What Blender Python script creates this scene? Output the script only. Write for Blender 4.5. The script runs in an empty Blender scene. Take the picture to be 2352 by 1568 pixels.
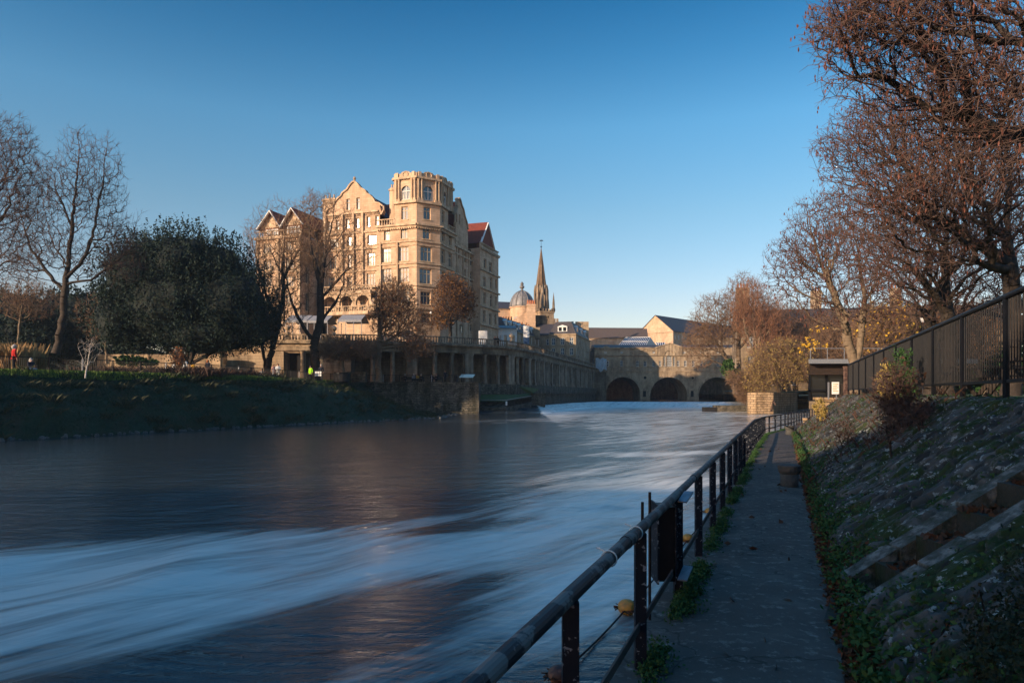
import bpy, bmesh, math, random
import numpy as np
from mathutils import Vector

S = bpy.context.scene
R = math.radians
# ------------------------------------------------------------ camera, sky, sun
cd = bpy.data.cameras.new("camera"); cam = bpy.data.objects.new("camera", cd)
S.collection.objects.link(cam); S.camera = cam
cam.location = (0, 0, 1.75); cam.rotation_euler = (R(90), 0, 0)
cd.lens = 24; cd.sensor_width = 36; cd.shift_y = 0.0506
cd.clip_start = 0.05; cd.clip_end = 5000
SUN_DIR = Vector((.76, .65, 0)).normalized()      # the way the light travels
SUN_EL = R(12.5)
w = bpy.data.worlds.new("World"); S.world = w; w.use_nodes = True
nt = w.node_tree; bg = nt.nodes["Background"]
sky = nt.nodes.new("ShaderNodeTexSky"); sky.sky_type = 'NISHITA'; sky.sun_disc = False
sky.sun_elevation = SUN_EL; sky.sun_rotation = math.atan2(-SUN_DIR.x, -SUN_DIR.y)
sky.air_density = 1.0; sky.dust_density = 0.9; sky.ozone_density = 3.0; sky.altitude = 0
hs = nt.nodes.new("ShaderNodeHueSaturation"); hs.inputs["Saturation"].default_value = 1.22; nt.links.new(sky.outputs[0], hs.inputs["Color"])
tc = nt.nodes.new("ShaderNodeTexCoord"); sx = nt.nodes.new("ShaderNodeSeparateXYZ"); nt.links.new(tc.outputs["Generated"], sx.inputs[0])
rp_ = nt.nodes.new("ShaderNodeValToRGB"); e_ = rp_.color_ramp.elements          # winter sky: pale low down, deep teal blue overhead
e_[0].position = .0; e_[0].color = (1.0, .66, .55, 1); e_[1].position = .9; e_[1].color = (.62, .9, .9, 1)
for p_, c_ in ((.13, (1.0, .64, .54)), (.25, (.9, .67, .54)), (.36, (.72, .70, .60)), (.44, (.36, .54, .52)), (.5, (.16, .42, .45)), (.62, (.42, .72, .74))): q_ = e_.new(p_); q_.color = (*c_, 1)
nt.links.new(sx.outputs[2], rp_.inputs[0])
mu = nt.nodes.new("ShaderNodeMix"); mu.data_type = 'RGBA'; mu.blend_type = 'MULTIPLY'; mu.inputs[0].default_value = 1
nt.links.new(hs.outputs[0], mu.inputs[6]); nt.links.new(rp_.outputs[0], mu.inputs[7])
nt.links.new(mu.outputs[2], bg.inputs[0]); bg.inputs[1].default_value = 0.15
ld = bpy.data.lights.new("sun", 'SUN'); ld.energy = 3.3; ld.angle = R(0.5); ld.color = (1.0, .75, .52)
sun = bpy.data.objects.new("sun", ld); S.collection.objects.link(sun)
sd = Vector((SUN_DIR.x * math.cos(SUN_EL), SUN_DIR.y * math.cos(SUN_EL), -math.sin(SUN_EL)))
sun.rotation_euler = sd.to_track_quat('-Z', 'Y').to_euler(); sun.location = (-30, -40, 40)
S.view_settings.view_transform = 'Standard'; S.view_settings.look = 'None'
S.view_settings.exposure = 1.2; S.view_settings.gamma = 1
S.render.engine = 'CYCLES'
S.cycles.max_bounces = 5; S.cycles.diffuse_bounces = 2; S.cycles.glossy_bounces = 3
S.cycles.transparent_max_bounces = 4; S.cycles.use_denoising = True

CZ = 1.75
def W(u, v, Y):
    """place met at distance Y: u, v measured on a 2352 px wide print of the photo"""
    return Vector(((u - 1176) / 1568 * Y, Y, CZ + (903 - v) / 1568 * Y))
def WA(u, v, Y): return tuple(W(u, v, Y))

# ------------------------------------------------------------ materials
def newmat(name):
    m = bpy.data.materials.new(name); m.use_nodes = True
    return m, m.node_tree.nodes, m.node_tree.links, m.node_tree.nodes["Principled BSDF"]
def mat(name, c1, c2=None, scale=2.0, rough=.85, bump=0.0, bscale=None, metal=0, c3=None, streak=False, spec=.3, stretch=(1,1,1), bdist=.02):
    m, N, L, P = newmat(name)
    P.inputs["Roughness"].default_value = rough; P.inputs["Metallic"].default_value = metal
    P.inputs["Specular IOR Level"].default_value = spec
    if c2 is None: c2 = tuple(x * .75 for x in c1)
    g = N.new("ShaderNodeNewGeometry"); mp = N.new("ShaderNodeMapping"); L.new(g.outputs["Position"], mp.inputs[0])
    mp.inputs["Scale"].default_value = stretch
    n = N.new("ShaderNodeTexNoise"); n.inputs["Scale"].default_value = scale; n.inputs["Detail"].default_value = 6; n.inputs["Roughness"].default_value = .65
    L.new(mp.outputs[0], n.inputs["Vector"])
    r = N.new("ShaderNodeValToRGB"); e = r.color_ramp.elements
    e[0].position = .35; e[0].color = (*c1, 1); e[1].position = .65; e[1].color = (*c2, 1)
    if c3: x = r.color_ramp.elements.new(.5); x.color = (*c3, 1)
    L.new(n.outputs[0], r.inputs[0]); col = r.outputs[0]
    if streak:
        mp2 = N.new("ShaderNodeMapping"); L.new(g.outputs["Position"], mp2.inputs[0]); mp2.inputs["Scale"].default_value = (.9, .9, .09)
        n2 = N.new("ShaderNodeTexNoise"); n2.inputs["Scale"].default_value = 1.6; n2.inputs["Detail"].default_value = 5; L.new(mp2.outputs[0], n2.inputs["Vector"])
        r2 = N.new("ShaderNodeValToRGB"); r2.color_ramp.elements[0].position = .42; r2.color_ramp.elements[0].color = (.34, .31, .28, 1)
        r2.color_ramp.elements[1].position = .6; r2.color_ramp.elements[1].color = (1, 1, 1, 1); L.new(n2.outputs[0], r2.inputs[0])
        mx = N.new("ShaderNodeMix"); mx.data_type = 'RGBA'; mx.blend_type = 'MULTIPLY'; mx.inputs[0].default_value = 1 if streak is True else streak
        L.new(col, mx.inputs[6]); L.new(r2.outputs[0], mx.inputs[7]); col = mx.outputs[2]
    L.new(col, P.inputs["Base Color"])
    if bump:
        nb = N.new("ShaderNodeTexNoise"); nb.inputs["Scale"].default_value = bscale or scale * 4; nb.inputs["Detail"].default_value = 5
        L.new(mp.outputs[0], nb.inputs["Vector"])
        b = N.new("ShaderNodeBump"); b.inputs["Strength"].default_value = bump; b.inputs["Distance"].default_value = bdist
        L.new(nb.outputs[0], b.inputs["Height"]); L.new(b.outputs[0], P.inputs["Normal"])
    return m
def brickmat(name, c1, c2, mortar, bw=.9, bh=.38, msize=.012, rough=.9, streak=.6, bump=.4, stain=(.3,.28,.26), nsc=.5, wob=0):
    """ashlar or brick: courses run level on whichever wall they sit"""
    m, N, L, P = newmat(name); P.inputs["Roughness"].default_value = rough; P.inputs["Specular IOR Level"].default_value = .2
    g = N.new("ShaderNodeNewGeometry"); sp = N.new("ShaderNodeSeparateXYZ"); L.new(g.outputs["Position"], sp.inputs[0])
    sn = N.new("ShaderNodeSeparateXYZ"); L.new(g.outputs["True Normal"], sn.inputs[0])
    def mth(op, a, b):
        x = N.new("ShaderNodeMath"); x.operation = op
        for i, q in ((0, a), (1, b)):
            if isinstance(q, (int, float)): x.inputs[i].default_value = q
            else: L.new(q, x.inputs[i])
        return x.outputs[0]
    U = mth('SUBTRACT', mth('MULTIPLY', sp.outputs[1], sn.outputs[0]), mth('MULTIPLY', sp.outputs[0], sn.outputs[1]))
    cb = N.new("ShaderNodeCombineXYZ"); V_ = sp.outputs[2]
    if wob:
        wn = N.new("ShaderNodeTexNoise"); wn.inputs["Scale"].default_value = 1.7; wn.inputs["Detail"].default_value = 4; L.new(g.outputs["Position"], wn.inputs["Vector"])
        V_ = mth('ADD', V_, mth('MULTIPLY', wn.outputs[0], wob)); ws = N.new("ShaderNodeSeparateColor"); L.new(wn.outputs[1], ws.inputs[0]); U = mth('ADD', U, mth('MULTIPLY', ws.outputs[1], wob * 2))
    L.new(U, cb.inputs[0]); L.new(V_, cb.inputs[1])
    t = N.new("ShaderNodeTexBrick"); L.new(cb.outputs[0], t.inputs["Vector"]); t.inputs["Scale"].default_value = 1
    t.inputs["Brick Width"].default_value = bw; t.inputs["Row Height"].default_value = bh; t.inputs["Mortar Size"].default_value = msize
    t.inputs["Color1"].default_value = (*c1, 1); t.inputs["Color2"].default_value = (*c2, 1); t.inputs["Mortar"].default_value = (*mortar, 1)
    n = N.new("ShaderNodeTexNoise"); n.inputs["Scale"].default_value = nsc; n.inputs["Detail"].default_value = 7; n.inputs["Roughness"].default_value = .7
    mp = N.new("ShaderNodeMapping"); mp.inputs["Scale"].default_value = (1, 1, .35); L.new(g.outputs["Position"], mp.inputs[0]); L.new(mp.outputs[0], n.inputs["Vector"])
    r = N.new("ShaderNodeValToRGB"); r.color_ramp.elements[0].position = .38; r.color_ramp.elements[0].color = (*stain, 1)
    r.color_ramp.elements[1].position = .58; r.color_ramp.elements[1].color = (1, 1, 1, 1); L.new(n.outputs[0], r.inputs[0])
    mx = N.new("ShaderNodeMix"); mx.data_type = 'RGBA'; mx.blend_type = 'MULTIPLY'; mx.inputs[0].default_value = streak
    L.new(t.outputs[0], mx.inputs[6]); L.new(r.outputs[0], mx.inputs[7]); L.new(mx.outputs[2], P.inputs["Base Color"])
    nb = N.new("ShaderNodeTexNoise"); nb.inputs["Scale"].default_value = 6; nb.inputs["Detail"].default_value = 6
    L.new(g.outputs["Position"], nb.inputs["Vector"])
    add = mth('ADD', mth('MULTIPLY', t.outputs["Fac"], -1.0), nb.outputs[0])
    b = N.new("ShaderNodeBump"); b.inputs["Strength"].default_value = bump; b.inputs["Distance"].default_value = .04
    L.new(add, b.inputs["Height"]); L.new(b.outputs[0], P.inputs["Normal"])
    return m
M = {}
M['bath'] = brickmat('honey_limestone', (.57, .405, .28), (.46, .325, .22), (.3, .22, .15), streak=.6, stain=(.5, .44, .38))
M['bath_trim'] = mat('limestone_trim', (.58, .43, .29), (.43, .32, .215), 1.2, streak=.5, bump=.3)
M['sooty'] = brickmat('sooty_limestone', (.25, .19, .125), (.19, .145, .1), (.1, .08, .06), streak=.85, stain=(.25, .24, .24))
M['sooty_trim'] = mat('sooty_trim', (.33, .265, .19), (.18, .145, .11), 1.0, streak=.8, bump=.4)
M['bridge'] = brickmat('bridge_limestone', (.42, .32, .21), (.34, .255, .17), (.18, .14, .1), bw=1.0, bh=.42, streak=.8, stain=(.35, .32, .3))
M['bridge_trim'] = mat('bridge_trim', (.46, .35, .23), (.3, .23, .155), 1.0, streak=.7, bump=.3)
M['rubble'] = brickmat('rubble_wall', (.2, .175, .135), (.1, .09, .075), (.05, .05, .04), bw=.6, bh=.24, msize=.03, streak=.95, stain=(.3, .32, .28), bump=1, nsc=1.1, wob=.55)
M['pier'] = brickmat('pier_stone', (.42, .3, .18), (.3, .21, .13), (.12, .09, .06), bw=.9, bh=.33, msize=.03, streak=.8, stain=(.4, .36, .3), bump=1, nsc=.9, wob=.2)
M['redtile'] = mat('red_roof_tile', (.21, .045, .025), (.12, .03, .02), 3, bump=.6, bscale=14)
M['slate'] = mat('slate', (.07, .06, .06), (.035, .033, .038), 2.5, rough=.6, bump=.4, bscale=10)
M['browntile'] = mat('brown_roof_tile', (.12, .085, .065), (.08, .06, .05), 2.0, bump=.5, bscale=12)
M['white'] = mat('white_paint', (.75, .75, .73), (.6, .6, .58), 3)
M['frame'] = mat('stone_mullion', (.5, .38, .24), (.38, .28, .18), 2)
M['lead'] = mat('lead_dome', (.26, .26, .26), (.15, .155, .17), 2, rough=.5, streak=.5, metal=.1)
M['brickred'] = brickmat('red_brick', (.2, .06, .035), (.15, .045, .03), (.2, .15, .1), bw=.24, bh=.08, streak=.4)
M['pot'] = mat('terracotta', (.45, .17, .08), (.3, .12, .06), 4)
def glassmat(name, tint=(.04, .055, .07), rough=.04, spec=1.0):
    m, N, L, P = newmat(name); P.inputs["Base Color"].default_value = (*tint, 1)
    P.inputs["Roughness"].default_value = rough; P.inputs["Specular IOR Level"].default_value = spec; P.inputs["IOR"].default_value = 1.6
    g = N.new("ShaderNodeNewGeometry"); n = N.new("ShaderNodeTexNoise"); n.inputs["Scale"].default_value = .8; L.new(g.outputs["Position"], n.inputs["Vector"])
    b = N.new("ShaderNodeBump"); b.inputs["Strength"].default_value = .02; b.inputs["Distance"].default_value = .1; L.new(n.outputs[0], b.inputs["Height"]); L.new(b.outputs[0], P.inputs["Normal"])
    return m
M['glass'] = glassmat('window_glass', (.05, .075, .1))
M['darkglass'] = glassmat('dark_glass', (.012, .014, .016), .12, .35)
M['blinds'] = mat('net_curtain', (.5, .48, .42), (.3, .29, .26), 3)
M['dark'] = mat('near_black', (.018, .018, .02), (.01, .01, .011), 2)  # plain near-black; in niches and recesses it stands for shade
M['iron'] = mat('black_iron', (.003, .004, .006), (.007, .007, .009), 8, rough=.5, bump=.15, metal=.0, spec=.25)
# flaking blue-black paint over rusty steel
def railmat(name, paint, flake, thr, sc=9, rough=.35):
    m, N, L, P = newmat(name); g = N.new("ShaderNodeNewGeometry"); P.inputs["Specular IOR Level"].default_value = .3
    n = N.new("ShaderNodeTexNoise"); n.inputs["Scale"].default_value = sc; n.inputs["Detail"].default_value = 9; n.inputs["Roughness"].default_value = .62
    L.new(g.outputs["Position"], n.inputs["Vector"])
    r = N.new("ShaderNodeValToRGB"); r.color_ramp.elements[0].position = thr; r.color_ramp.elements[0].color = (*paint, 1)
    r.color_ramp.elements[1].position = thr + .02; r.color_ramp.elements[1].color = (*flake, 1); L.new(n.outputs[0], r.inputs[0]); L.new(r.outputs[0], P.inputs["Base Color"])
    r2 = N.new("ShaderNodeMapRange"); r2.inputs[1].default_value = thr; r2.inputs[2].default_value = thr + .03; r2.inputs[3].default_value = rough; r2.inputs[4].default_value = .8
    L.new(n.outputs[0], r2.inputs[0]); L.new(r2.outputs[0], P.inputs["Roughness"])
    b = N.new("ShaderNodeBump"); b.inputs["Strength"].default_value = .35; b.inputs["Distance"].default_value = .004; L.new(n.outputs[0], b.inputs["Height"]); L.new(b.outputs[0], P.inputs["Normal"])
    return m
M['rail'] = railmat('flaking_rail_paint', (.008, .01, .016), (.2, .15, .13), .53, 6, .5)
M['rustrail'] = railmat('rusty_rail', (.06, .035, .03), (.13, .08, .06), .5, 5, .6)
M['post'] = railmat('chipped_post_paint', (.005, .008, .015), (.2, .21, .23), .6, 24, .6)
M['galv'] = mat('galvanised_steel', (.3, .31, .33), (.2, .21, .23), 10, rough=.45, metal=.4)
M['bark'] = mat('dark_bark', (.05, .038, .03), (.022, .018, .015), 5, bump=.8, bscale=16)
M['palebark'] = mat('pale_bark', (.2, .15, .1), (.1, .075, .05), 4, bump=.6, bscale=12)
M['whitebark'] = mat('white_bark', (.5, .47, .42), (.3, .26, .22), 6)
M['twig'] = mat('brown_twig', (.12, .075, .06), (.06, .038, .032), 1.5)
M['paletwig'] = mat('pale_twig', (.2, .125, .075), (.12, .075, .05), 1.2)  # lighter twig tone, standing for sunlit crowns before the hotel
M['redtwig'] = mat('red_willow_twig', (.24, .12, .07), (.17, .09, .055), 1.5)
def leafmat(name, cols, sc=3.0, trans=.25):
    m, N, L, P = newmat(name); g = N.new("ShaderNodeNewGeometry"); P.inputs["Roughness"].default_value = .7; P.inputs["Specular IOR Level"].default_value = .15
    r = N.new("ShaderNodeValToRGB"); e = r.color_ramp.elements
    e[0].color = (*cols[0], 1); e[0].position = 0; e[1].color = (*cols[-1], 1); e[1].position = 1
    for i, c in enumerate(cols[1:-1]): x = e.new((i + 1) / (len(cols) - 1)); x.color = (*c, 1)
    n = N.new("ShaderNodeTexNoise"); n.inputs["Scale"].default_value = sc; n.inputs["Detail"].default_value = 3; L.new(g.outputs["Position"], n.inputs["Vector"])
    mm = N.new("ShaderNodeMath"); mm.operation = 'ADD'; L.new(g.outputs["Random Per Island"], mm.inputs[0]); L.new(n.outputs[0], mm.inputs[1])
    m2 = N.new("ShaderNodeMath"); m2.operation = 'MULTIPLY'; m2.inputs[1].default_value = .5; L.new(mm.outputs[0], m2.inputs[0]); L.new(m2.outputs[0], r.inputs[0])
    L.new(r.outputs[0], P.inputs["Base Color"])
    return m
M['yew'] = leafmat('yew_foliage', [(.006, .014, .014), (.012, .026, .022), (.026, .042, .028)])
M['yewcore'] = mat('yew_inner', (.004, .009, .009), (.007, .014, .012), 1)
M['brownleaf'] = leafmat('beech_leaves', [(.1, .035, .012), (.2, .075, .025), (.3, .14, .05)])
M['oakleaf'] = leafmat('turning_leaves', [(.07, .03, .012), (.14, .065, .02), (.24, .12, .035)])
M['seed'] = leafmat('seed_clusters', [(.045, .02, .016), (.12, .048, .034), (.2, .085, .06)], 6)
M['goldleaf'] = leafmat('gold_leaves', [(.35, .2, .02), (.5, .3, .03), (.3, .22, .04)])
M['willow'] = leafmat('willow_leaves', [(.2, .145, .045), (.34, .25, .075), (.15, .125, .045)])
M['greycloth'] = mat('grey_canvas', (.3, .31, .33), (.22, .23, .25), 3)
M['lawngrass'] = leafmat('lawn_blades', [(.07, .12, .02), (.11, .17, .03), (.15, .18, .05)], .8)  # brightened green stands for sunlight on the bank crest
M['ivy'] = leafmat('ivy_leaves', [(.012, .035, .012), (.03, .07, .02), (.05, .08, .02)])
M['grass'] = leafmat('grass_blades', [(.025, .055, .018), (.05, .09, .022), (.09, .12, .035)], .8)
M['drygrass'] = leafmat('dry_grass', [(.2, .12, .05), (.32, .2, .09), (.14, .1, .04)], .8)
M['litter'] = leafmat('fallen_leaves', [(.03, .018, .012), (.075, .038, .022), (.12, .05, .03)], 2)
M['weeds'] = leafmat('weed_leaves', [(.015, .045, .015), (.035, .085, .025), (.06, .1, .03)], 2)
M['darkweed'] = leafmat('dark_shrub_leaves', [(.01, .018, .012), (.02, .032, .018), (.04, .045, .03)], 3)
M['deadweed'] = leafmat('dead_weeds', [(.03, .018, .014), (.06, .034, .024), (.03, .02, .018)], 2)
M['lawn'] = mat('lawn_turf', (.045, .08, .022), (.08, .1, .03), .7, bump=.8, bscale=9)
M['bankturf'] = mat('bank_turf', (.014, .028, .016), (.04, .036, .02), .55, bump=1, bscale=5, c3=(.018, .04, .02), bdist=.15)
M['tarmac'] = None
M['skin'] = mat('skin', (.5, .3, .22), (.42, .25, .18), 8, rough=.6)

# ------------------------------------------------------------ object helpers
ORG = {}
def tag(o, label=None, cat=None, group=None, kind=None):
    if label: o['label'] = label
    if cat: o['category'] = cat
    if group: o['group'] = group
    if kind: o['kind'] = kind
    return o
def thing(name, loc, label, cat, group=None):
    o = bpy.data.objects.new(name, None); S.collection.objects.link(o); o.location = loc; o.empty_display_size = .3
    ORG[o.name] = tuple(loc); return tag(o, label, cat, group)
def mesh_obj(name, verts, faces, material, parent=None, org=None, smooth=False):
    """faces: list of tuples, or an (n,k) int array"""
    v = np.asarray(verts, dtype=np.float64).reshape(-1, 3)
    if parent is not None: org = ORG[parent.name]
    if org is not None: v = v - np.asarray(org, dtype=np.float64)
    me = bpy.data.meshes.new(name)
    if isinstance(faces, list) and faces and isinstance(faces[0], np.ndarray):
        loops = np.concatenate([f.reshape(-1) for f in faces]); tot = np.concatenate([np.full(len(f), f.shape[1]) for f in faces])
        start = np.concatenate([[0], np.cumsum(tot)[:-1]])
        me.vertices.add(len(v)); me.vertices.foreach_set("co", v.astype(np.float32).ravel())
        me.loops.add(len(loops)); me.loops.foreach_set("vertex_index", loops.astype(np.int32))
        me.polygons.add(len(tot)); me.polygons.foreach_set("loop_start", start.astype(np.int32))
        me.update(calc_edges=True); me.validate()
    else:
        me.from_pydata(v.tolist(), [], [tuple(f) for f in faces])
    if material is not None: me.materials.append(material)
    if smooth: me.shade_smooth()
    o = bpy.data.objects.new(name, me); S.collection.objects.link(o)
    if parent is not None: o.parent = parent; ORG[o.name] = org
    elif org is not None: o.location = org; ORG[o.name] = tuple(org)
    return o
class MB:
    def __init__(s): s.v = []; s.f = []
    def quad(s, *p):
        n = len(s.v); s.v += [tuple(q) for q in p]; s.f.append(tuple(range(n, n + len(p))))
    def hexa(s, b, t):
        n = len(s.v); s.v += [tuple(q) for q in b] + [tuple(q) for q in t]
        s.f += [(n+3, n+2, n+1, n), (n+4, n+5, n+6, n+7)] + [(n+i, n+(i+1) % 4, n+4+(i+1) % 4, n+4+i) for i in range(4)]
    def box(s, x0, x1, y0, y1, z0, z1):
        s.hexa([(x0, y0, z0), (x1, y0, z0), (x1, y1, z0), (x0, y1, z0)], [(x0, y0, z1), (x1, y0, z1), (x1, y1, z1), (x0, y1, z1)])
    def bar(s, a, b, w, h=None, up=(0, 0, 1)):
        a = Vector(a); b = Vector(b); h = h or w; d = (b - a).normalized(); u = Vector(up)
        if abs(d.dot(u)) > .95: u = Vector((1, 0, 0))
        sx = d.cross(u).normalized() * w / 2; sy = sx.cross(d).normalized() * h / 2
        s.hexa([a - sx - sy, a + sx - sy, a + sx + sy, a - sx + sy], [b - sx - sy, b + sx - sy, b + sx + sy, b - sx + sy])
    def tube(s, pts, rad, n=8, cap=True):
        pts = [Vector(p) for p in pts]
        if not hasattr(rad, '__len__'): rad = [rad] * len(pts)
        base = len(s.v)
        d0 = (pts[1] - pts[0]).normalized(); up = Vector((0, 0, 1)) if abs(d0.z) < .9 else Vector((1, 0, 0))
        for i, p in enumerate(pts):
            d = (pts[min(i + 1, len(pts) - 1)] - pts[max(i - 1, 0)]).normalized()
            sx = d.cross(up).normalized(); sy = sx.cross(d)
            for k in range(n):
                a = 2 * math.pi * k / n; q = p + (sx * math.cos(a) + sy * math.sin(a)) * rad[i]; s.v.append(tuple(q))
        for i in range(len(pts) - 1):
            for k in range(n):
                a = base + i * n + k; b = base + i * n + (k + 1) % n; s.f.append((a, b, b + n, a + n))
        if cap:
            s.f.append(tuple(base + k for k in range(n))[::-1]); s.f.append(tuple(base + (len(pts) - 1) * n + k for k in range(n)))
    def lathe(s, c, prof, n=12, a0=0, cap=True):
        """prof: (radius, z above c)"""
        base = len(s.v)
        for r, z in prof:
            for k in range(n):
                a = a0 + 2 * math.pi * k / n; s.v.append((c[0] + r * math.cos(a), c[1] + r * math.sin(a), c[2] + z))
        for i in range(len(prof) - 1):
            for k in range(n):
                a = base + i * n + k; b = base + i * n + (k + 1) % n; s.f.append((a, b, b + n, a + n))
        if cap:
            s.f.append(tuple(base + k for k in range(n))[::-1]); s.f.append(tuple(base + (len(prof) - 1) * n + k for k in range(n)))
    def prism(s, poly, off):
        """poly: 3-D points, off: extrusion vector"""
        n = len(s.v); k = len(poly); off = Vector(off)
        s.v += [tuple(p) for p in poly] + [tuple(Vector(p) + off) for p in poly]
        s.f.append(tuple(range(n, n + k))); s.f.append(tuple(range(n + 2 * k - 1, n + k - 1, -1)))
        for i in range(k): j = (i + 1) % k; s.f.append((n + j, n + i, n + k + i, n + k + j))
    def build(s, name, material, parent=None, smooth=False, org=None):
        if not s.v: return None
        return mesh_obj(name, s.v, s.f, material, parent, org, smooth)
def copy_tree(o, loc=None, label=None, parent=None):
    c = o.copy(); S.collection.objects.link(c)
    if parent is not None: c.parent = parent
    if loc is not None: c.location = loc
    if label: c['label'] = label
    for ch in list(o.children): copy_tree(ch, parent=c)
    return c
def nz(seed):
    return np.random.default_rng(seed)

# ------------------------------------------------------------ facades with real openings
class Fac:
    """a vertical wall plane: origin o, level direction d, outward normal n"""
    def __init__(s, o, d, flip=False):
        s.o = Vector((o[0], o[1], 0)); s.d = Vector((d[0], d[1], 0)).normalized()
        s.n = Vector((s.d.y, -s.d.x, 0)) * (-1 if flip else 1)
    def p(s, a, z, out=0): q = s.o + s.d * a + s.n * out; return Vector((q.x, q.y, z))
    def uv(s, u, v=None):
        k = (u - 1176) / 1568; a = (k * s.o.y - s.o.x) / (s.d.x - k * s.d.y)
        Y = s.o.y + a * s.d.y
        return a if v is None else (a, CZ + (903 - v) / 1568 * Y)
def wall(mb, F, a0, a1, z0, z1, ops=(), rev=.35, out=0):
    if a0 > a1: a0, a1 = a1, a0
    ops = [(min(o[0], o[1]), max(o[0], o[1]), min(o[2], o[3]), max(o[2], o[3])) for o in ops]
    ops = [o for o in ops if o[0] > a0 and o[1] < a1 and o[2] >= z0 and o[3] <= z1]
    A = sorted({a0, a1} | {x for o in ops for x in o[:2]}); Z = sorted({z0, z1} | {x for o in ops for x in o[2:]})
    for i in range(len(A) - 1):
        j = 0
        while j < len(Z) - 1:
            am = (A[i] + A[i+1]) / 2
            if any(o[0] < am < o[1] and o[2] < (Z[j] + Z[j+1]) / 2 < o[3] for o in ops): j += 1; continue
            k = j
            while k < len(Z) - 1 and not any(o[0] < am < o[1] and o[2] < (Z[k] + Z[k+1]) / 2 < o[3] for o in ops): k += 1
            mb.quad(F.p(A[i], Z[j], out), F.p(A[i+1], Z[j], out), F.p(A[i+1], Z[k], out), F.p(A[i], Z[k], out)); j = k
    for o in ops:
        P = [(o[0], o[2]), (o[1], o[2]), (o[1], o[3]), (o[0], o[3])]
        for i in range(4):
            (a, z), (b, y) = P[i], P[(i + 1) % 4]
            mb.quad(F.p(a, z, out), F.p(b, y, out), F.p(b, y, out - rev), F.p(a, z, out - rev))
def fbox(mb, F, a0, a1, z0, z1, o0, o1):
    if a0 > a1: a0, a1 = a1, a0
    mb.hexa([F.p(a0, z0, o1), F.p(a1, z0, o1), F.p(a1, z0, o0), F.p(a0, z0, o0)], [F.p(a0, z1, o1), F.p(a1, z1, o1), F.p(a1, z1, o0), F.p(a0, z1, o0)])
def window(par, F, op, cols=2, trans=(.68,), fm='frame', gm='glass', bw=.12, inset=.22, name='window', sill=True, blind=0):
    a0, a1, z0, z1 = min(op[:2]), max(op[:2]), min(op[2:4]), max(op[2:4])
    mb = MB(); W_ = a1 - a0; H = z1 - z0
    e = .004
    fbox(mb, F, a0 + e, a1 - e, z1 - bw, z1 - e, -inset - .08, -inset); fbox(mb, F, a0 + e, a1 - e, z0 + e, z0 + bw, -inset - .08, -inset)
    for i in range(cols + 1):
        c = a0 + e + (W_ - bw - 2 * e) * i / cols; fbox(mb, F, c, c + bw, z0 + bw, z1 - bw, -inset - .081, -inset + .002)
    for t in trans: fbox(mb, F, a0 + bw, a1 - bw, z0 + H * t - bw / 2, z0 + H * t + bw / 2, -inset - .078, -inset - .004)
    if sill: fbox(mb, F, a0 - .1, a1 + .1, z0 - .16, z0 - .003, .002, .1)
    o = mb.build(name, M[fm], par)
    g = MB(); g.quad(F.p(a0, z0, -inset - .06), F.p(a1, z0, -inset - .06), F.p(a1, z1, -inset - .06), F.p(a0, z1, -inset - .06))
    g.build('pane', M[gm], o)
    if blind:
        b = MB()
        for q in (0, 1):
            b = MB(); x0 = a0 + bw if q == 0 else a1 - bw - W_ * blind
            fbox(b, F, x0, x0 + W_ * blind, z0 + bw, z1 - bw, -inset - .054, -inset - .03)
            b.build('curtain', M['blinds'], o)
    return o
def balustrade(mb, pts, z, h=1.05, step=.42, r=.085, ped=3.2, out=.16):
    """pts: plan polyline; rail, plinth, pedestals and turned balusters"""
    for i in range(len(pts) - 1):
        a = Vector((*pts[i][:2], z)); b = Vector((*pts[i+1][:2], z)); L = (b - a).length; d = (b - a) / L
        up = Vector((0, 0, 1))
        mb.bar(a + up * .09, b + up * .09, out * 2, .18); mb.bar(a + up * (h - .07), b + up * (h - .07), out * 2.2, .14)
        n = max(1, round(L / ped)); k = max(1, int(L / n / step))
        for j in range(n):
            p0 = a + d * (L * j / n); 
            mb.bar(p0 + up * .18, p0 + up * (h - .14), .36, .36)
            for q in range(1, k):
                c = p0 + d * (L / n * q / k); mb.lathe((c.x, c.y, z + .18), [(r * .7, 0), (r * 1.3, .2), (r * .55, .5), (r * .8, h - .32)], 6)
def urn(mb, c, s=1.0):
    mb.lathe(c, [(.3 * s, 0), (.3 * s, .25 * s), (.12 * s, .3 * s), (.16 * s, .42 * s), (.42 * s, .7 * s), (.46 * s, .95 * s), (.3 * s, 1.1 * s), (.1 * s, 1.25 * s), (.03 * s, 1.4 * s)], 12)
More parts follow.
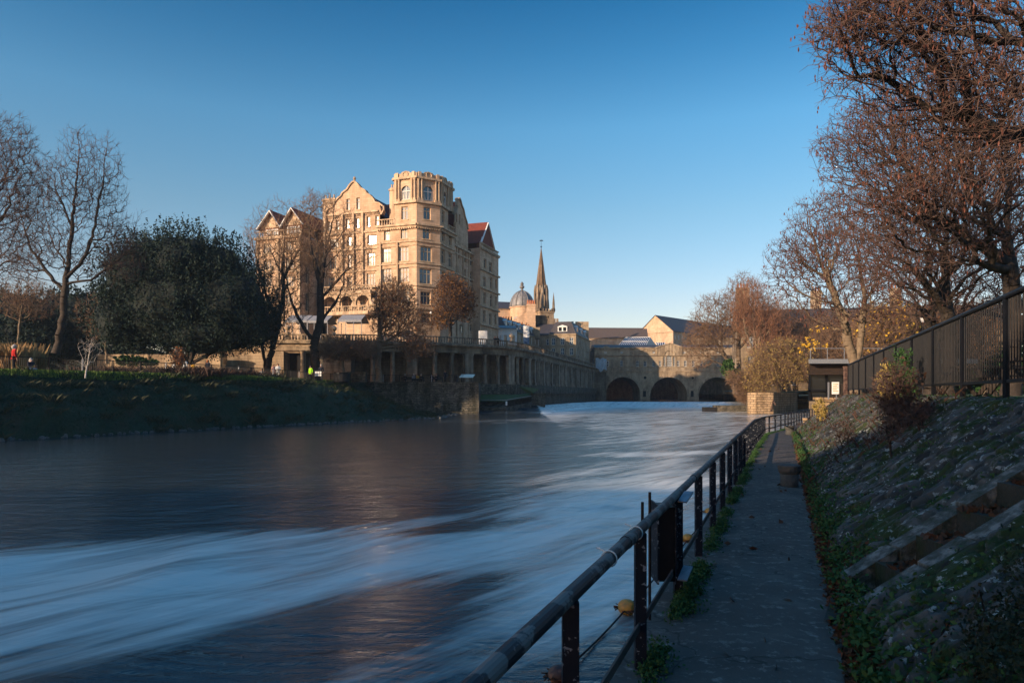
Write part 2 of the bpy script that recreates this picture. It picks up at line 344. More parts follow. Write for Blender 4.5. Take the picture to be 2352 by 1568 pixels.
# ------------------------------------------------------------ river, banks, path
ZL, ZU = -1.15, -.25
def rail_x(Y): return float(np.interp(Y, [-20, 35, 39.5, 49, 58, 70], [-8.86, 12.97, 15.7, 20.8, 26, 33]))
def path_z(Y): return float(np.interp(Y, [22, 35, 60], [0, -.33, -.4]))
def fence_x(Y): return .397 * Y + 3.28
def top_x(Y): return fence_x(Y) if Y < 35 else rail_x(Y) + 4.2
CR = ([-60, 4, 5.3, 12, 21, 51, 90], [113, 113, 114.5, 140, 164, 157, 150])
def river():
    xs = np.concatenate([np.arange(-62, -14, 2.0), np.arange(-14, 30, .5), np.arange(30, 110, 1.5)])
    ys = np.concatenate([np.arange(-30, 2, 2.0), np.arange(2, 30, .3), np.arange(30, 110, .8), np.arange(110, 170, .5), np.arange(170, 262, 3.0)])
    X, Y = np.meshgrid(xs, ys); rg = nz(3)
    d = Y - np.interp(X, *CR)                       # >0 is above the weir
    Z = np.where(d > 0, ZU, ZL)
    for lv, pos in ((1/3, 0), (2/3, -8), (1, -16)):
        pass
    s = lambda t: np.clip(t, 0, 1) ** 2 * (3 - 2 * np.clip(t, 0, 1))
    Z = ZL + (ZU - ZL) * (s((d + 1.2) / 1.2) + s((d + 8) / 1.2) + s((d + 15) / 1.2)) / 3
    fl = np.array([.52, .855]); al = X * fl[0] + Y * fl[1]; ac = X * fl[1] - Y * fl[0]
    def soft(cx, cy, ra, rb, ang=31.3, p=1.0):      # soft ellipse, long axis at ang from +Y towards +X
        a = R(ang); dx = X - cx; dy = Y - cy
        u = (dx * math.sin(a) + dy * math.cos(a)) / ra; v = (dx * math.cos(a) - dy * math.sin(a)) / rb
        return np.clip(1 - (u * u + v * v), 0, 1) ** p
    F = np.zeros_like(X)
    for args in FOAM: F = np.maximum(F, args[0] * soft(*args[1:]))
    F = np.maximum(F, np.where((d < .8) & (X > 4), .98 * s((d + 75) / 62), 0))
    F = np.maximum(F, np.where((d >= .8) & (d < 6) & (X > 4), .35, 0))
    F = np.maximum(F, .5 * s((Y - 24) / 20) * s((X - (Y * .05 - 2)) / 9) * (d < 0))
    F *= 1 - .95 * soft(-1.9, 8.6, 3.2, 1.7, 38, .7); F *= 1 - .9 * soft(-1.0, 14.8, 2.2, .7, 55, .7); F *= 1 - .7 * soft(3.2, 7.5, 4, 1.6, 25, .8)
    # slow swell in the fast water
    near = np.clip(1 - Y / 90, 0, 1)
    for k in range(26):
        a = rg.normal(R(31), .35); L = rg.uniform(.9, 5.0); ph = rg.uniform(0, 6.3)
        ww = np.sin((X * math.cos(a) - Y * math.sin(a)) * 6.28 / L + .6 * np.sin(al * 6.28 / (L * 5) + ph) + ph)
        Z += ww * .0035 * L * near * (.35 + F) * (Y > 2)
    n0, n1 = X.shape; idx = np.arange(n0 * n1).reshape(n0, n1)
    f = np.stack([idx[:-1, :-1], idx[:-1, 1:], idx[1:, 1:], idx[1:, :-1]], -1).reshape(-1, 4)
    o = mesh_obj('river', np.stack([X, Y, Z], -1).reshape(-1, 3), [f], M['water'], smooth=True)
    at = o.data.attributes.new('foam', 'FLOAT', 'POINT'); at.data.foreach_set('value', F.astype(np.float32).ravel())
    tag(o, kind='structure')
# strength, x, y, half length, half width, angle, power
FOAM = [(1.0, -8.5, 10.2, 10, 3.3, 66, .6), (1.0, -2.0, 12.6, 9, 2.8, 48, .6), (.95, 3.0, 19, 9, 3.0, 30, .6), (.9, .9, 10.6, 6, 2.2, 38, .7),
        (.55, 4.2, 15, 6, 2.2, 25, 1), (.7, -2.5, 5.9, 3.2, .7, 50, .6), (.85, 8, 33, 6, 1.6, 75, .7), (.5, 9, 45, 14, 5, 20, 1), (.6, 16, 58, 12, 6, 40, 1),
        (.9, 31, 88, 12, 3, 70, .8), (.95, 33, 66, 12, 4, 40, .8), (.5, 5, 27, 8, 3, 40, 1), (.6, -5, 7.6, 6, 1.0, 58, .8), (.45, 14, 80, 30, 10, 60, 1)]
def watermat():
    m, N, L, P = newmat('river_water')
    g = N.new("ShaderNodeNewGeometry")
    def noise(scale, sx, sy, ang, detail=4, rough=.55, dist=0):
        mp = N.new("ShaderNodeMapping"); mp.vector_type = 'TEXTURE'; mp.inputs["Rotation"].default_value = (0, 0, R(ang)); mp.inputs["Scale"].default_value = (sx, sy, 1)
        L.new(g.outputs["Position"], mp.inputs[0])
        n = N.new("ShaderNodeTexNoise"); n.inputs["Scale"].default_value = scale; n.inputs["Detail"].default_value = detail; n.inputs["Roughness"].default_value = rough
        n.inputs["Distortion"].default_value = dist
        L.new(mp.outputs[0], n.inputs["Vector"]); return n.outputs[0]
    def mth(op, a, b, c=None, clamp=False):
        x = N.new("ShaderNodeMath"); x.operation = op; x.use_clamp = clamp
        for i, q in enumerate((a, b, c)):
            if q is None: continue
            if isinstance(q, (int, float)): x.inputs[i].default_value = q
            else: L.new(q, x.inputs[i])
        return x.outputs[0]
    at = N.new("ShaderNodeAttribute"); at.attribute_name = 'foam'
    foam = at.outputs["Fac"]
    st1 = noise(1.3, 7, .9, 52, 5, .6, .3)        # long streaks down the current
    st2 = noise(3.2, 9, .8, 46, 4, .6, .2)
    stk = mth('ADD', mth('MULTIPLY', st1, .65), mth('MULTIPLY', st2, .35))
    fac = mth('MULTIPLY_ADD', mth('SUBTRACT', stk, .5), 3.4, mth('SUBTRACT', mth('MULTIPLY', foam, 1.25), .28), clamp=False)
    fac = mth('MULTIPLY', mth('MULTIPLY', mth('MULTIPLY', fac, 1.0, clamp=True), mth('MULTIPLY', foam, 4.0, clamp=True)), .8, clamp=True)
    P.inputs["Base Color"].default_value = (.028, .04, .048, 1); P.inputs["IOR"].default_value = 1.33; P.inputs["Roughness"].default_value = .12
    P.inputs["Specular IOR Level"].default_value = .5
    rip = noise(1.0, 1.1, .2, -6, 5, .62, .5)      # ripples lie across the view of the slack water
    rip2 = noise(1.0, 3.0, .7, 10, 3, .6, .2)
    calm = mth('SUBTRACT', 1.0, mth('MULTIPLY', foam, .7), clamp=True)
    h = mth('ADD', mth('MULTIPLY', mth('MULTIPLY', rip, calm), .055), mth('MULTIPLY', rip2, .1))
    h = mth('ADD', h, mth('MULTIPLY', st1, .07))
    b = N.new("ShaderNodeBump"); b.inputs["Strength"].default_value = .6; b.inputs["Distance"].default_value = 1.0; L.new(h, b.inputs["Height"]); L.new(b.outputs[0], P.inputs["Normal"])
    D = N.new("ShaderNodeBsdfPrincipled"); D.inputs["Base Color"].default_value = (.8, .78, .71, 1); D.inputs["Roughness"].default_value = .45; D.inputs["Specular IOR Level"].default_value = .5
    L.new(b.outputs[0], D.inputs["Normal"])
    mx = N.new("ShaderNodeMixShader"); L.new(fac, mx.inputs[0]); L.new(P.outputs[0], mx.inputs[1]); L.new(D.outputs[0], mx.inputs[2])
    L.new(mx.outputs[0], N["Material Output"].inputs[0])
    return m
M['water'] = watermat(); river()

def strip(name, rows, material, smooth=False, **kw):
    """rows: list of equally long lists of points; skinned in between"""
    v = [tuple(p) for r in rows for p in r]; k = len(rows[0]); f = []
    for i in range(len(rows) - 1):
        for j in range(k - 1): a = i * k + j; f.append((a, a + 1, a + k + 1, a + k))
    o = mesh_obj(name, v, f, material, smooth=smooth); tag(o, **kw); return o
# whole-valley sheet out to the horizon, below the river
strip('ground', [[(-3000, -500, -3), (3000, -500, -3)], [(-3000, 4000, -3), (3000, 4000, -3)]], M['bankturf'], kind='structure')

# left bank: steep turf down to the water
wl = [(-60, 5), (-42, 24), (-31.3, 41.7), (-23.9, 55.5), (-16.3, 67.9), (-8.4, 79.8), (-7.5, 96.9)]
cr = [(-64, 5.5), (-47, 27), (-35.2, 47), (-31.3, 53), (-26.7, 62), (-25.1, 73), (-23.6, 87), (-21, 96.9)]
def resample(pts, n):
    p = np.array(pts, float); d = np.concatenate([[0], np.cumsum(np.linalg.norm(np.diff(p, axis=0), axis=1))]); t = np.linspace(0, d[-1], n)
    return np.stack([np.interp(t, d, p[:, i]) for i in range(p.shape[1])], 1)
def matched(n):
    a = resample(wl, n)
    b = np.stack([np.interp(a[:, 1], [q[1] for q in cr], [q[0] for q in cr]), a[:, 1] + .0], 1)
    b[:, 1] = np.clip(a[:, 1] + np.interp(a[:, 1], [5, 41, 60, 80, 96.9], [1, 4, 3, 2, 0]), 0, 96.9)
    b[:, 0] = np.interp(b[:, 1], [q[1] for q in cr], [q[0] for q in cr])
    return a, b
def smooth_noise(n, m, rg, amps):
    out = np.zeros((n, m))
    for k, am in amps:
        g = rg.normal(size=(max(2, n // k) + 3, max(2, m // k) + 3))
        yi = np.linspace(0, g.shape[0] - 1.001, n); xi = np.linspace(0, g.shape[1] - 1.001, m)
        y0 = yi.astype(int); x0 = xi.astype(int); fy = (yi - y0)[:, None]; fx = (xi - x0)[None]
        fy = fy * fy * (3 - 2 * fy); fx = fx * fx * (3 - 2 * fx)
        out += am * ((g[y0][:, x0] * (1 - fx) + g[y0][:, x0 + 1] * fx) * (1 - fy) + (g[y0 + 1][:, x0] * (1 - fx) + g[y0 + 1][:, x0 + 1] * fx) * fy)
    return out
A_, B_ = matched(260); rg = nz(8)
nn = smooth_noise(260, 26, rg, [(20, .18), (7, .12), (3, .06)])
rows = []
for i in range(260):
    r = []
    for j in range(26):
        t = j / 25; x = A_[i, 0] * (1 - t) + B_[i, 0] * t; y = A_[i, 1] * (1 - t) + B_[i, 1] * t
        q = min(1, max(0, (y - 72) / 20)); z = -1.5 + 4.8 * ((1 - (1 - t) ** 1.7) * (1 - q) + t ** 2.3 * q) + nn[i, j] * 1.6 * math.sin(min(1, t * 1.02) * math.pi); r.append((x + nn[i, j] * .5 * (t < .99), y, z))
    rows.append(r)
strip('left_bank', rows, M['bankturf'], True, kind='structure')
BANK = rows
def bank_pt(rg):
    i = rg.integers(0, 259); j = rg.integers(0, 25); a = np.array(rows[i][j]); b = np.array(rows[i + 1][j + 1]); return a + (b - a) * rg.random()
# park level behind the crest
strip('park_lawn', [[tuple(p[-1]) for p in rows], [(-26 if p[-1][1] > 60 else -90, p[-1][1] + 2, 3.28) for p in rows], [(-150 , p[-1][1] + (1 if True else 0), 3.26) for p in rows]], M['lawn'], kind='structure')
strip('park_path', [[(-21, 97.4, 3.26), (-4.75, 97.4, 3.26)], [(-300, 97.4, 3.26), (-4.9, 112, 3.26)], [(-300, 150, 3.26), (2, 130, 3.26)]], M['lawn'], kind='structure')
def blades(name, pts, h, wd, material, lean=.35, seed=1, jit=.3, n=3, **kw):
    """tufts of n blades each at pts (k,3)"""
    rg = nz(seed); P = np.repeat(np.asarray(pts), n, 0); k = len(P); P = P + rg.normal(0, jit, (k, 3)) * [1, 1, 0]
    H = (h * rg.uniform(.5, 1.3, k))[:, None]; a = rg.uniform(0, 6.28, k); d = np.stack([np.cos(a), np.sin(a), 0 * a], 1); s = np.stack([-np.sin(a), np.cos(a), 0 * a], 1) * wd
    a2 = rg.uniform(0, 6.28, k); ln = np.stack([np.cos(a2), np.sin(a2), 0 * a], 1) * (lean * rg.uniform(0, 1.4, k))[:, None]
    up = np.array([0, 0, 1.0])
    v = np.stack([P - s - up * .03, P + s - up * .03, P + (up * .6 + ln * .5) * H + s * .7, P + (up + ln * 1.3) * H], 1).reshape(-1, 3)
    f = np.arange(k * 4).reshape(-1, 4)
    return tag(mesh_obj(name, v, [f], material), **kw)
M['tussock'] = leafmat('tussock_blades', [(.015, .03, .018), (.05, .055, .03), (.07, .06, .035)], .6)
M['bankgrass'] = leafmat('bank_grass_blades', [(.01, .024, .015), (.022, .045, .022), (.045, .05, .028)], .5)
rg = nz(12)
pts = np.array([bank_pt(rg) for _ in range(16000)])
blades('bank_grass', pts, .2, .016, M['bankgrass'], .9, 3, .15, kind='stuff', label='rough dark grass covering the steep left river bank', cat='grass')
cp_ = np.array([bank_pt(rg) for _ in range(330)]); tp = np.repeat(cp_, 14, 0) + rg.normal(0, .28, (330 * 14, 3)) * [1, 1, .2]
blades('bank_tussocks', tp, .42, .018, M['tussock'], 1.0, 5, .1, kind='stuff', label='longer pale and dark tussocks scattered over the left river bank', cat='tussocks')
pts = np.array([np.array(rows[i][-1]) + [rg.uniform(-5, .5), 0, 0] for i in rg.integers(50, 259, 12000)] + [np.array(rows[i][25 - int(5 * rg.random() ** 1.5)]) + [rg.normal(0, .15), rg.normal(0, .15), 0] for i in rg.integers(50, 240, 12000)])
blades('crest_grass', pts, .16, .022, M['lawngrass'], .5, 4, .25, kind='stuff', label='short grass along the crest of the left bank, sunlight put into its bright green', cat='grass')

# park river wall of rough stone with its corner, and the low quay beyond
wt = thing('river_wall', (-4.7, 97, -1.4), 'mossy rubble stone retaining wall below the park promenade with weeds on its top', 'wall')
mb = MB(); fw = Fac((-24, 97), (1, 0)); wall(mb, fw, 0, 19.3, -1.6, 3.2); fs = Fac((-4.7, 97), (-.02, 1)); wall(mb, fs, 0, 12, -1.6, 3.2)
mb.build('wall_face', M['rubble'], wt)
mb = MB(); mb.box(-24, -4.6, 96.9, 97.45, 3.2, 3.36); mb.build('coping', M['rubble'], wt)
for k, x in enumerate((-8.1, -11.2)):
    pass
rg = nz(5)
strip('lower_lawn', [[W(1100, 921, 103.5), W(1163, 922, 102.5), W(1221, 911, 112.0)], [W(1098, 905, 108), W(1150, 905, 111), W(1226, 902, 122)], [(-5, 112, 2.9), (1.5, 116, 2.9), (5, 126, 2.6)]], M['lawn'], kind='structure')
qw = thing('quay_wall', (0, 103, -1.3), 'low mossy quay wall under the black fence beside the small lawn', 'wall')
q = [W(1099, 950, 103.3), W(1163, 948, 101.5), W(1221, 943, 111.5)]
mb = MB()
for i in range(2):
    a, b = q[i], q[i+1]; mb.quad((a.x, a.y, -1.6), (b.x, b.y, -1.6), (b.x, b.y, [-.35, .2][i]), (a.x, a.y, -.35)); mb.quad((a.x, a.y, -.35), (b.x, b.y, [-.35, .2][i]), (b.x, b.y + 2, .5), (a.x, a.y + 2, .5))
mb.build('wall_face', M['rubble'], qw)
pr = thing('weir_abutment', (4.6, 114, -1.3), 'dark square stone abutment where the weir meets the left wall', 'wall')
mb = MB(); mb.box(3.2, 5.5, 113.2, 124, -1.5, 1.6); mb.build('stone_block', M['rubble'], pr)
mb = MB(); mb.box(3.1, 5.6, 113.1, 124, 1.6, 1.78); mb.build('coping', M['rubble'], pr)
# low weir block and lit pier on the island
lb = thing('weir_block', (33, 108, -1.2), 'low dark concrete block standing in the water left of the island pier', 'wall')
mb = MB(); mb.box(32.6, 37.5, 108.2, 111, -1.4, -.18); mb.build('concrete_body', M['rubble'], lb)
mb = MB(); mb.box(30.6, 32.55, 108.4, 110, -1.4, -.45); mb.build('end_block', M['dark'], lb)
ip = thing('island_pier', (35, 96, -1.2), 'blunt sunlit stone pier of the river island with willow above it', 'wall')
mb = MB()
plan = [(36.6, 95.6), (34.2, 95.7), (33.3, 96.3), (33.9, 98.5), (36.0, 104), (40.3, 116), (46.5, 116), (43.9, 105)]
mb.prism([(x, y, -1.5) for x, y in plan], (0, 0, 3.15)); mb.build('pier_body', M['pier'], ip)
mb = MB(); mb.prism([(x, y - .04 if y < 97 else y, 1.65) for x, y in plan], (0, 0, .22)); mb.build('coping', M['pier'], ip)
mb = MB(); mb.bar(W(1770, 944, 95.4), W(1776, 919, 95.4), .12); mb.bar(W(1776, 919, 95.4), W(1781, 930, 95.4), .12); mb.build('ladder', M['rustrail'], ip)
strip('island_ground', [[(34.2, 98, 1.6), (41, 103, 1.6)], [(39.5, 113, 1.8), (62, 125, 2.6)], [(60, 200, 2.5), (110, 200, 2.5)]], M['bankturf'], kind='structure')

# right bank: concrete path, pitched stone slope, upper lawn
def pathmat():
    m, N, L, P = newmat('worn_path'); g = N.new("ShaderNodeNewGeometry"); P.inputs["Roughness"].default_value = .85; P.inputs["Specular IOR Level"].default_value = .25
    def noise(s, d=8, r=.65):
        n = N.new("ShaderNodeTexNoise"); n.inputs["Scale"].default_value = s; n.inputs["Detail"].default_value = d; n.inputs["Roughness"].default_value = r; L.new(g.outputs["Position"], n.inputs["Vector"]); return n.outputs[0]
    r = N.new("ShaderNodeValToRGB"); e = r.color_ramp.elements; e[0].position = .3; e[0].color = (.06, .05, .043, 1); e[1].position = .72; e[1].color = (.15, .125, .105, 1)
    x = e.new(.55); x.color = (.095, .08, .068, 1); L.new(noise(1.1), r.inputs[0])
    r2 = N.new("ShaderNodeValToRGB"); r2.color_ramp.elements[0].position = .54; r2.color_ramp.elements[0].color = (0, 0, 0, 1); r2.color_ramp.elements[1].position = .68; r2.color_ramp.elements[1].color = (1, 1, 1, 1)
    L.new(noise(9, 5, .75), r2.inputs[0])
    mx = N.new("ShaderNodeMix"); mx.data_type = 'RGBA'; L.new(r2.outputs[0], mx.inputs[0]); L.new(r.outputs[0], mx.inputs[6]); mx.inputs[7].default_value = (.24, .21, .18, 1)
    vo = N.new("ShaderNodeTexVoronoi"); vo.feature = 'DISTANCE_TO_EDGE'; vo.inputs["Scale"].default_value = .55; L.new(g.outputs["Position"], vo.inputs["Vector"])
    nn = N.new("ShaderNodeTexNoise"); nn.inputs["Scale"].default_value = 3; L.new(g.outputs["Position"], nn.inputs["Vector"])
    mv = N.new("ShaderNodeVectorMath"); mv.operation = 'ADD'; L.new(g.outputs["Position"], mv.inputs[0]); L.new(nn.outputs[1], mv.inputs[1]); L.new(mv.outputs[0], vo.inputs["Vector"])
    r3 = N.new("ShaderNodeValToRGB"); r3.color_ramp.elements[0].position = .003; r3.color_ramp.elements[0].color = (.3, .3, .3, 1); r3.color_ramp.elements[1].position = .012; r3.color_ramp.elements[1].color = (1, 1, 1, 1); L.new(vo.outputs[0], r3.inputs[0])
    m2 = N.new("ShaderNodeMix"); m2.data_type = 'RGBA'; m2.blend_type = 'MULTIPLY'; m2.inputs[0].default_value = .7; L.new(mx.outputs[2], m2.inputs[6]); L.new(r3.outputs[0], m2.inputs[7])
    L.new(m2.outputs[2], P.inputs["Base Color"])
    b = N.new("ShaderNodeBump"); b.inputs["Strength"].default_value = .7; b.inputs["Distance"].default_value = .012; L.new(noise(45, 6, .7), b.inputs["Height"])
    b2 = N.new("ShaderNodeBump"); b2.inputs["Strength"].default_value = .6; b2.inputs["Distance"].default_value = .05; L.new(noise(2.2, 5, .6), b2.inputs["Height"]); L.new(b.outputs[0], b2.inputs["Normal"]); L.new(b2.outputs[0], P.inputs["Normal"])
    return m
M['path'] = pathmat()
ys = np.concatenate([np.arange(-8, 40, .5), np.arange(40, 72, 2)])
strip('path', [[(rail_x(y) + s, y, path_z(y) + (.0 if 0 < s < 1.4 else -.02)) for s in (-.16, 0, .5, 1.0, 1.42, 1.9)] for y in ys], M['path'], kind='structure')
# edge wall under the path, water side
ew = thing('path_wall', (rail_x(4), 4, -1.2), 'low stone wall holding the riverside path above the water', 'wall')
v = []; f = []
for i, y in enumerate(ys): v += [(rail_x(y) - .162, y, -1.7), (rail_x(y) - .162, y, path_z(y) - .018)]
f = [(2*i, 2*i+1, 2*i+3, 2*i+2) for i in range(len(ys) - 1)]
mesh_obj('wall_face', v, f, M['rubble'], ew)
# slope: bedded stones, real relief
def slopemat():
    m, N, L, P = newmat('pitched_stone'); g = N.new("ShaderNodeNewGeometry"); P.inputs["Roughness"].default_value = .9; P.inputs["Specular IOR Level"].default_value = .25
    a = N.new("ShaderNodeAttribute"); a.attribute_name = 'tone'; b_ = N.new("ShaderNodeAttribute"); b_.attribute_name = 'gap'
    r = N.new("ShaderNodeValToRGB"); e = r.color_ramp.elements; e[0].color = (.022, .022, .021, 1); e[1].color = (.115, .108, .098, 1); L.new(a.outputs["Fac"], r.inputs[0])
    n = N.new("ShaderNodeTexNoise"); n.inputs["Scale"].default_value = 1.6; n.inputs["Detail"].default_value = 8; n.inputs["Roughness"].default_value = .7; L.new(g.outputs["Position"], n.inputs["Vector"])
    rm = N.new("ShaderNodeValToRGB"); rm.color_ramp.elements[0].position = .5; rm.color_ramp.elements[0].color = (0,)*3 + (1,); rm.color_ramp.elements[1].position = .56; rm.color_ramp.elements[1].color = (1, 1, 1, 1); L.new(n.outputs[0], rm.inputs[0])
    mx = N.new("ShaderNodeMix"); mx.data_type = 'RGBA'; L.new(rm.outputs[0], mx.inputs[0]); L.new(r.outputs[0], mx.inputs[6]); mx.inputs[7].default_value = (.03, .045, .012, 1)
    n2 = N.new("ShaderNodeTexNoise"); n2.inputs["Scale"].default_value = 10; n2.inputs["Detail"].default_value = 8; n2.inputs["Roughness"].default_value = .65; L.new(g.outputs["Position"], n2.inputs["Vector"])
    rl = N.new("ShaderNodeValToRGB"); rl.color_ramp.elements[0].position = .58; rl.color_ramp.elements[0].color = (0,)*3 + (1,); rl.color_ramp.elements[1].position = .62; rl.color_ramp.elements[1].color = (1, 1, 1, 1); L.new(n2.outputs[0], rl.inputs[0])
    ml = N.new("ShaderNodeMix"); ml.data_type = 'RGBA'; L.new(rl.outputs[0], ml.inputs[0]); L.new(mx.outputs[2], ml.inputs[6]); ml.inputs[7].default_value = (.27, .28, .26, 1)
    mg = N.new("ShaderNodeMix"); mg.data_type = 'RGBA'; L.new(b_.outputs["Fac"], mg.inputs[0]); L.new(ml.outputs[2], mg.inputs[6]); mg.inputs[7].default_value = (.018, .02, .01, 1)
    L.new(mg.outputs[2], P.inputs["Base Color"])
    n3 = N.new("ShaderNodeTexNoise"); n3.inputs["Scale"].default_value = 22; n3.inputs["Detail"].default_value = 6; n3.inputs["Roughness"].default_value = .7; L.new(g.outputs["Position"], n3.inputs["Vector"])
    b = N.new("ShaderNodeBump"); b.inputs["Strength"].default_value = .8; b.inputs["Distance"].default_value = .025; L.new(n3.outputs[0], b.inputs["Height"]); L.new(b.outputs[0], P.inputs["Normal"])
    return m
M['slope'] = slopemat()
def slope_z(Y, t): return path_z(Y) * (1 - t) + 1.7 * t
SY0, SY1 = 5.25, 6.15
def slope_part(name, y0, y1, dy, nt, seed, cell=(.5, .2), amp=1.0):
    rg = nz(seed); yy = np.arange(y0, y1 + 1e-6, (y1 - y0) / max(1, round((y1 - y0) / dy))); tt = np.linspace(0, 1, nt)
    Y, T = np.meshgrid(yy, tt, indexing='ij')
    x0 = np.array([rail_x(y) + 1.4 for y in yy])[:, None]; x1 = np.array([top_x(y) for y in yy])[:, None]; pz = np.array([path_z(y) for y in yy])[:, None]
    X = x0 + (x1 - x0) * T; Z = pz * (1 - T) + 1.7 * T
    # stones: long axis up the slope, seeds in (along, up) space
    Ls = (y1 - y0) * 1.08; Lt = 3.3; n = int(Ls * Lt / (cell[0] * cell[1]))
    sd = np.stack([rg.uniform(0, Ls, n) / cell[1], rg.uniform(0, Lt, n) / cell[0]], 1); tone = rg.random(n); lift = rg.uniform(-.4, 1, n)
    q = np.stack([(Y - y0).ravel() * 1.08 / cell[1], T.ravel() * Lt / cell[0]], 1)
    q += np.stack([smooth_noise(*Y.shape, rg, [(9, .12), (4, .05)]).ravel()] * 2, 1)
    d1 = np.empty(len(q)); d2 = np.empty(len(q)); id1 = np.empty(len(q), int)
    for i in range(0, len(q), 4000):
        D = ((q[i:i+4000, None, :] - sd[None]) ** 2).sum(-1); p = np.argpartition(D, 1, axis=1)[:, :2]; v = np.take_along_axis(D, p, 1); o = np.argsort(v, 1)
        v = np.take_along_axis(v, o, 1); p = np.take_along_axis(p, o, 1); d1[i:i+4000] = np.sqrt(v[:, 0]); d2[i:i+4000] = np.sqrt(v[:, 1]); id1[i:i+4000] = p[:, 0]
    e = np.clip((d2 - d1) / .28, 0, 1).reshape(Y.shape); gap = 1 - np.clip((d2 - d1) / .16, 0, 1).reshape(Y.shape)
    h = (e ** .5 * .075 + e * lift[id1].reshape(Y.shape) * .045) * amp + smooth_noise(*Y.shape, rg, [(20, .025), (3, .005)]) * amp
    h *= np.clip(T * 12, 0, 1) * np.clip((1 - T) * 12, 0, 1) * np.clip((Y - y0) / .25, .1, 1) * np.clip((y1 - Y) / .25, .1, 1)
    Z = Z + h * .85; X = X - h * .5
    n0, n1 = Y.shape; idx = np.arange(n0 * n1).reshape(n0, n1)
    f = np.stack([idx[:-1, :-1], idx[:-1, 1:], idx[1:, 1:], idx[1:, :-1]], -1).reshape(-1, 4)
    o = mesh_obj(name, np.stack([X, Y, Z], -1).reshape(-1, 3), [f], M['slope'], smooth=False)
    for nm, val in (('tone', tone[id1] ), ('gap', gap.ravel())):
        at = o.data.attributes.new(nm, 'FLOAT', 'POINT'); at.data.foreach_set('value', val.astype(np.float32))
    tag(o, kind='structure')
slope_part('stone_slope', -14, 1.0, .2, 40, 30, (.6, .3))
slope_part('stone_slope', 1.0, SY0, .03, 110, 31, (.34, .12))
slope_part('stone_slope', SY1, 17, .034, 110, 32, (.34, .12))
slope_part('stone_slope', 17, 60, .12, 50, 33, (.6, .3), 1.1)
strip('upper_lawn', [[(top_x(y) - .02, y, 1.7), (top_x(y) + 1.2, y, 1.66), (top_x(y) + 90, y, 1.6)] for y in np.arange(-12, 80, 2.0)] , M['lawn'], kind='structure')
strip('far_field', [[(60, 78, 1.5), (400, 78, 1.5)], [(60, 400, 1.5), (900, 400, 1.5)]], M['lawn'], kind='structure')
M['kerb'] = mat('lichened_kerb', (.2, .19, .17), (.03, .036, .02), 8, bump=1, bscale=24, c3=(.075, .072, .06), bdist=.02)
# stone stair cut into the slope
st = thing('stone_stair', (3.0, 5.7, 0), 'mossy stone stair climbing the slope between two flat stone kerbs', 'stairs')
for y in (SY0, SY1):
    mb = MB()
    x0 = rail_x(y) + 1.45; x1 = top_x(y)
    rg = nz(int(y * 10)); x = x0; 
    while x < x1:
        l = min(rg.uniform(.35, .7), x1 - x); a = (x - x0) / (x1 - x0); b = (x + l - .03 - x0) / (x1 - x0); dz = rg.uniform(.07, .1); yw = .085 + rg.uniform(-.01, .015)
        za, zb = slope_z(y, a), slope_z(y, b)
        mb.hexa([(x, y - yw, za - .5), (x + l - .03, y - yw, zb - .5), (x + l - .03, y + yw, zb - .5), (x, y + yw, za - .5)], [(x, y - yw, za + dz), (x + l - .03, y - yw, zb + dz), (x + l - .03, y + yw, zb + dz), (x, y + yw, za + dz)]); x += l
    mb.build('kerb', M['kerb'] if 'kerb' in M else M['slope'], st)
M['mossstone'] = mat('mossy_stone', (.04, .04, .034), (.018, .03, .008), 2.2, bump=1, bscale=18, c3=(.03, .03, .022), bdist=.02)
x = 2.98 ; z = .02
k = 0
while z < 1.75:
    mb = MB(); xr = 3.22 + .36 * k; z = .26 + .235 * k
    mb.box(xr, xr + .75, SY0 + .1, SY1 - .1, z - .5, z); o = mb.build('step', M['mossstone'], st); k += 1
mb = MB(); mb.quad((2.4, SY0, .012), (3.3, SY0, .012), (3.3, SY1, .012), (2.9, SY1, .012)); mb.build('landing', M['mossstone'], st)
# ------------------------------------------------------------ colonnade terrace
CZT = 9.35                                            # cornice level of the terrace
cl = [(-46, 97), (-34, 99.5), (-22, 100.6), (-10.7, 104), (-5.6, 107.4), (.1, 113.3), (4, 124), (14.5, 164), (25.4, 207)]
cs = resample(cl, 400)
col = thing('colonnade_terrace', (-4, 108, 3.2), 'long soot-dark stone colonnade carrying a balustraded terrace along the river to the bridge', 'colonnade')
def offset(p, d):
    t = np.gradient(p, axis=0); t /= np.linalg.norm(t, axis=1)[:, None]; return p + np.stack([-t[:, 1], t[:, 0]], 1) * d     # to the land side
def ribbon(mb, p, o0, o1, z0, z1):
    a = offset(p, o0); b = offset(p, o1)
    for i in range(len(p) - 1):
        mb.hexa([(*a[i], z0), (*a[i+1], z0), (*b[i+1], z0), (*b[i], z0)], [(*a[i], z1), (*a[i+1], z1), (*b[i+1], z1), (*b[i], z1)])
cc = resample(cl, 70)
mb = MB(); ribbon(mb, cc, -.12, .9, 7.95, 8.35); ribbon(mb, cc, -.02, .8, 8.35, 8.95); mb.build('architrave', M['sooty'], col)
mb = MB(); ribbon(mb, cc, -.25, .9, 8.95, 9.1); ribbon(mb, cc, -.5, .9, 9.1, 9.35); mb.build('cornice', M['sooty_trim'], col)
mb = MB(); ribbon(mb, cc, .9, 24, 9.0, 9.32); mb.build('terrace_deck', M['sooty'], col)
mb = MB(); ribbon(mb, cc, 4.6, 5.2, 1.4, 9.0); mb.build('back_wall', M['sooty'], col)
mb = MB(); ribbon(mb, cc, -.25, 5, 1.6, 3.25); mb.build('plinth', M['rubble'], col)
lo = cs[cs[:, 1] > 113]
lo = resample(lo, 40)
mb = MB(); ribbon(mb, lo, .1, 4, -1.6, 2.3); mb.build('river_wall_face', M['rubble'], col)
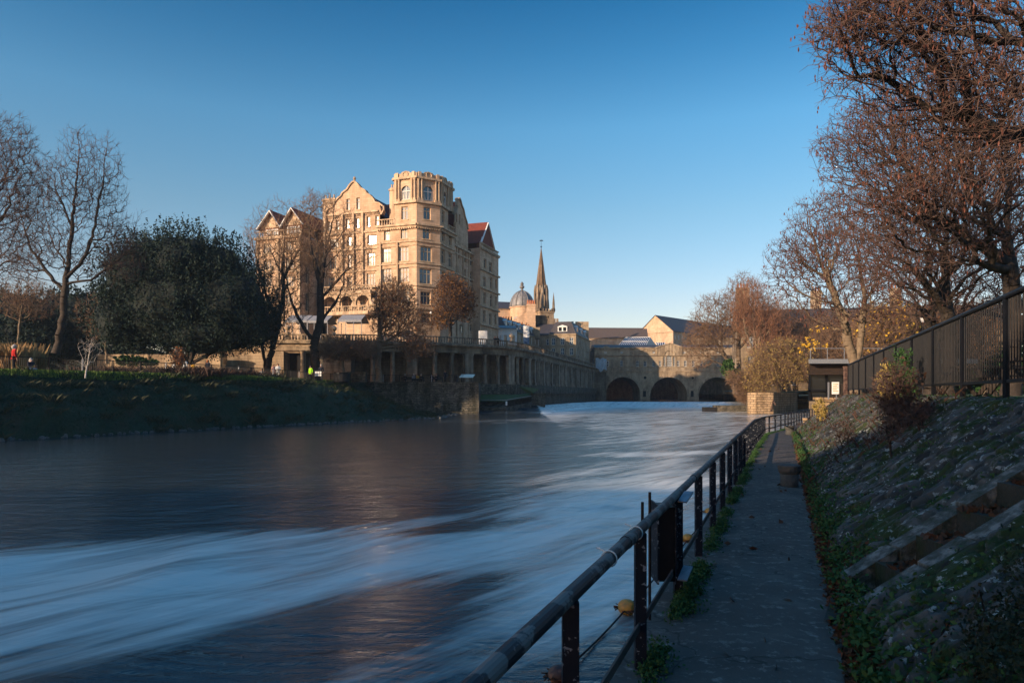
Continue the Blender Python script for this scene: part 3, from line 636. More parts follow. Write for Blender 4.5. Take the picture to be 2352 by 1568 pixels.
d = np.concatenate([[0], np.cumsum(np.linalg.norm(np.diff(cs, axis=0), axis=1))])
def at_d(x): return np.array([np.interp(x, d, cs[:, 0]), np.interp(x, d, cs[:, 1])])
def tan_d(x): t = at_d(x + .3) - at_d(x - .3); return t / np.linalg.norm(t)
xs_ = []; x = 13.0; k = 0
while x < d[-1] - 1:
    ty = k % 3 if at_d(x)[1] < 124 else k % 4
    t = tan_d(x); nrm = np.array([-t[1], t[0]])
    if ty == 0:                                        # square pier with a pilaster either side
        c = at_d(x) + nrm * .35; mb = MB(); wdt = 1.5 if at_d(x)[1] < 124 else 1.1
        F = Fac(at_d(x), t); fbox(mb, F, -wdt/2, wdt/2, 3.25, 7.7, .05 - .7, .02); fbox(mb, F, -wdt/2 - .1, wdt/2 + .1, 7.7, 7.95, -.75, .1); fbox(mb, F, -wdt/2 - .12, wdt/2 + .12, 3.25, 3.7, -.75, .12)
        mb.build('pier', M['sooty_trim'], col); x += 3.5 if at_d(x)[1] < 124 else 2.6
    else:
        c = at_d(x) + nrm * .4; mb = MB()
        mb.lathe((c[0], c[1], 3.25), [(.46, 0), (.46, .25), (.37, .32), (.35, 1.2), (.3, 4.2), (.34, 4.25), (.31, 4.32), (.42, 4.45), (.45, 4.7)], 12)
        mb.build('column', M['sooty_trim'], col, smooth=False); x += 2.9 if at_d(x)[1] < 124 else 1.75
    k += 1
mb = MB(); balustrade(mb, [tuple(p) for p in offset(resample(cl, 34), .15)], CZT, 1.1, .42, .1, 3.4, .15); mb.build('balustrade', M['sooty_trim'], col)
# wall of the garden pavilion behind the park on the left, with a pale blank wall
pv = thing('garden_portico', (-33, 99, 3.2), 'stone portico with a dark doorway and one column behind the park tree', 'portico')
F = Fac((-41, 98.2), (1, .1)); mb = MB()
wall(mb, F, 0, 17.5, 3.2, 9.0, [(8.2, 10.4, 3.2, 7.6), (11.0, 13.0, 3.2, 7.6)], .8); fbox(mb, F, -.1, 17.6, 7.9, 8.6, 0.004, .3); fbox(mb, F, -.1, 17.6, 9.0, 9.35, -.8, .5)
fbox(mb, F, 6.8, 8.0, 3.2, 7.8, .004, .35); mb.build('wall_face', M['bridge'], pv)
mb = MB(); fbox(mb, F, 8.2, 13, 3.2, 7.6, -1.4, -.82); mb.build('dark_recess', M['dark'], pv)  # near-black block standing for shade inside the doorways
mb = MB(); c = F.p(10.7, 3.2, .35); mb.lathe(tuple(c), [(.7, 0), (.7, 1.5), (.4, 1.6), (.36, 1.8), (.31, 4.4), (.45, 4.7)], 12); mb.build('column', M['bridge_trim'], pv)
mb = MB(); balustrade(mb, [tuple(F.p(0, 0))[:2], tuple(F.p(17.4, 0))[:2]], 9.35, 1.0, .4, .1); mb.build('balustrade', M['bridge_trim'], pv)
gw = thing('garden_wall', (-46, 95, 3.2), 'plain pale rendered garden wall glimpsed under the dark yew', 'wall')
mb = MB(); mb.box(-58, -40.8, 95.5, 96.2, 3.2, 7.0); mb.build('wall_face', M['bridge'], gw); mb = MB(); mb.box(-58.1, -40.7, 95.4, 96.3, 7.0, 7.2); mb.build('coping', M['bridge_trim'], gw)
strip('street', [[(-46, 121, 9.34), (4, 124, 9.34)], [(-90, 230, 9.3), (25, 230, 9.3)]], M['path'], kind='structure')
for i, (u, v, Y, lb_) in enumerate([(1175, 796, 113.6, 'stone urn on the balustrade where the colonnade bends'), (660, 776, 99.6, 'weathered stone urn above the garden portico behind the big dark tree'), (767, 775, 100.6, 'weathered stone urn above the wall right of the big dark tree')]):
    p = W(u, v, Y); mb = MB(); urn(mb, (0, 0, 0), 1.0); o = mb.build('urn', M['bath_trim'], None); o.location = (p.x, p.y, 10.45); tag(o, lb_, 'urn', 'stone urns on the terrace balustrade')

# ------------------------------------------------------------ the great hotel
HT = thing('hotel', (-16, 115, 9.3), 'huge honey stone hotel with an octagonal corner tower and curved gables above the terrace', 'hotel')
K = (-16.07, 115.0)
FA = Fac(K, (-.947, .32), True)          # towards the left, faces the low sun
if FA.n.y > 0: FA.n = -FA.n
dB = Vector((.86, .51, 0)).normalized(); FB = Fac(K, (dB.x, dB.y))
KB = FB.p(4.32, 0); FR = Fac((KB.x, KB.y), (.32, .947))
def z1(zx, zy): return 551.25 + zx * .2656, 367.5 + zy * .2656      # my enlarged crop to print pixels
def OPS(F, l): 
    out = []
    for x0, x1, y0, y1 in l:
        u0, v0 = z1(x0, y0); u1, v1 = z1(x1, y1); a0 = F.uv(u0); a1 = F.uv(u1); zc = (v0, v1)
        am = F.uv((u0 + u1) / 2); Y = F.o.y + am * F.d.y
        out.append((min(a0, a1), max(a0, a1), CZ + (903 - v1) / 1568 * Y, CZ + (903 - v0) / 1568 * Y))
    return out
def zof(F, zx, zy): u, v = z1(zx, zy); return F.uv(u, v)[1]
ZB = 9.3; hw = MB(); tr = MB()
zc = zof(FA, 1510, 552)                               # great dentilled cornice
zt0 = zof(FA, 1510, 365); zt1 = zof(FA, 1510, 160); ztop = zof(FA, 1510, 95)
aT = FA.uv(z1(1340, 0)[0]); aE = FA.uv(z1(1183, 0)[0])
# tower corner: lower walls
opsA = OPS(FA, [(1245, 1300, 605, 695), (1390, 1448, 590, 680), (1228, 1308, 762, 885), (1370, 1458, 750, 873), (1232, 1310, 935, 1060), (1378, 1462, 925, 1055), (1235, 1310, 1130, 1250), (1378, 1462, 1125, 1245), (1240, 1300, 1320, 1400), (1385, 1450, 1320, 1400)])
wall(hw, FA, 0, aE, ZB, zc, opsA)
opsA2 = OPS(FA, [(1395, 1452, 402, 515), (1418, 1474, 245, 350)])
wall(hw, FA, 0, aT, zc, zt0, opsA2[:1]); 
opsB = OPS(FB, [(1580, 1645, 590, 682), (1560, 1660, 750, 876), (1552, 1655, 940, 1070), (1560, 1650, 1138, 1250), (1565, 1648, 1330, 1410)])
wall(hw, FB, 0, 4.32, ZB, zc, opsB)
opsB2 = OPS(FB, [(1586, 1650, 408, 515), (1576, 1652, 238, 335)])
wall(hw, FB, 0, 4.32, zc, zt0, opsB2[:1])
rT = FR.uv(z1(1800, 0)[0]); 
opsR = OPS(FR, [(1745, 1770, 618, 705), (1740, 1770, 775, 895), (1742, 1770, 965, 1080), (1745, 1770, 1160, 1270), (1806, 1830, 652, 740), (1803, 1834, 806, 925), (1805, 1832, 1000, 1110), (1805, 1832, 1180, 1280)])
rS = FR.uv(z1(1856, 0)[0])
wall(hw, FR, 0, rS, ZB, zc, opsR)
opsR2 = OPS(FR, [(1745, 1770, 440, 545)])
wall(hw, FR, 0, rT, zc, zt0, opsR2)
hw.build('tower_wall', M['bath'], HT)
for o in opsA[:2] : window(HT, FA, o, 2, (.68,), blind=.2)
for o in opsA[2:]: window(HT, FA, o, 3, (.68,), blind=.12)
window(HT, FA, opsA2[0], 2, (.7,)); 
window(HT, FB, opsB[0], 2, (.68,)); window(HT, FB, opsB2[0], 2, (.7,))
for o in opsB[1:]: window(HT, FB, o, 3, (.68,))
for o in opsR: window(HT, FR, o, 2, (.68,))
for o in opsR2: window(HT, FR, o, 2, (.7,))
# octagonal upper storey with arched openings, paired columns and scrolled parapet
oc = [FA.p(aT, 0), Vector((*K, 0)), Vector((KB.x, KB.y, 0)), FR.p(3.9, 0)]
ctr = (oc[0] + oc[3]) / 2 + (FA.p(0, 0, -1) - FA.p(0, 0)) * .6
poly = list(oc)
for p in oc[:]: poly.append(ctr * 2 - p)
poly = sorted(poly, key=lambda p: math.atan2(p.y - ctr.y, p.x - ctr.x))
def arch_face(mb, F, a0, a1, z0, z1, oa, ob, zs, rev=.4, out=0, seg=14):
    """wall with one round-headed opening oa..ob springing at zs; returns crown height"""
    r = (ob - oa) / 2; c = (oa + ob) / 2; zc_ = zs + r
    wall(mb, F, a0, a1, z0, z1, [(oa, ob, z0 if zs < z0 else z0 + 1e-4, zc_)], 0, out)
    for i in range(seg):
        t0 = math.pi * i / seg; t1 = math.pi * (i + 1) / seg
        p0 = (c + r * math.cos(t0), zs + r * math.sin(t0)); p1 = (c + r * math.cos(t1), zs + r * math.sin(t1))
        mb.quad(F.p(p0[0], p0[1], out), F.p(p0[0], zc_, out), F.p(p1[0], zc_, out), F.p(p1[0], p1[1], out))
        mb.quad(F.p(*p0, out), F.p(*p1, out), F.p(*p1, out - rev), F.p(*p0, out - rev))
    for a in (oa, ob): mb.quad(F.p(a, z0, out), F.p(a, zs, out), F.p(a, zs, out - rev), F.p(a, z0, out - rev))
    return zc_
up = MB(); cols = MB(); par = MB()
for i in range(8):
    p, q = poly[i], poly[(i + 1) % 8]; F = Fac((p.x, p.y), (q.x - p.x, q.y - p.y)); L_ = (q - p).length
    if F.n.dot(Vector((F.p(L_/2, 0) - ctr).xyz)) < 0: F.n = -F.n
    wo = min(1.9, L_ * .42); oa, ob = L_/2 - wo/2, L_/2 + wo/2; zs = zt0 + (zt1 - zt0) * .52
    wall(up, F, 0, L_, zt0, zt0 + .6, ()); arch_face(up, F, 0, L_, zt0 + .6, zt1, oa, ob, zs)
    if F.n.y < .3:
        g = MB(); g.quad(F.p(oa, zt0 + .6, -.3), F.p(ob, zt0 + .6, -.3), F.p(ob, zs + wo/2, -.3), F.p(oa, zs + wo/2, -.3)); fr = MB()
        fbox(fr, F, L_/2 - .06, L_/2 + .06, zt0 + .6, zs + wo/2, -.29, -.2); fbox(fr, F, oa, ob, zs - .06, zs + .06, -.288, -.205); fbox(fr, F, oa, ob, zt0 + .6, zt0 + .72, -.286, -.2)
        fbox(fr, F, oa, oa + .1, zt0 + .72, zs + .3, -.286, -.21); fbox(fr, F, ob - .1, ob, zt0 + .72, zs + .3, -.286, -.21)
        o = fr.build('arched_window', M['white'], HT); g.build('pane', M['glass'], o)
        cu = MB(); cu.quad(F.p(oa + .1, zt0 + .7, -.26), F.p(oa + .55, zt0 + .7, -.26), F.p(oa + .2, zs, -.26), F.p(oa + .1, zs, -.26)); cu.build('curtain', M['blinds'], o); cu = MB(); cu.quad(F.p(ob - .1, zt0 + .7, -.26), F.p(ob - .55, zt0 + .7, -.26), F.p(ob - .2, zs, -.26), F.p(ob - .1, zs, -.26)); cu.build('curtain', M['blinds'], o)
    for a in (.28, .85, L_ - .85, L_ - .28):
        fbox(cols, F, a - .22, a + .22, zt0, zt0 + .7, 0, .35)
        c = F.p(a, zt0 + .7, .16); cols.lathe(tuple(c), [(.19, 0), (.17, .1), (.15, zt1 - zt0 - 1.1), (.22, zt1 - zt0 - .85), (.24, zt1 - zt0 - .7)], 8)
    fbox(par, F, -.25, L_ + .25, zt1, zt1 + .35, -.4, .45); 
    H = ztop - zt1
    pts = [(-.1, .3), (-.1, H * .75), (.35, H * .95), (.7, H * .8), (L_ * .28, H * .8), (L_ * .34, H * 1.0), (L_/2, H * 1.12), (L_ * .66, H * 1.0), (L_ * .72, H * .8), (L_ - .7, H * .8), (L_ - .35, H * .95), (L_ + .1, H * .75), (L_ + .1, .3)]
    par.prism([F.p(a, zt1 + z, .12) for a, z in pts], F.n * -.35)
    for a in (.5, L_ - .5): fbox(par, F, a - .25, a + .25, zt1 + .35, zt1 + H * .9, .12, .34)
    c = F.p(L_/2, zt1 + H * .62, .12); R_ = [(.42, 0), (.5, .0)]
    for k in range(14):
        t0, t1 = 6.283 * k / 14, 6.283 * (k + 1) / 14
        for r0 in (.5,): par.bar(F.p(L_/2 + r0 * math.cos(t0), zt1 + H * .62 + r0 * math.sin(t0), .17), F.p(L_/2 + r0 * math.cos(t1), zt1 + H * .62 + r0 * math.sin(t1), .17), .14)
up.build('tower_storey', M['bath'], HT); cols.build('tower_columns', M['bath_trim'], HT); par.build('tower_parapet', M['bath_trim'], HT)
mb = MB(); mb.prism([(p.x, p.y, zt1 + .3) for p in poly], (0, 0, .1)); mb.build('tower_roof', M['lead'], HT)
# main section with the big curved gable
aM1 = FA.uv(z1(735, 0)[0]); zM = zof(FA, 1060, 455); FM = Fac(FA.p(0, 0, -.5), (-.947, .32), True)
if FM.n.y > 0: FM.n = -FM.n
M_l = [(915, 945, 510, 592), (1000, 1030, 500, 588), (1095, 1125, 485, 578), (1170, 1200, 478, 565), (830, 858, 520, 605), (755, 783, 530, 615),
       (930, 1005, 662, 745), (1102, 1180, 648, 730), (775, 850, 680, 760), (930, 1005, 815, 932), (1100, 1172, 800, 915), (768, 832, 830, 945),
       (925, 1000, 1000, 1105), (1095, 1170, 978, 1092), (755, 822, 1010, 1118), (945, 1003, 1180, 1270), (1110, 1158, 1175, 1252), (800, 850, 1190, 1280), (945, 1003, 1320, 1390), (1110, 1160, 1320, 1390), (800, 850, 1330, 1400)]
opsM = OPS(FM, M_l); hw = MB(); wall(hw, FM, aE - .3, aM1, ZB, zM, opsM, .3); hw.build('main_wall', M['bath'], HT)
for i, o in enumerate(opsM): window(HT, FM, o, 1 if i < 6 else (2 if i > 14 else 3), (.5,) if i < 6 else (.68,), blind=.1 if i % 3 else 0)
def gpts(F, l): 
    out = []
    for zx, zy in l: u, v = z1(zx, zy); out.append(F.uv(u, v))
    return out
right = [(1225, 470), (1240, 440), (1238, 400), (1205, 374), (1168, 368), (1163, 352), (1148, 328), (1120, 300), (1098, 290), (1085, 264), (1045, 243), (1018, 208), (1000, 192), (985, 186)]
g = gpts(FM, right); ap = g[-1][0]; left = [(2 * ap - a, z) for a, z in g[:-1]][::-1]
gb = MB(); gp = g + left; zb_ = min(z for a, z in gp)
gops = OPS(FM, [(920, 950, 335, 435), (1006, 1036, 325, 428)])
# gable face built in slices so that its two windows are real openings
def slice_gable(mb, F, gp, zb_, ops, thick=.5):
    A = sorted({a for a, z in gp} | {x for o in ops for x in o[:2]})
    pts = sorted(gp)
    def H(a):
        xs = [p[0] for p in pts]; zs = [p[1] for p in pts]; return float(np.interp(a, xs, zs))
    for i in range(len(A) - 1):
        a, b = A[i], A[i+1]; m = (a + b) / 2; o = [q for q in ops if q[0] < m < q[1]]
        segs = [(zb_, zb_, H(a), H(b))] if not o else [(zb_, zb_, o[0][2], o[0][2]), (o[0][3], o[0][3], H(a), H(b))]
        for z0, z0b, za, zb2 in segs:
            if za - z0 < .01 and zb2 - z0b < .01: continue
            mb.hexa([F.p(a, z0, 0), F.p(b, z0b, 0), F.p(b, z0b, -thick), F.p(a, z0, -thick)], [F.p(a, za, 0), F.p(b, zb2, 0), F.p(b, zb2, -thick), F.p(a, za, -thick)])
slice_gable(gb, FM, gp, zb_, gops); gb.build('curved_gable', M['bath'], HT)
for o in gops: window(HT, FM, o, 1, (.68,))
cp = MB()
for i in range(len(gp) - 1): cp.bar(FM.p(*gp[i], -.2), FM.p(*gp[i+1], -.2), .9, .24)
cp.lathe(tuple(FM.p(ap, max(z for a, z in gp), -.2)), [(.25, 0), (.15, .3), (.3, .55), (.1, .9)], 8)
cp.build('gable_coping', M['bath_trim'], HT)
zap = g[-1][1]
a0g, a1g = min(a for a, z in gp), max(a for a, z in gp)
rf = MB(); rf.prism([FM.p(a0g + .6, zb_, -.5), FM.p(a1g - .6, zb_, -.5), FM.p(ap, zap - 1.0, -.5)], FM.n * -19); rf.build('gable_roof', M['slate'], HT)
# long roofs behind, flat leads, stair dormers, chimneys
rf = MB(); rf.prism([FA.p(-.0, zc, -1), FA.p(0, zc, -18), FA.p(0, zc + 6.5, -9)], FA.d * (aM1 + 1)); rf.build('red_roof', M['redtile'], HT)
ch = MB()
def chimney(mb, F, a, z0, z1_, o, w_=1.4, dd=.9, pots=3):
    fbox(mb, F, a - w_/2, a + w_/2, z0, z1_, -o - dd, -o); fbox(mb, F, a - w_/2 - .15, a + w_/2 + .15, z1_ - .45, z1_ - .2, -o - dd - .15, -o + .15)
    for k in range(pots): c = F.p(a - w_/2 + w_ * (k + .5) / pots, z1_, -o - dd/2); mb.lathe(tuple(c), [(.16, 0), (.12, .6), (.17, .7)], 8)
u_, v_ = z1(1283, 245); a_, zz = FA.uv(u_, v_); chimney(ch, FA, a_, zc, zz + .5, 1.5, 1.2); ch.build('chimney', M['bath_trim'], HT); ch = MB()
u_, v_ = z1(655, 375); a_, zz = FA.uv(u_, v_); chimney(ch, FA, a_, zc - 3, zz + 2, 4, 2.6); ch.build('chimney', M['bath_trim'], HT); ch = MB()
u_, v_ = z1(1325, 185); a_, zz = FA.uv(u_, v_); chimney(ch, FA, a_, zc, zz, 2.2, .7, .7, 1)
ch.build('chimney', M['bath_trim'], HT)
# string courses, dentils and terraces of the tower side
def course(F, a0, a1, z, h, out, mb): fbox(mb, F, a0, a1, z, z + h, .003, out)
sc = MB()
for F, a0, a1 in ((FA, -.1, aE), (FB, 0, 4.32), (FR, 0, rS)):
    course(F, a0, a1, zc - .55, .3, .3, sc); course(F, a0, a1, zc - .25, .3, .62, sc)
    n = int((a1 - a0) / .42)
    for k in range(n): fbox(sc, F, a0 + .42 * k + .08, a0 + .42 * k + .3, zc - .78, zc - .55, .003, .4)
    for zy in (705, 895, 1088, 1290):
        zz = zof(FA, 1510, zy); course(F, a0, a1, zz, .25, .22, sc); course(F, a0, a1, zz - .6, .12, .1, sc)
for zy in (460, 632, 775, 965, 1110, 1290):
    zz = zof(FM, 1060, zy); course(FM, aE, aM1, zz, .28, .25, sc)
for F, a1 in ((FA, aT), (FB, 4.32), (FR, rT)): course(F, -.1, a1 + .1, zt0 - .1, .4, .45, sc)
for zx in (890, 985, 1065, 740): a = FM.uv(z1(zx, 0)[0]); fbox(sc, FM, a - .18, a + .18, ZB + 6, zM, .003, .35)
for zx in (1218, 1364): a = FA.uv(z1(zx, 0)[0]); fbox(sc, FA, a - .14, a + .14, ZB + 2, zof(FA, zx, 712), .003, .3)
sc.build('string_courses', M['bath_trim'], HT)
bl = MB()
p0, p1 = FA.p(aT + .1, 0, -.1), FA.p(aE, 0, -.1); balustrade(bl, [tuple(p0)[:2], tuple(p1)[:2]], zc + .05, 1.2, .45, .12, 9); bl.build('balustrade', M['bath_trim'], HT); bl = MB()
p0, p1 = FR.p(rT + .3, 0, -.1), FR.p(rS, 0, -.1); balustrade(bl, [tuple(p0)[:2], tuple(p1)[:2]], zc + .05, 1.2, .45, .12, 9); bl.build('balustrade', M['bath_trim'], HT); bl = MB()
zz = zof(FM, 1000, 1150); a0 = FM.uv(z1(1172, 0)[0]); p0, p1 = FM.p(a0, 0, 1.5), FM.p(aM1, 0, 1.5)
fbox(bl, FM, a0, aM1, zz - .4, zz, .02, 1.75); balustrade(bl, [tuple(p0)[:2], tuple(p1)[:2]], zz, 1.1, .42, .1, 6); bl.build('balustrade', M['bath_trim'], HT); bl = MB()
zz2 = zof(FM, 1000, 1300); fbox(bl, FM, a0, aM1, zz2 - 1.0, zz2 - .6, .02, 2.6); p0, p1 = FM.p(a0, 0, 2.4), FM.p(aM1, 0, 2.4); balustrade(bl, [tuple(p0)[:2], tuple(p1)[:2]], zz2 - .6, 1.1, .42, .1, 6)
bl.build('balustrade', M['bath_trim'], HT)
ar = MB(); FO = Fac(FM.p(0, 0, 1.6), (-.947, .32), True)
if FO.n.y > 0: FO.n = -FO.n
n = 3
for k in range(n):
    a = a0 + (aM1 - a0) * k / n; b = a0 + (aM1 - a0) * (k + 1) / n; h = zz - .4; r = (b - a - .7) / 2
    arch_face(ar, FO, a, b, zz2 - .6, h, a + .35, b - .35, h - r - .25, .5)
ar.build('loggia_arches', M['bath_trim'], HT)
# left block: two bargeboarded gables over a square bay
FL = Fac(FA.p(0, 0, 4.5), (-.947, .32), True)
if FL.n.y > 0: FL.n = -FL.n
l0 = FL.uv(z1(525, 0)[0]); l1 = FL.uv(z1(148, 0)[0]); zL = zof(FL, 340, 668)
opsL = OPS(FL, [(205, 270, 722, 806), (395, 462, 702, 782), (205, 270, 865, 950), (398, 462, 852, 940), (205, 270, 1010, 1100), (400, 462, 1000, 1095), (205, 270, 1170, 1260), (400, 462, 1160, 1250)])
hw = MB(); wall(hw, FL, l0, l1, ZB, zL, opsL, .3)
p = FL.p(l0, 0); FS = Fac((p.x, p.y), (.32, .947)); 
if FS.n.x < 0: FS.n = -FS.n
so = [(1.2, 2.3, zL - 3.6, zL - 1.2), (1.2, 2.3, zL - 8, zL - 5), (1.2, 2.3, zL - 12.8, zL - 9.5), (1.2, 2.3, zL - 17, zL - 14)]
wall(hw, FS, 0, 6.5, ZB, zL, so, .3); p = FL.p(l1, 0); FS2 = Fac((p.x, p.y), (.32, .947), True)
wall(hw, FS2, 0, 16, ZB, zL, (), .3); hw.build('side_block_wall', M['bath'], HT)
for o in opsL: window(HT, FL, o, 3, (.68,), blind=.1)
for o in so: window(HT, FS, o, 2, (.68,))
mb = MB(); mb.prism([FL.p(l0, zL, -.001), FL.p(l1, zL, -.001), FL.p(l1, zL, -16), FL.p(l0, zL, -16)], (0, 0, .12)); mb.build('block_leads', M['lead'], HT)
mb = MB(); course(FL, l0 - .3, l1 + .3, zL - .3, .4, .5, mb)
for zy in (820, 975, 1120): course(FL, l0, l1, zof(FL, 340, zy), .25, .2, mb)
for zx in (155, 330, 375, 515): a = FL.uv(z1(zx, 0)[0]); fbox(mb, FL, a - .25, a + .25, ZB + 3, zL - .3, .003, .25)
mb.build('cornice_band', M['bath_trim'], HT)
mb = MB(); balustrade(mb, [tuple(FL.p(l0, 0, 0))[:2], tuple(FL.p(l1, 0, 0))[:2]], zL + .1, 1.15, .45, .1, 3); mb.build('balustrade', M['bath_trim'], HT)
FG = Fac(FL.p(0, 0, -1.6), (-.947, .32), True)
if FG.n.y > 0: FG.n = -FG.n
for (ax, ay), (lx, ly), (rx, ry) in (((280, 448), (168, 600), (372, 575)), ((465, 424), (372, 575), (568, 545))):
    aa, az = FG.uv(*z1(ax, ay)); la, lz = FG.uv(*z1(lx, ly)); ra, rz = FG.uv(*z1(rx, ry)); zz = (lz + rz) / 2
    mb = MB(); mb.prism([FG.p(la - .4, zz, .0), FG.p(ra + .4, zz, .0), FG.p(aa, az - .5, .0)], FG.n * -.3); mb.build('gable_panel', M['bath_trim'], HT)
    mb = MB(); fbox(mb, FG, la - .8, ra + .8, zL + .1, zz, -.35, -.05); mb.build('brick_storey', M['brickred'], HT)
    mb = MB(); mb.bar(FG.p(la, zz - .3, .7), FG.p(aa, az, .7), .12, .42, FG.n); mb.bar(FG.p(ra, zz - .3, .7), FG.p(aa, az, .7), .12, .42, FG.n); mb.build('bargeboard', M['white'], HT)
    mb = MB(); mb.prism([FG.p(la, zz - .12, .66), FG.p(aa, az + .18, .66), FG.p(aa, az - .1, .66), FG.p(la + .2, zz - .3, .66)], FG.n * -13); mb.prism([FG.p(ra, zz - .12, .66), FG.p(aa, az + .17, .66), FG.p(aa, az - .11, .66), FG.p(ra - .2, zz - .3, .66)], FG.n * -13); mb.build('gable_roof', M['redtile'], HT)
    window(HT, FG, (aa - 1.3, aa + 1.3, zL + .9, zz - .3), 3, (.55,), 'white', inset=-.12, sill=False)
# link between block and main section
hw = MB(); lo_ = OPS(FA, [(640, 665, 560, 605), (690, 715, 690, 780)])
FK = Fac(FA.p(0, 0, -3), (-.947, .32), True)
if FK.n.y > 0: FK.n = -FK.n
ko = OPS(FK, [(668, 692, 700, 780), (668, 692, 860, 950), (668, 692, 1020, 1110), (668, 692, 1180, 1250)])
wall(hw, FK, aM1 - .5, l0 + .3, ZB, zL, ko, .3); hw.build('link_wall', M['bath'], HT)
for o in ko: window(HT, FK, o, 1, (.68,))
window(HT, FK, (l0 - 4, l0 - 2, zL + .4, zL + 2.2), 2, (.5,), 'white', inset=-.5, sill=False)
mb = MB(); mb.prism([FK.p(aM1 - .5, zL, .3), FK.p(aM1 - .5, zL, -14), FK.p(aM1 - .5, zL + 5.2, -6)], FK.d * (l0 - aM1 + 4)); mb.build('link_roof', M['redtile'], HT)
# right flank: recessed bays with a curved gable, then the end pavilion
r1 = FR.uv(z1(1985, 0)[0]); FQ = Fac(FR.p(0, 0, -.7), (.32, .947)); zR = zof(FR, 1860, 640)
rl = [(1863, 1880, 630, 690), (1890, 1905, 630, 712), (1922, 1936, 650, 730), (1948, 1962, 665, 745), (1870, 1897, 768, 852), (1927, 1957, 798, 885), (1985, 2013, 830, 915), (1865, 1890, 910, 1015), (1925, 1955, 940, 1035), (1985, 2010, 965, 1060), (1870, 1895, 1110, 1200), (1930, 1955, 1130, 1220), (2025, 2062, 1290, 1390), (1985, 2010, 1150, 1230), (1900, 1940, 1420, 1490), (1985, 2010, 1420, 1480), (2035, 2060, 1430, 1490)]
r2 = FR.uv(z1(2070, 0)[0]); opsQ = OPS(FQ, rl)
zRt = zof(FQ, 1975, 640)
hw = MB(); wall(hw, FQ, rS - .4, r2 + .3, ZB, zc - 1.6, opsQ, .3); 
# side of the tower block where the flank steps back
hw.quad(FR.p(rS, ZB, 0), FR.p(rS, ZB, -.8), FR.p(rS, zc, -.8), FR.p(rS, zc, 0)); hw.build('flank_wall', M['bath'], HT)
for i, o in enumerate(opsQ): window(HT, FQ, o, 1 if i < 4 else 2, (.68,))
gq = [FQ.uv(*z1(x, y)) for x, y in ((1866, 575), (1868, 470), (1878, 400), (1885, 345), (1892, 328), (1902, 345), (1915, 395), (1930, 430), (1942, 490), (1958, 540), (1968, 600), (1972, 650))]
zq = zc - 1.6; gq = [(a, max(z, zq + .02)) for a, z in gq]
gb = MB(); go = OPS(FQ, [(1866, 1878, 452, 540), (1893, 1905, 470, 555)]); go = [(o[0], o[1], max(o[2], zq + .5), o[3]) for o in go]
slice_gable(gb, FQ, gq, zq, go); gb.build('curved_gable', M['bath'], HT)
for o in go: window(HT, FQ, o, 1, (.68,))
cp = MB()
for i in range(len(gq) - 1): cp.bar(FQ.p(*gq[i], -.2), FQ.p(*gq[i+1], -.2), .9, .22)
zz0 = zof(FR, 1510, 552)
for zy in (705, 895, 1088, 1290): zz = zof(FA, 1510, zy); course(FQ, rS, r2, zz, .25, .22, cp)
course(FQ, rS, r2, zq - .1, .35, .4, cp)
for a in np.linspace(rS + 2.5, r2 - 1, 4): fbox(cp, FQ, a - .15, a + .15, ZB + 3, zq, .003, .25)
cp.build('flank_mouldings', M['bath_trim'], HT)
ga = max(gq, key=lambda q: q[1]); rf = MB(); rf.prism([FQ.p(min(a for a, z in gq), zq, -.5), FQ.p(max(a for a, z in gq), zq, -.5), FQ.p(ga[0], ga[1] - .6, -.5)], FQ.n * -14); rf.build('gable_roof', M['redtile'], HT)
ch = MB(); a_, zz = FQ.uv(*z1(1953, 480)); chimney(ch, FQ, a_ + 1, zq, zz + .4, 1.5, 1.3, 1, 2); ch.build('chimney', M['bath_trim'], HT)
# end pavilion
FP = Fac(FR.p(0, 0, .9), (.32, .947)); r3 = FP.uv(z1(2235, 0)[0]); r2p = FP.uv(z1(2078, 0)[0])
zP = zof(FP, 2140, 800)
pl_ = [(2107, 2130, 855, 935), (2153, 2178, 885, 970), (2103, 2126, 1012, 1095), (2160, 2182, 1015, 1110), (2103, 2126, 1145, 1240), (2160, 2182, 1168, 1268), (2100, 2124, 1300, 1400), (2152, 2176, 1325, 1428), (2206, 2222, 1180, 1262), (2206, 2222, 1030, 1115), (2200, 2216, 1335, 1420)]
opsP = OPS(FP, pl_); hw = MB(); wall(hw, FP, r2p, r3, ZB, zP, opsP, .3); hw.quad(FP.p(r2p, ZB, 0), FP.p(r2p, ZB, -2), FP.p(r2p, zP, -2), FP.p(r2p, zP, 0)); hw.build('pavilion_wall', M['bath'], HT)
for o in opsP: window(HT, FP, o, 2, (.68,))
mb = MB()
for zy in (790, 975, 1130, 1285, 1440): zz = zof(FP, 2140, zy); course(FP, r2p - .2, r3 + .2, zz, .3, .35, mb)
mb.prism([FP.p(r2p, zP, .3), FP.p(r3, zP, .3), FP.p(r3, zP, -12), FP.p(r2p, zP, -12)], (0, 0, .15)); mb.build('pavilion_mouldings', M['bath_trim'], HT)
mb = MB(); balustrade(mb, [tuple(FP.p(r2p, 0, 0))[:2], tuple(FP.p(r3, 0, 0))[:2]], zP + .15, 1.2, .4, .1, 3.5); mb.build('balustrade', M['bath_trim'], HT)
FE = Fac(FP.p(0, 0, -1.2), (.32, .947)); ea, ez = FE.uv(*z1(2120, 545)); e0, ez0 = FE.uv(*z1(2062, 700)); e1, ez1 = FE.uv(*z1(2176, 782)); zz = (ez0 + ez1) / 2
mid = (e0 + e1) / 2
mb = MB(); fbox(mb, FE, e0 + .3, e1 - .3, zP, zz, -.5, -.02); mb.build('brick_storey', M['brickred'], HT)
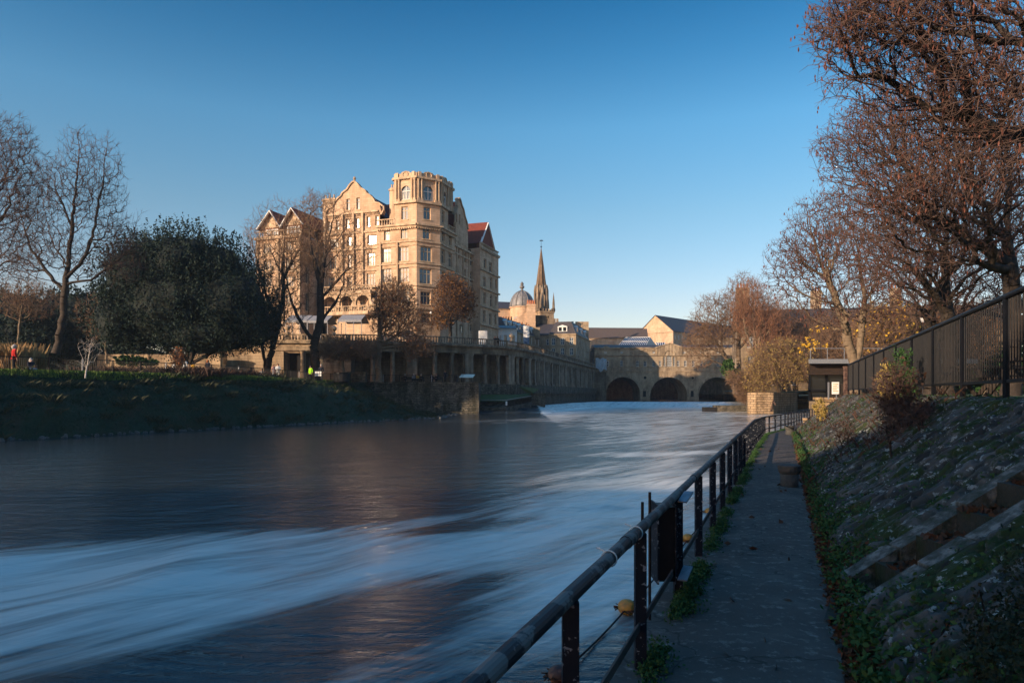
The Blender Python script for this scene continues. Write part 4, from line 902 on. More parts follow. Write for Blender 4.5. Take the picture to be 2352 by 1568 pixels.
window(HT, FE, (mid - 3.2, mid - .6, zP + .6, zz - .4), 2, (.6,), 'white', inset=-.15, sill=False); window(HT, FE, (mid + .6, mid + 3.2, zP + .6, zz - .4), 2, (.6,), 'white', inset=-.15, sill=False)
mb = MB(); mb.prism([FE.p(e0, zz), FE.p(e1, zz), FE.p(ea, ez - .4)], FE.n * -.3); mb.build('gable_panel', M['bath_trim'], HT)
mb = MB(); mb.bar(FE.p(e0 - .3, zz - .4, .6), FE.p(ea, ez, .6), .12, .4, FE.n); mb.bar(FE.p(e1 + .3, zz - .4, .6), FE.p(ea, ez, .6), .12, .4, FE.n); mb.build('bargeboard', M['white'], HT)
mb = MB(); mb.prism([FE.p(e0 - .2, zz - .2, .56), FE.p(ea, ez + .15, .56), FE.p(e1 + .2, zz - .2, .56)], FE.n * -11); mb.build('gable_roof', M['redtile'], HT)
# solid core so light does not leak through
mb = MB(); mb.prism([FA.p(.6, ZB, -1.6), FA.p(l1 - .6, ZB, -3.8), FA.p(l1 - .6, ZB, -20), FR.p(r3 - .6, ZB, -14) , FR.p(r3 - .6, ZB, -2.0), FB.p(3.9, ZB, -1.6)], (0, 0, zL - ZB - .5)); mb.build('inner_core', M['dark'], HT)
mb = MB(); mb.prism([FA.p(.6, zL - .5, -1.6), FA.p(aM1 - .6, zL - .5, -1.8), FA.p(aM1 - .6, zL - .5, -14), FR.p(r2 - 1, zL - .5, -12), FR.p(r2 - 1, zL - .5, -2.0), FB.p(3.9, zL - .5, -1.6)], (0, 0, zc - 1.8 - zL + .5)); mb.build('upper_core', M['dark'], HT)
# ------------------------------------------------------------ the arched bridge with its row of shops
BR = thing('shop_bridge', (48, 209, -.4), 'honey and soot stone bridge of three round arches lined with shops under a low roof', 'bridge')
FBR = Fac((0, 209), (1, 0))
def bz(zx, zy): return 22.86 + .02083 * zx, 24.14 - .02083 * zy
mb = MB()
arches = [(28.8, 39.2, 1.55), (42.3, 53.7, .95), (57.2, 68.4, 1.05)]
edges = [22.5, 40.75, 55.45, 82]
for (a, b, zs), e0, e1 in zip(arches, edges, edges[1:]): arch_face(mb, FBR, e0, e1, -1.6, 9.77, a, b, zs, 12, 0, 28)
wops = []
for zx, wd in ((513, 38), (745, 38), (860, 40), (985, 36), (1080, 32), (1345, 34), (1450, 36), (1568, 36), (1692, 36), (1930, 36), (2060, 36), (2190, 36)):
    x, _ = bz(zx, 0); wops.append((x - wd * .0104, x + wd * .0104, 9.98, 11.75))
at_ = []
for zx in (275, 515, 985, 1340, 1438, 1690, 1930): x, _ = bz(zx, 0); at_.append((x - .38, x + .38, 13.98, 14.5))
xv = bz(1213, 0)[0]; ven = (xv - .78, xv + .78, 9.95, 13.25); s1 = (xv - 1.75, xv - 1.15, 10.0, 12.9); s2 = (xv + 1.15, xv + 1.75, 10.0, 12.9)
xa = bz(297, 0)[0]; arw = (xa - .6, xa + .6, 9.95, 11.6)
wall(mb, FBR, 25.2, 82, 9.77, 15.75, wops + at_ + [ven, s1, s2, arw], .3)
mb.build('bridge_face', M['bridge'], BR)
mb = MB(); mb.box(25.2, 82, 209.35, 221, 9.0, 15.4); mb.build('shop_core', M['dark'], BR)
for a, b, zs in arches:                                # voussoir rings
    mb = MB()
    r = (b - a) / 2; c = (a + b) / 2
    for i in range(25):
        t0 = math.pi * i / 25 + .006; t1 = math.pi * (i + 1) / 25 - .006
        P = [FBR.p(c + rr * math.cos(t), zs + rr * math.sin(t), .03 if i % 2 else .05) for rr, t in ((r + .01, t0), (r + .55, t0), (r + .55, t1), (r + .01, t1))]
        mb.prism(P, FBR.n * -.1 if False else (0, .12, 0))
    fbox(mb, FBR, c - r - .3, c - r + .02, zs - .25, zs, .003, .2); fbox(mb, FBR, c + r - .02, c + r + .3, zs - .25, zs, .003, .2)
    mb.build('voussoir_ring', M['bridge_trim'], BR)
mb = MB(); fbox(mb, FBR, 25.2, 82, 9.77, 10.0 - .04, .003, .16); fbox(mb, FBR, 25.2, 82, 8.4, 8.6, .003, .2); fbox(mb, FBR, 25.2, 82, 13.25, 13.5, .003, .35)
fbox(mb, FBR, 25.2, 44.2, 15.5, 15.8, .003, .3); fbox(mb, FBR, 52.1, 82, 15.5, 15.8, .003, .3)
def pediment(mb, x0, x1, zb, za, out):
    mb.prism([FBR.p(x0, zb, out), FBR.p(x1, zb, out), FBR.p((x0 + x1) / 2, za, out)], (0, out + .6, 0))
    mb.bar(FBR.p(x0 - .3, zb, out + .1), FBR.p((x0 + x1) / 2, za + .1, out + .1), .35, .22, (0, -1, 0)); mb.bar(FBR.p(x1 + .3, zb, out + .1), FBR.p((x0 + x1) / 2, za + .1, out + .1), .35, .22, (0, -1, 0))
pediment(mb, *[bz(x, 0)[0] for x in (200, 372)], 15.2, 16.0, .2)
pediment(mb, 44.3, 52.1, 15.75, 16.95, .3)
fbox(mb, FBR, 44.3, 52.1, 13.5, 15.75, .003, .28)
for x in (830, 1530): c = bz(x + 40, 0)[0]; pediment(mb, c - 1.9, c + 1.9, 14.7, 15.45, .12)
# relieving arch over the big window
for i in range(16):
    t0, t1 = math.pi * i / 16, math.pi * (i + 1) / 16
    mb.bar(FBR.p(xv + 1.65 * math.cos(t0), 13.5 + 1.45 * math.sin(t0), .33), FBR.p(xv + 1.65 * math.cos(t1), 13.5 + 1.45 * math.sin(t1), .33), .3)
    mb.bar(FBR.p(xa + .75 * math.cos(t0), 11.75 + .75 * math.sin(t0), .06), FBR.p(xa + .75 * math.cos(t1), 11.75 + .75 * math.sin(t1), .06), .14)
for x in (xv - 1.9, xv - .98, xv + .98, xv + 1.9): fbox(mb, FBR, x - .14, x + .14, 9.9, 13.25, .003, .14)
mb.build('bridge_mouldings', M['bridge_trim'], BR)
mb = MB()
for xz, yz in ((858, 845), (1558, 850)):
    x, z = bz(xz, yz)
    for k in range(16):
        t0, t1 = 6.283 * k / 16, 6.283 * (k + 1) / 16; mb.bar(FBR.p(x + .5 * math.cos(t0), z + .5 * math.sin(t0), .05), FBR.p(x + .5 * math.cos(t1), z + .5 * math.sin(t1), .05), .16)
for xz in (850, 1550):
    x = bz(xz, 0)[0]; fbox(mb, FBR, x - .75, x - .45, .6, 2.6, .003, .15); fbox(mb, FBR, x + .45, x + .75, .6, 2.6, .003, .15); fbox(mb, FBR, x - .9, x + .9, 2.6, 2.9, .003, .25); mb.prism([FBR.p(x - .9, 2.9, .2), FBR.p(x + .9, 2.9, .2), FBR.p(x, 3.4, .2)], (0, .18, 0))
mb.build('roundel', M['bridge_trim'], BR)
mb = MB()
for xz, yz in ((858, 845), (1558, 850)):
    x, z = bz(xz, yz); mb.prism([FBR.p(x + .45 * math.cos(t), z + .45 * math.sin(t), .02) for t in np.linspace(0, 6.28, 13)[:-1]], (0, .015, 0))
for xz in (850, 1550): x = bz(xz, 0)[0]; fbox(mb, FBR, x - .45, x + .45, .7, 2.5, .003, .02)
mb.build('niche_shade', M['dark'], BR)  # near-black plates standing for shade inside the roundels and niches
for o in wops: window(BR, FBR, o, 2, (.5,), 'white', 'dark', .06, .08)
for o in at_: window(BR, FBR, o, 2, (), 'white', 'glass', .08, .1, sill=False)
window(BR, FBR, ven, 5, (.16, .32, .48, .64, .8), 'white', 'dark', .06, .1); window(BR, FBR, s1, 2, (.2, .4, .6, .8), 'white', 'dark', .05, .1); window(BR, FBR, s2, 2, (.2, .4, .6, .8), 'white', 'dark', .05, .1)
window(BR, FBR, arw, 2, (.5,), 'white', 'darkglass', .09, .1)
mb = MB(); mb.prism([(25.2, 208.9, 15.8), (25.2, 215, 17.0), (25.2, 221, 15.8)], (57, 0, 0)); mb.build('roof', M['slate'], BR)
mb = MB(); mb.box(28.8, 82, 221.5, 222.4, -1.6, 1.0); mb.build('far_wall', M['dark'], BR) if False else None
# land and dark bank seen through the arches
ub = thing('far_embankment', (50, 262, -1), 'dark wall and bank seen through the bridge arches', 'wall')
mb = MB(); mb.box(10, 110, 262, 266, -1.6, 9.5); mb.build('wall_face', M['rubble'], ub)
# white sheeting at the bridge end
sh = MB(); rg = nz(77); n = 14; G = [[None] * n for _ in range(n)]
for i in range(n):
    for j in range(n):
        x = 25.3 + 3.3 * i / (n - 1); z = 12.3 - 3.6 * j / (n - 1) * (1 - .12 * math.sin(i * .7)); G[i][j] = (x, 206.6 + .35 * math.sin(i * 1.3 + j * .5) + rg.normal(0, .08), z + .2 * math.sin(i * .9))
for i in range(n - 1):
    for j in range(n - 1): sh.quad(G[i][j], G[i+1][j], G[i+1][j+1], G[i][j+1])
o = sh.build('sheeting', mat('plastic_sheet', (.5, .56, .6), (.36, .42, .47), .8, rough=.5)); tag(o, 'white plastic sheeting hung at the left end of the bridge', 'sheeting')
m_ = o.modifiers.new('t', 'SOLIDIFY'); m_.thickness = .03
ab = thing('bridge_abutment', (24, 207, -1), 'dark stone abutment block under the white sheeting', 'wall')
mb = MB(); mb.box(22.6, 28.6, 207, 208.98, -1.6, 8.3); mb.build('stone_block', M['sooty'], ab)

# ------------------------------------------------------------ generic houses
def house(name, c, ang, w_, dp, zb, ze, zr, label, wallm='bath', roofm='browntile', rows=(), cols=4, sidecols=3, win=(.9, 1.5), cat='building', fm='white', axis='x', group=None, gm='glass', parapet=0, chims=()):
    """box with pitched roof; front runs along local x at angle ang, faces -y; axis = ridge direction"""
    t = thing(name, (c[0], c[1], zb), label, cat, group); ca, sa = math.cos(R(ang)), math.sin(R(ang)); dx = Vector((ca, sa, 0)); dy = Vector((-sa, ca, 0)); c = Vector((c[0], c[1], 0))
    FF = Fac(c - dx * w_/2 - dy * dp/2, dx); FRt = Fac(c + dx * w_/2 - dy * dp/2, dy); FLt = Fac(c - dx * w_/2 - dy * dp/2, dy, True); FLt.n = -dx
    mb = MB(); P = lambda x, y, z: c + dx * x + dy * y + Vector((0, 0, z))
    wl_ = []
    for F, L, k in ((FF, w_, cols), (FRt, dp, sidecols), (FLt, dp, sidecols)):
        ops = [(L * (i + .5) / k - win[0]/2, L * (i + .5) / k + win[0]/2, z, z + win[1]) for z in rows for i in range(k)] if k else []
        wall(mb, F, 0, L, zb, ze, ops, .2); wl_.append((F, ops))
    mb.quad(P(-w_/2, dp/2, zb), P(w_/2, dp/2, zb), P(w_/2, dp/2, ze), P(-w_/2, dp/2, ze))
    if axis == 'x':
        for s in (-1, 1): mb.quad(P(s * w_/2, -dp/2, ze), P(s * w_/2, dp/2, ze), P(s * w_/2, 0, zr))
    elif axis == 'y':
        for s in (-1, 1): mb.quad(P(-w_/2, s * dp/2, ze), P(w_/2, s * dp/2, ze), P(0, s * dp/2, zr))
    mb.build('wall', M[wallm], t)
    mb = MB(); o = .35; th = Vector((0, 0, .2))
    def slab(*p): mb.prism([q for q in p], (0, 0, .22))
    if axis == 'x': slab(P(-w_/2 - o, -dp/2 - o, ze - .1), P(w_/2 + o, -dp/2 - o, ze - .1), P(w_/2 + o, 0, zr), P(-w_/2 - o, 0, zr)); slab(P(-w_/2 - o, dp/2 + o, ze - .1), P(w_/2 + o, dp/2 + o, ze - .1), P(w_/2 + o, 0, zr), P(-w_/2 - o, 0, zr))
    elif axis == 'y': slab(P(-w_/2 - o, -dp/2 - o, ze - .1), P(-w_/2 - o, dp/2 + o, ze - .1), P(0, dp/2 + o, zr), P(0, -dp/2 - o, zr)); slab(P(w_/2 + o, -dp/2 - o, ze - .1), P(w_/2 + o, dp/2 + o, ze - .1), P(0, dp/2 + o, zr), P(0, -dp/2 - o, zr))
    elif axis == 'mansard':
        i1 = 1.6; h1 = (zr - ze) * .75
        a = [P(-w_/2, -dp/2, ze), P(w_/2, -dp/2, ze), P(w_/2, dp/2, ze), P(-w_/2, dp/2, ze)]; b = [P(-w_/2 + i1, -dp/2 + i1, ze + h1), P(w_/2 - i1, -dp/2 + i1, ze + h1), P(w_/2 - i1, dp/2 - i1, ze + h1), P(-w_/2 + i1, dp/2 - i1, ze + h1)]
        mb.hexa(a, b); e = [P(-w_/2 + i1*3, 0, zr), P(w_/2 - i1*3, 0, zr)]
        mb.quad(b[0], b[1], e[1], e[0]); mb.quad(b[2], b[3], e[0], e[1]); mb.quad(b[1], b[2], e[1]); mb.quad(b[3], b[0], e[0])
    mb.build('roof', M[roofm], t)
    mb = MB()
    for F, L in ((FF, w_), (FRt, dp), (FLt, dp)): fbox(mb, F, -.1, L + .1, ze - .35, ze - .1 - .02, .003, .22)
    mb.build('eaves_cornice', M['bridge_trim'] if wallm != 'white' else M['white'], t)
    for F, ops in wl_:
        for q in ops: window(t, F, q, 2, (.5,), fm, gm, .07, .1, sill=False)
    for (x, y, zt, k) in chims:
        mb = MB(); q = P(x, y, 0); mb.box(q.x - .3 * k, q.x + .3 * k, q.y - .45, q.y + .45, ze, zt)
        mb.build('chimney_stack', M['bridge'], t); mb = MB()
        for i in range(k): mb.lathe((q.x - .3 * k + .6 * (i + .5), q.y, zt), [(.17, 0), (.13, .6), (.18, .8)], 8)
        mb.build('chimney_pots', M['pot'], t)
    return t, P, (FF, FRt, FLt)
def dormer(t, F, a, z, w_=1.6, h=1.5, o=-.3):
    mb = MB(); fbox(mb, F, a - w_/2, a + w_/2, z, z + h, o - 2.0, o); mb.prism([F.p(a - w_/2 - .15, z + h, o + .1), F.p(a + w_/2 + .15, z + h, o + .1), F.p(a, z + h + .45, o + .1)], F.n * -2); d_ = mb.build('dormer', M['white'], t)
    g = MB()
    for s in (-1, 1): fbox(g, F, a + s * w_ * .24 - w_ * .17, a + s * w_ * .24 + w_ * .17, z + .25, z + h - .2, o + .002, o + .02)
    g.build('pane', M['darkglass'], d_)
# corner block with mansard roof right of the church (px 1250-1365)
c0 = W(1308, 800, 178)
cb, P, FF = house('corner_house', (17.0, 198.4, 9), -15, 7.5, 25, 9.3, 18.0, 22.6, 'tall corner house with a dark mansard roof and white dormers left of the bridge', 'bridge', 'slate', (9.6, 12.2, 15.0), 3, 9, (.95, 1.9), axis='mansard', fm='white')
dormer(cb, FF[0], 3.7, 18.5, 2.6, 1.5)
for a in (4, 12, 19): dormer(cb, FF[1], a, 18.5, 1.9, 1.5)
mb = MB(); q = P(2.5, 11.5, 0); mb.box(q.x - 3.0, q.x + 1.0, q.y - .6, q.y + .6, 18, 23.6); mb.build('chimney_stack', M['bridge'], cb)
house('narrow_house', (10.6, 198, 9), -15, 5.6, 14, 9.3, 18.0, 21.6, 'plain stone house joined to the left of the mansard corner block', 'bridge', 'slate', (9.8, 12.4, 15.2), 2, 0, (.95, 1.7), axis='x', fm='white')
# terrace with mansard dormers leading away right of the hotel
tr_, P, FF = house('dormered_terrace', (-2.56, 176, 9), 71.6, 30, 12, 9.3, 17.0, 20.8, 'dark roofed terrace with a row of small white dormers right of the hotel', 'bridge', 'slate', (10.2, 12.6, 14.8), 9, 0, (.9, 1.7), axis='mansard', fm='white')
for i in range(8): dormer(tr_, FF[0], 2.0 + i * 3.6, 17.4, 1.1, 1.5, -.4)
wp_, P, FF = house('white_house', (-1.3, 153, 9), 17, 3.6, 5, 9.3, 16.0, 16.7, 'small white painted house front beside the hotel', 'white', 'lead', (10.4, 13), 2, 2, (.7, 1.6), axis='x', fm='bath_trim')
# chimney cluster houses
for i, (u, v0, v1, Y, k, lb_) in enumerate([(1162, 741, 727, 168, 5, 'row of orange pots on a stack just right of the hotel'), (1190, 752, 740, 176, 4, 'middle chimney stack with pale orange pots below the dome'), (1208, 760, 745, 180, 3, 'slim chimney stack with two tall pots below the dome'), (1226, 775, 761, 184, 5, 'lowest chimney stack with orange pots left of the church gable')]):
    p = W(u, v0, Y); t = thing('chimney_stack', (p.x, p.y, 20), lb_, 'chimney', 'chimney stacks between the hotel and the church')
    mb = MB(); mb.box(p.x - .33 * k, p.x + .33 * k, Y - .6, Y + .6, 19.5, p.z); mb.box(p.x - .33 * k - .12, p.x + .33 * k + .12, Y - .72, Y + .72, p.z - .4, p.z - .15); mb.build('stack', M['bridge'], t)
    mb = MB()
    for j in range(k): mb.lathe((p.x - .33 * k + .66 * (j + .5), Y, p.z), [(.22, 0), (.17, (v0 - v1) / 1568 * Y - .15), (.24, (v0 - v1) / 1568 * Y)], 8)
    mb.build('chimney_pots', M['pot'], t)
# domed hall
dc = W(1199, 706, 225); DM = thing('domed_hall', (dc.x, 225, 9), 'round drum with a ribbed lead dome and ball finial left of the spire', 'building')
rd = 26.5 / 1568 * 225 * 1.02; zdr = dc.z
mb = MB(); mb.lathe((dc.x, 225, 0), [(rd * 1.02, 9), (rd * 1.02, zdr - .4), (rd * 1.1, zdr - .3), (rd * 1.1, zdr)], 32); mb.build('drum', M['bath'], DM)
mb = MB(); hd = (706 - 668) / 1568 * 225
mb.lathe((dc.x, 225, zdr), [(rd * math.cos(t) * 1.03, hd * math.sin(t)) for t in np.linspace(0, 1.45, 12)], 32); dmo = mb.build('dome', M['lead'], DM, smooth=True)
mb = MB()
for k in range(12):
    a = 6.283 * k / 12; mb.tube([(dc.x + rd * 1.04 * math.cos(t) * math.cos(a), 225 + rd * 1.04 * math.cos(t) * math.sin(a), zdr + hd * 1.01 * math.sin(t)) for t in np.linspace(0, 1.45, 10)], .12, 5)
mb.build('rib', M['lead'], dmo)
mb = MB(); mb.lathe((dc.x, 225, zdr + hd * .98), [(.7, 0), (.5, .3), (.35, .8), (.75, 1.1), (.8, 1.6), (.4, 1.9), (.6, 2.4), (.3, 2.9), (.05, 3.2)], 12); mb.build('finial', M['lead'], DM)
mb = MB()
for a in (-2.1, -1.2): mb.prism([(dc.x + rd * 1.03 * math.cos(a) + .9 * math.cos(t) * -math.sin(a), 225 + rd * 1.03 * math.sin(a) + .9 * math.cos(t) * math.cos(a), zdr - 4.2 + .9 * math.sin(t)) for t in np.linspace(0, 6.28, 13)[:-1]], (math.cos(a) * .06, math.sin(a) * .06, 0))
mb.build('round_window', M['glass'], DM)
hl, P, FF = house('hall_block', (-.5, 232, 9), 17, 20, 14, 9.3, 29.5, 32.5, 'stone hall block with a low pitched roof behind the dome', 'bath', 'slate', (), 0, 0, axis='x')
# church: gable, tower, belfry, spire
CH = thing('church', (13, 215, 9), 'soot-dark church with a tall stone spire, open belfry and pinnacled tower', 'church')
FC = Fac((0, 212), (1, .18))
def uz(u, v, Y): p = W(u, v, Y); return p.x, p.z
Yc = 218; x0, zt = uz(1232, 760, Yc); x1, _ = uz(1269, 760, Yc); xc = (x0 + x1) / 2 
hw_ = (x1 - x0) / 2
mb = MB(); ztw = uz(0, 716, Yc)[1]; ry = R(20)
def sq(cx, cy, h, z, a=ry): return [(cx + h * 1.414 * math.cos(a + math.pi * (k / 2 + .25)), cy + h * 1.414 * math.sin(a + math.pi * (k / 2 + .25)), z) for k in range(4)]
mb.hexa(sq(xc, Yc, hw_ * .9, 9), sq(xc, Yc, hw_ * .9, ztw)); mb.hexa(sq(xc, Yc, hw_ * .98, ztw - .5), sq(xc, Yc, hw_ * .98, ztw)); mb.build('tower', M['bridge'], CH)
mb = MB(); z0 = uz(0, 743, Yc)[1]; z1_ = uz(0, 735, Yc)[1]
F = Fac((xc - hw_ * .9, Yc - hw_ * 1.2), (math.cos(ry), math.sin(ry)))
for k in range(7): fbox(mb, F, .8 + k * .95, 1.45 + k * .95, z0 - .4, z1_ + .4, -.2, .12)
mb.build('arcade_band', M['bath_trim'], CH)
cxs = uz(1243, 0, Yc)[0]; zb0 = ztw; zb1 = uz(0, 663, Yc)[1]; ztip = uz(0, 567, Yc)[1]; wb = 14.2 / 1568 * Yc
# belfry: octagon of piers with open lancets
mb = MB(); lou = MB()
for k in range(8):
    a = R(10) + 6.283 * k / 8; p = Vector((cxs + wb * math.cos(a), Yc + wb * math.sin(a), 0)); mb.tube([(p.x, p.y, zb0), (p.x, p.y, zb1 - .5), (p.x, p.y, zb1 + 1.2)], [.52, .48, .1], 6)
    a2 = R(10) + 6.283 * (k + 1) / 8; q = Vector((cxs + wb * math.cos(a2), Yc + wb * math.sin(a2), 0)); m3 = (p + q) / 2
    zz = zb1 - 2.6
    mb.bar((p.x, p.y, zz), (m3.x, m3.y, zz + 3.4), .35, .5); mb.bar((q.x, q.y, zz), (m3.x, m3.y, zz + 3.4), .35, .5)
    mb.hexa([(p.x, p.y, zb1 - 1.0), (q.x, q.y, zb1 - 1.0), (cxs + .8 * (q.x - cxs), Yc + .8 * (q.y - Yc), zb1 - 1.0), (cxs + .8 * (p.x - cxs), Yc + .8 * (p.y - Yc), zb1 - 1.0)], [(p.x, p.y, zb1), (q.x, q.y, zb1), (cxs + .8 * (q.x - cxs), Yc + .8 * (q.y - Yc), zb1), (cxs + .8 * (p.x - cxs), Yc + .8 * (p.y - Yc), zb1)])
    mb.hexa([(p.x, p.y, zb0), (q.x, q.y, zb0), (cxs + .85 * (q.x - cxs), Yc + .85 * (q.y - Yc), zb0), (cxs + .85 * (p.x - cxs), Yc + .85 * (p.y - Yc), zb0)], [(p.x, p.y, zb0 + 1.6), (q.x, q.y, zb0 + 1.6), (cxs + .85 * (q.x - cxs), Yc + .85 * (q.y - Yc), zb0 + 1.6), (cxs + .85 * (p.x - cxs), Yc + .85 * (p.y - Yc), zb0 + 1.6)])
mb.build('belfry', M['sooty_trim'], CH)
mb = MB(); rs = 12.3 / 1568 * Yc; n = 8; base = [(cxs + rs * math.cos(R(10) + 6.283 * k / n), Yc + rs * math.sin(R(10) + 6.283 * k / n), zb1 - .1) for k in range(n)]
for k in range(n): mb.quad(base[k], base[(k + 1) % n], (cxs, Yc, ztip))
for k in range(n): mb.tube([base[k], (cxs, Yc, ztip)], [.14, .04], 4)
mb.build('spire', brickmat('spire_stone', (.2, .145, .095), (.15, .11, .075), (.13, .1, .07), bw=.9, bh=.5, streak=.7, stain=(.4, .36, .32)), CH)
mb = MB(); mb.tube([(cxs, Yc, ztip - .3), (cxs, Yc, ztip + 2.4)], .05, 5); mb.lathe((cxs, Yc, ztip - .2), [(.1, 0), (.3, .2), (.1, .45)], 8); mb.bar((cxs - .5, Yc, ztip + 2.0), (cxs + .6, Yc, ztip + 2.0), .08, .3); mb.build('weather_vane', M['iron'], CH)
mb = MB()
for c in sq(xc, Yc, hw_ * .86, ztw): mb.tube([c, (c[0], c[1], ztw + 2.8), (c[0], c[1], ztw + 6)], [.5, .4, .03], 6)
for t in np.linspace(0, 1, 6):
    for i in range(4):
        s4 = sq(xc, Yc, hw_ * .95, ztw); a, b = Vector(s4[i]), Vector(s4[(i + 1) % 4]); q = a + (b - a) * t; mb.box(q.x - .22, q.x + .22, q.y - .22, q.y + .22, ztw, ztw + .8)
mb.build('pinnacle', M['sooty_trim'], CH)
# the lit chimney-like gable block in front of the church
gbk = thing('gable_block', (7, 196, 9), 'tall sunlit stone block with five chimney pots before the church', 'building')
Yg = 196; xa_, zg = uz(1210, 698, Yg); xb_, _ = uz(1230, 698, Yg); mb = MB(); Fg = Fac((xa_, Yg), (.947, -.0)); wdt = xb_ - xa_
mb.box(xa_, xb_, Yg, Yg + 4, 9.3, zg); mb.box(xa_ - .2, xb_ + .2, Yg - .2, Yg + 4.2, zg - .5, zg - .2)
for v in (724, 741, 757): z = uz(0, v, Yg)[1]; mb.box(xa_ - .08, xb_ + .08, Yg - .08, Yg + 4.08, z, z + .25)
mb.build('stack', M['bath'], gbk); mb = MB()
for j in range(5): mb.lathe((xa_ + wdt * (j + .5) / 5, Yg + 1, zg), [(.22, 0), (.17, 1.0), (.24, 1.2)], 8)
mb.build('chimney_pots', M['pot'], gbk)
x2, z2 = uz(1180, 742, Yg); mb = MB(); mb.prism([(xa_, Yg + .5, 9.3), (xa_, Yg + .5, uz(0, 716, Yg)[1]), (x2 - 1, Yg + .5, uz(0, 738, Yg)[1]), (x2 - 1, Yg + .5, 9.3)], (0, 6, 0)); mb.build('lean_wall', M['bath'], gbk)
x3, z3 = uz(1259, 727, 199); mb = MB(); mb.box(xb_ + .01, x3, 199, 210, 9.3, uz(0, 727, 199)[1]); mb.box(xb_ + .01, x3 + .3, 198.7, 210, uz(0, 727, 199)[1], uz(0, 724, 199)[1]); mb.build('gable_front', M['sooty'], gbk)
mb = MB(); xx, zz = uz(1241, 752, 199); 
for k in range(16):
    t0, t1 = 6.283 * k / 16, 6.283 * (k + 1) / 16; mb.bar((xx + 1.1 * math.cos(t0), 198.9, zz + 1.1 * math.sin(t0)), (xx + 1.1 * math.cos(t1), 198.9, zz + 1.1 * math.sin(t1)), .25)
mb.bar((xx - 1, 198.9, zz), (xx + 1, 198.9, zz), .12); mb.bar((xx, 198.9, zz - 1), (xx, 198.9, zz + 1), .12); mb.build('wheel_window', M['dark'], gbk)
# buildings beyond the bridge
def far(zx, zy, Y): return W(1347.5 + zx * .15625, 735 + zy * .15625, Y)
p = far(290, 260, 262); zt_ = far(0, 150, 268).z
house('market_hall', (p.x - 1.5, 270, 9), -8, 36, 15, 8, far(0, 262, 262).z, zt_ + .4, 'brown roofed stone building with a lit lower wall left of the glass roof', 'bath', 'browntile', (), 0, 0, axis='x')
house('far_wing', (far(800, 0, 320).x, 324, 9), 4, 52, 16, 8, far(0, 212, 316).z, far(0, 122, 324).z, 'long low brown roof stretching behind the glass roof', 'bath', 'browntile', (), 0, 0, axis='x')
pc = far(1272, 165, 290); zr_ = far(0, 62, 290).z
L1 = 68; wG = 17.5
d1 = Vector((.70, .714, 0)); ang = math.degrees(math.atan2(d1.y, d1.x)); dper = Vector((-d1.y, d1.x, 0))
cen = Vector((pc.x, 290, 0)) + d1 * L1/2 + dper * wG/2
pcz = pc.z
house('gabled_hall', (cen.x, cen.y, 9), ang, L1, wG, 8, pcz, pcz + 7.4, 'tall stone hall with a sunlit blank gable and small white side windows', 'bath', 'slate', (pcz - 12.5, pcz - 3.2), 22, 0, (1.2, 2.0), axis='x')
house('rear_terrace', (far(2350, 0, 300).x, 310, 9), 10, 60, 14, 8, far(0, 250, 300).z, far(0, 150, 305).z, 'stone terrace with small windows half hidden behind the bare island trees', 'bridge', 'slate', (16, 21), 14, 0, (1.2, 2.0), axis='x')
# glass roof
GR = thing('glass_roof', (34, 236, 12), 'white framed pitched glass roof above the bridge shops', 'roof')
Yg = 235; pa = far(470, 372, Yg); pb = far(860, 385, Yg); ra = far(575, 258, Yg + 6); rb_ = far(935, 250, Yg + 6); pcn = far(1035, 388, Yg + 12)
mb = MB(); mb.quad(pa, pb, rb_, ra); mb.build('glazing', glassmat('blue_roof_glass', (.02, .04, .09), .08), GR)
mb = MB()
for i in range(15):
    t = i / 14; mb.bar(pa.lerp(pb, t) + Vector((0, -.05, .06)), ra.lerp(rb_, t) + Vector((0, -.05, .06)), .09, .1)
for t in (0, .5, 1): mb.bar(pa.lerp(ra, t) + Vector((0, -.06, .07)), pb.lerp(rb_, t) + Vector((0, -.06, .07)), .24, .16)
mb.build('glazing_bars', M['white'], GR); mb = MB(); mb.quad(pb, pcn, rb_); mb.quad(pa + Vector((0, 0, -1.6)), pb + Vector((0, 0, -1.6)), pb, pa); mb.quad(pb + Vector((0, 0, -1.6)), pcn + Vector((0, 0, -1.6)), pcn, pb); mb.build('gable_panel', M['galv'], GR)
GR2 = thing('small_glass_roof', (47, 238, 12), 'smaller blue glass roof beside the central bridge pediment', 'roof')
pa, pb, ra, rb_, pcn = far(1050, 385, Yg), far(1130, 385, Yg), far(1010, 330, Yg + 3), far(1150, 330, Yg + 3), far(1165, 360, Yg + 6)
mb = MB(); mb.quad(pa, pb, rb_, ra); mb.build('glazing', glassmat('blue_roof_glass_b', (.02, .04, .09), .08), GR2); mb = MB()
for i in range(5): t = i / 4; mb.bar(pa.lerp(pb, t) + Vector((0, -.05, .06)), ra.lerp(rb_, t) + Vector((0, -.05, .06)), .16)
mb.quad(pb, pcn, rb_); mb.build('glazing_bars', M['white'], GR2)
# blocks that carry the far bank
strip('town_ground', [[(-400, 228, 9.2), (26, 228, 9.2), (110, 262, 9.2), (500, 262, 9.2)], [(-400, 1500, 9.2), (26, 1500, 9.2), (110, 1500, 9.2), (900, 1500, 9.2)]], M['lawn'], kind='structure')
# dark terrace behind the right trees
rt, P, FF = house('dark_terrace', (66, 128, 5), -12, 46, 12, 1.6, 14.0, 17.6, 'dark stone terrace with tall chimneys half hidden by the trees right of the bridge', 'sooty', 'slate', (3.2, 6.6, 10.2), 12, 3, (1.1, 2.0), axis='x', fm='white', chims=((-21.5, 2, 22.5, 4), (-8, 2, 21.5, 3), (6, 2, 21.5, 3)))
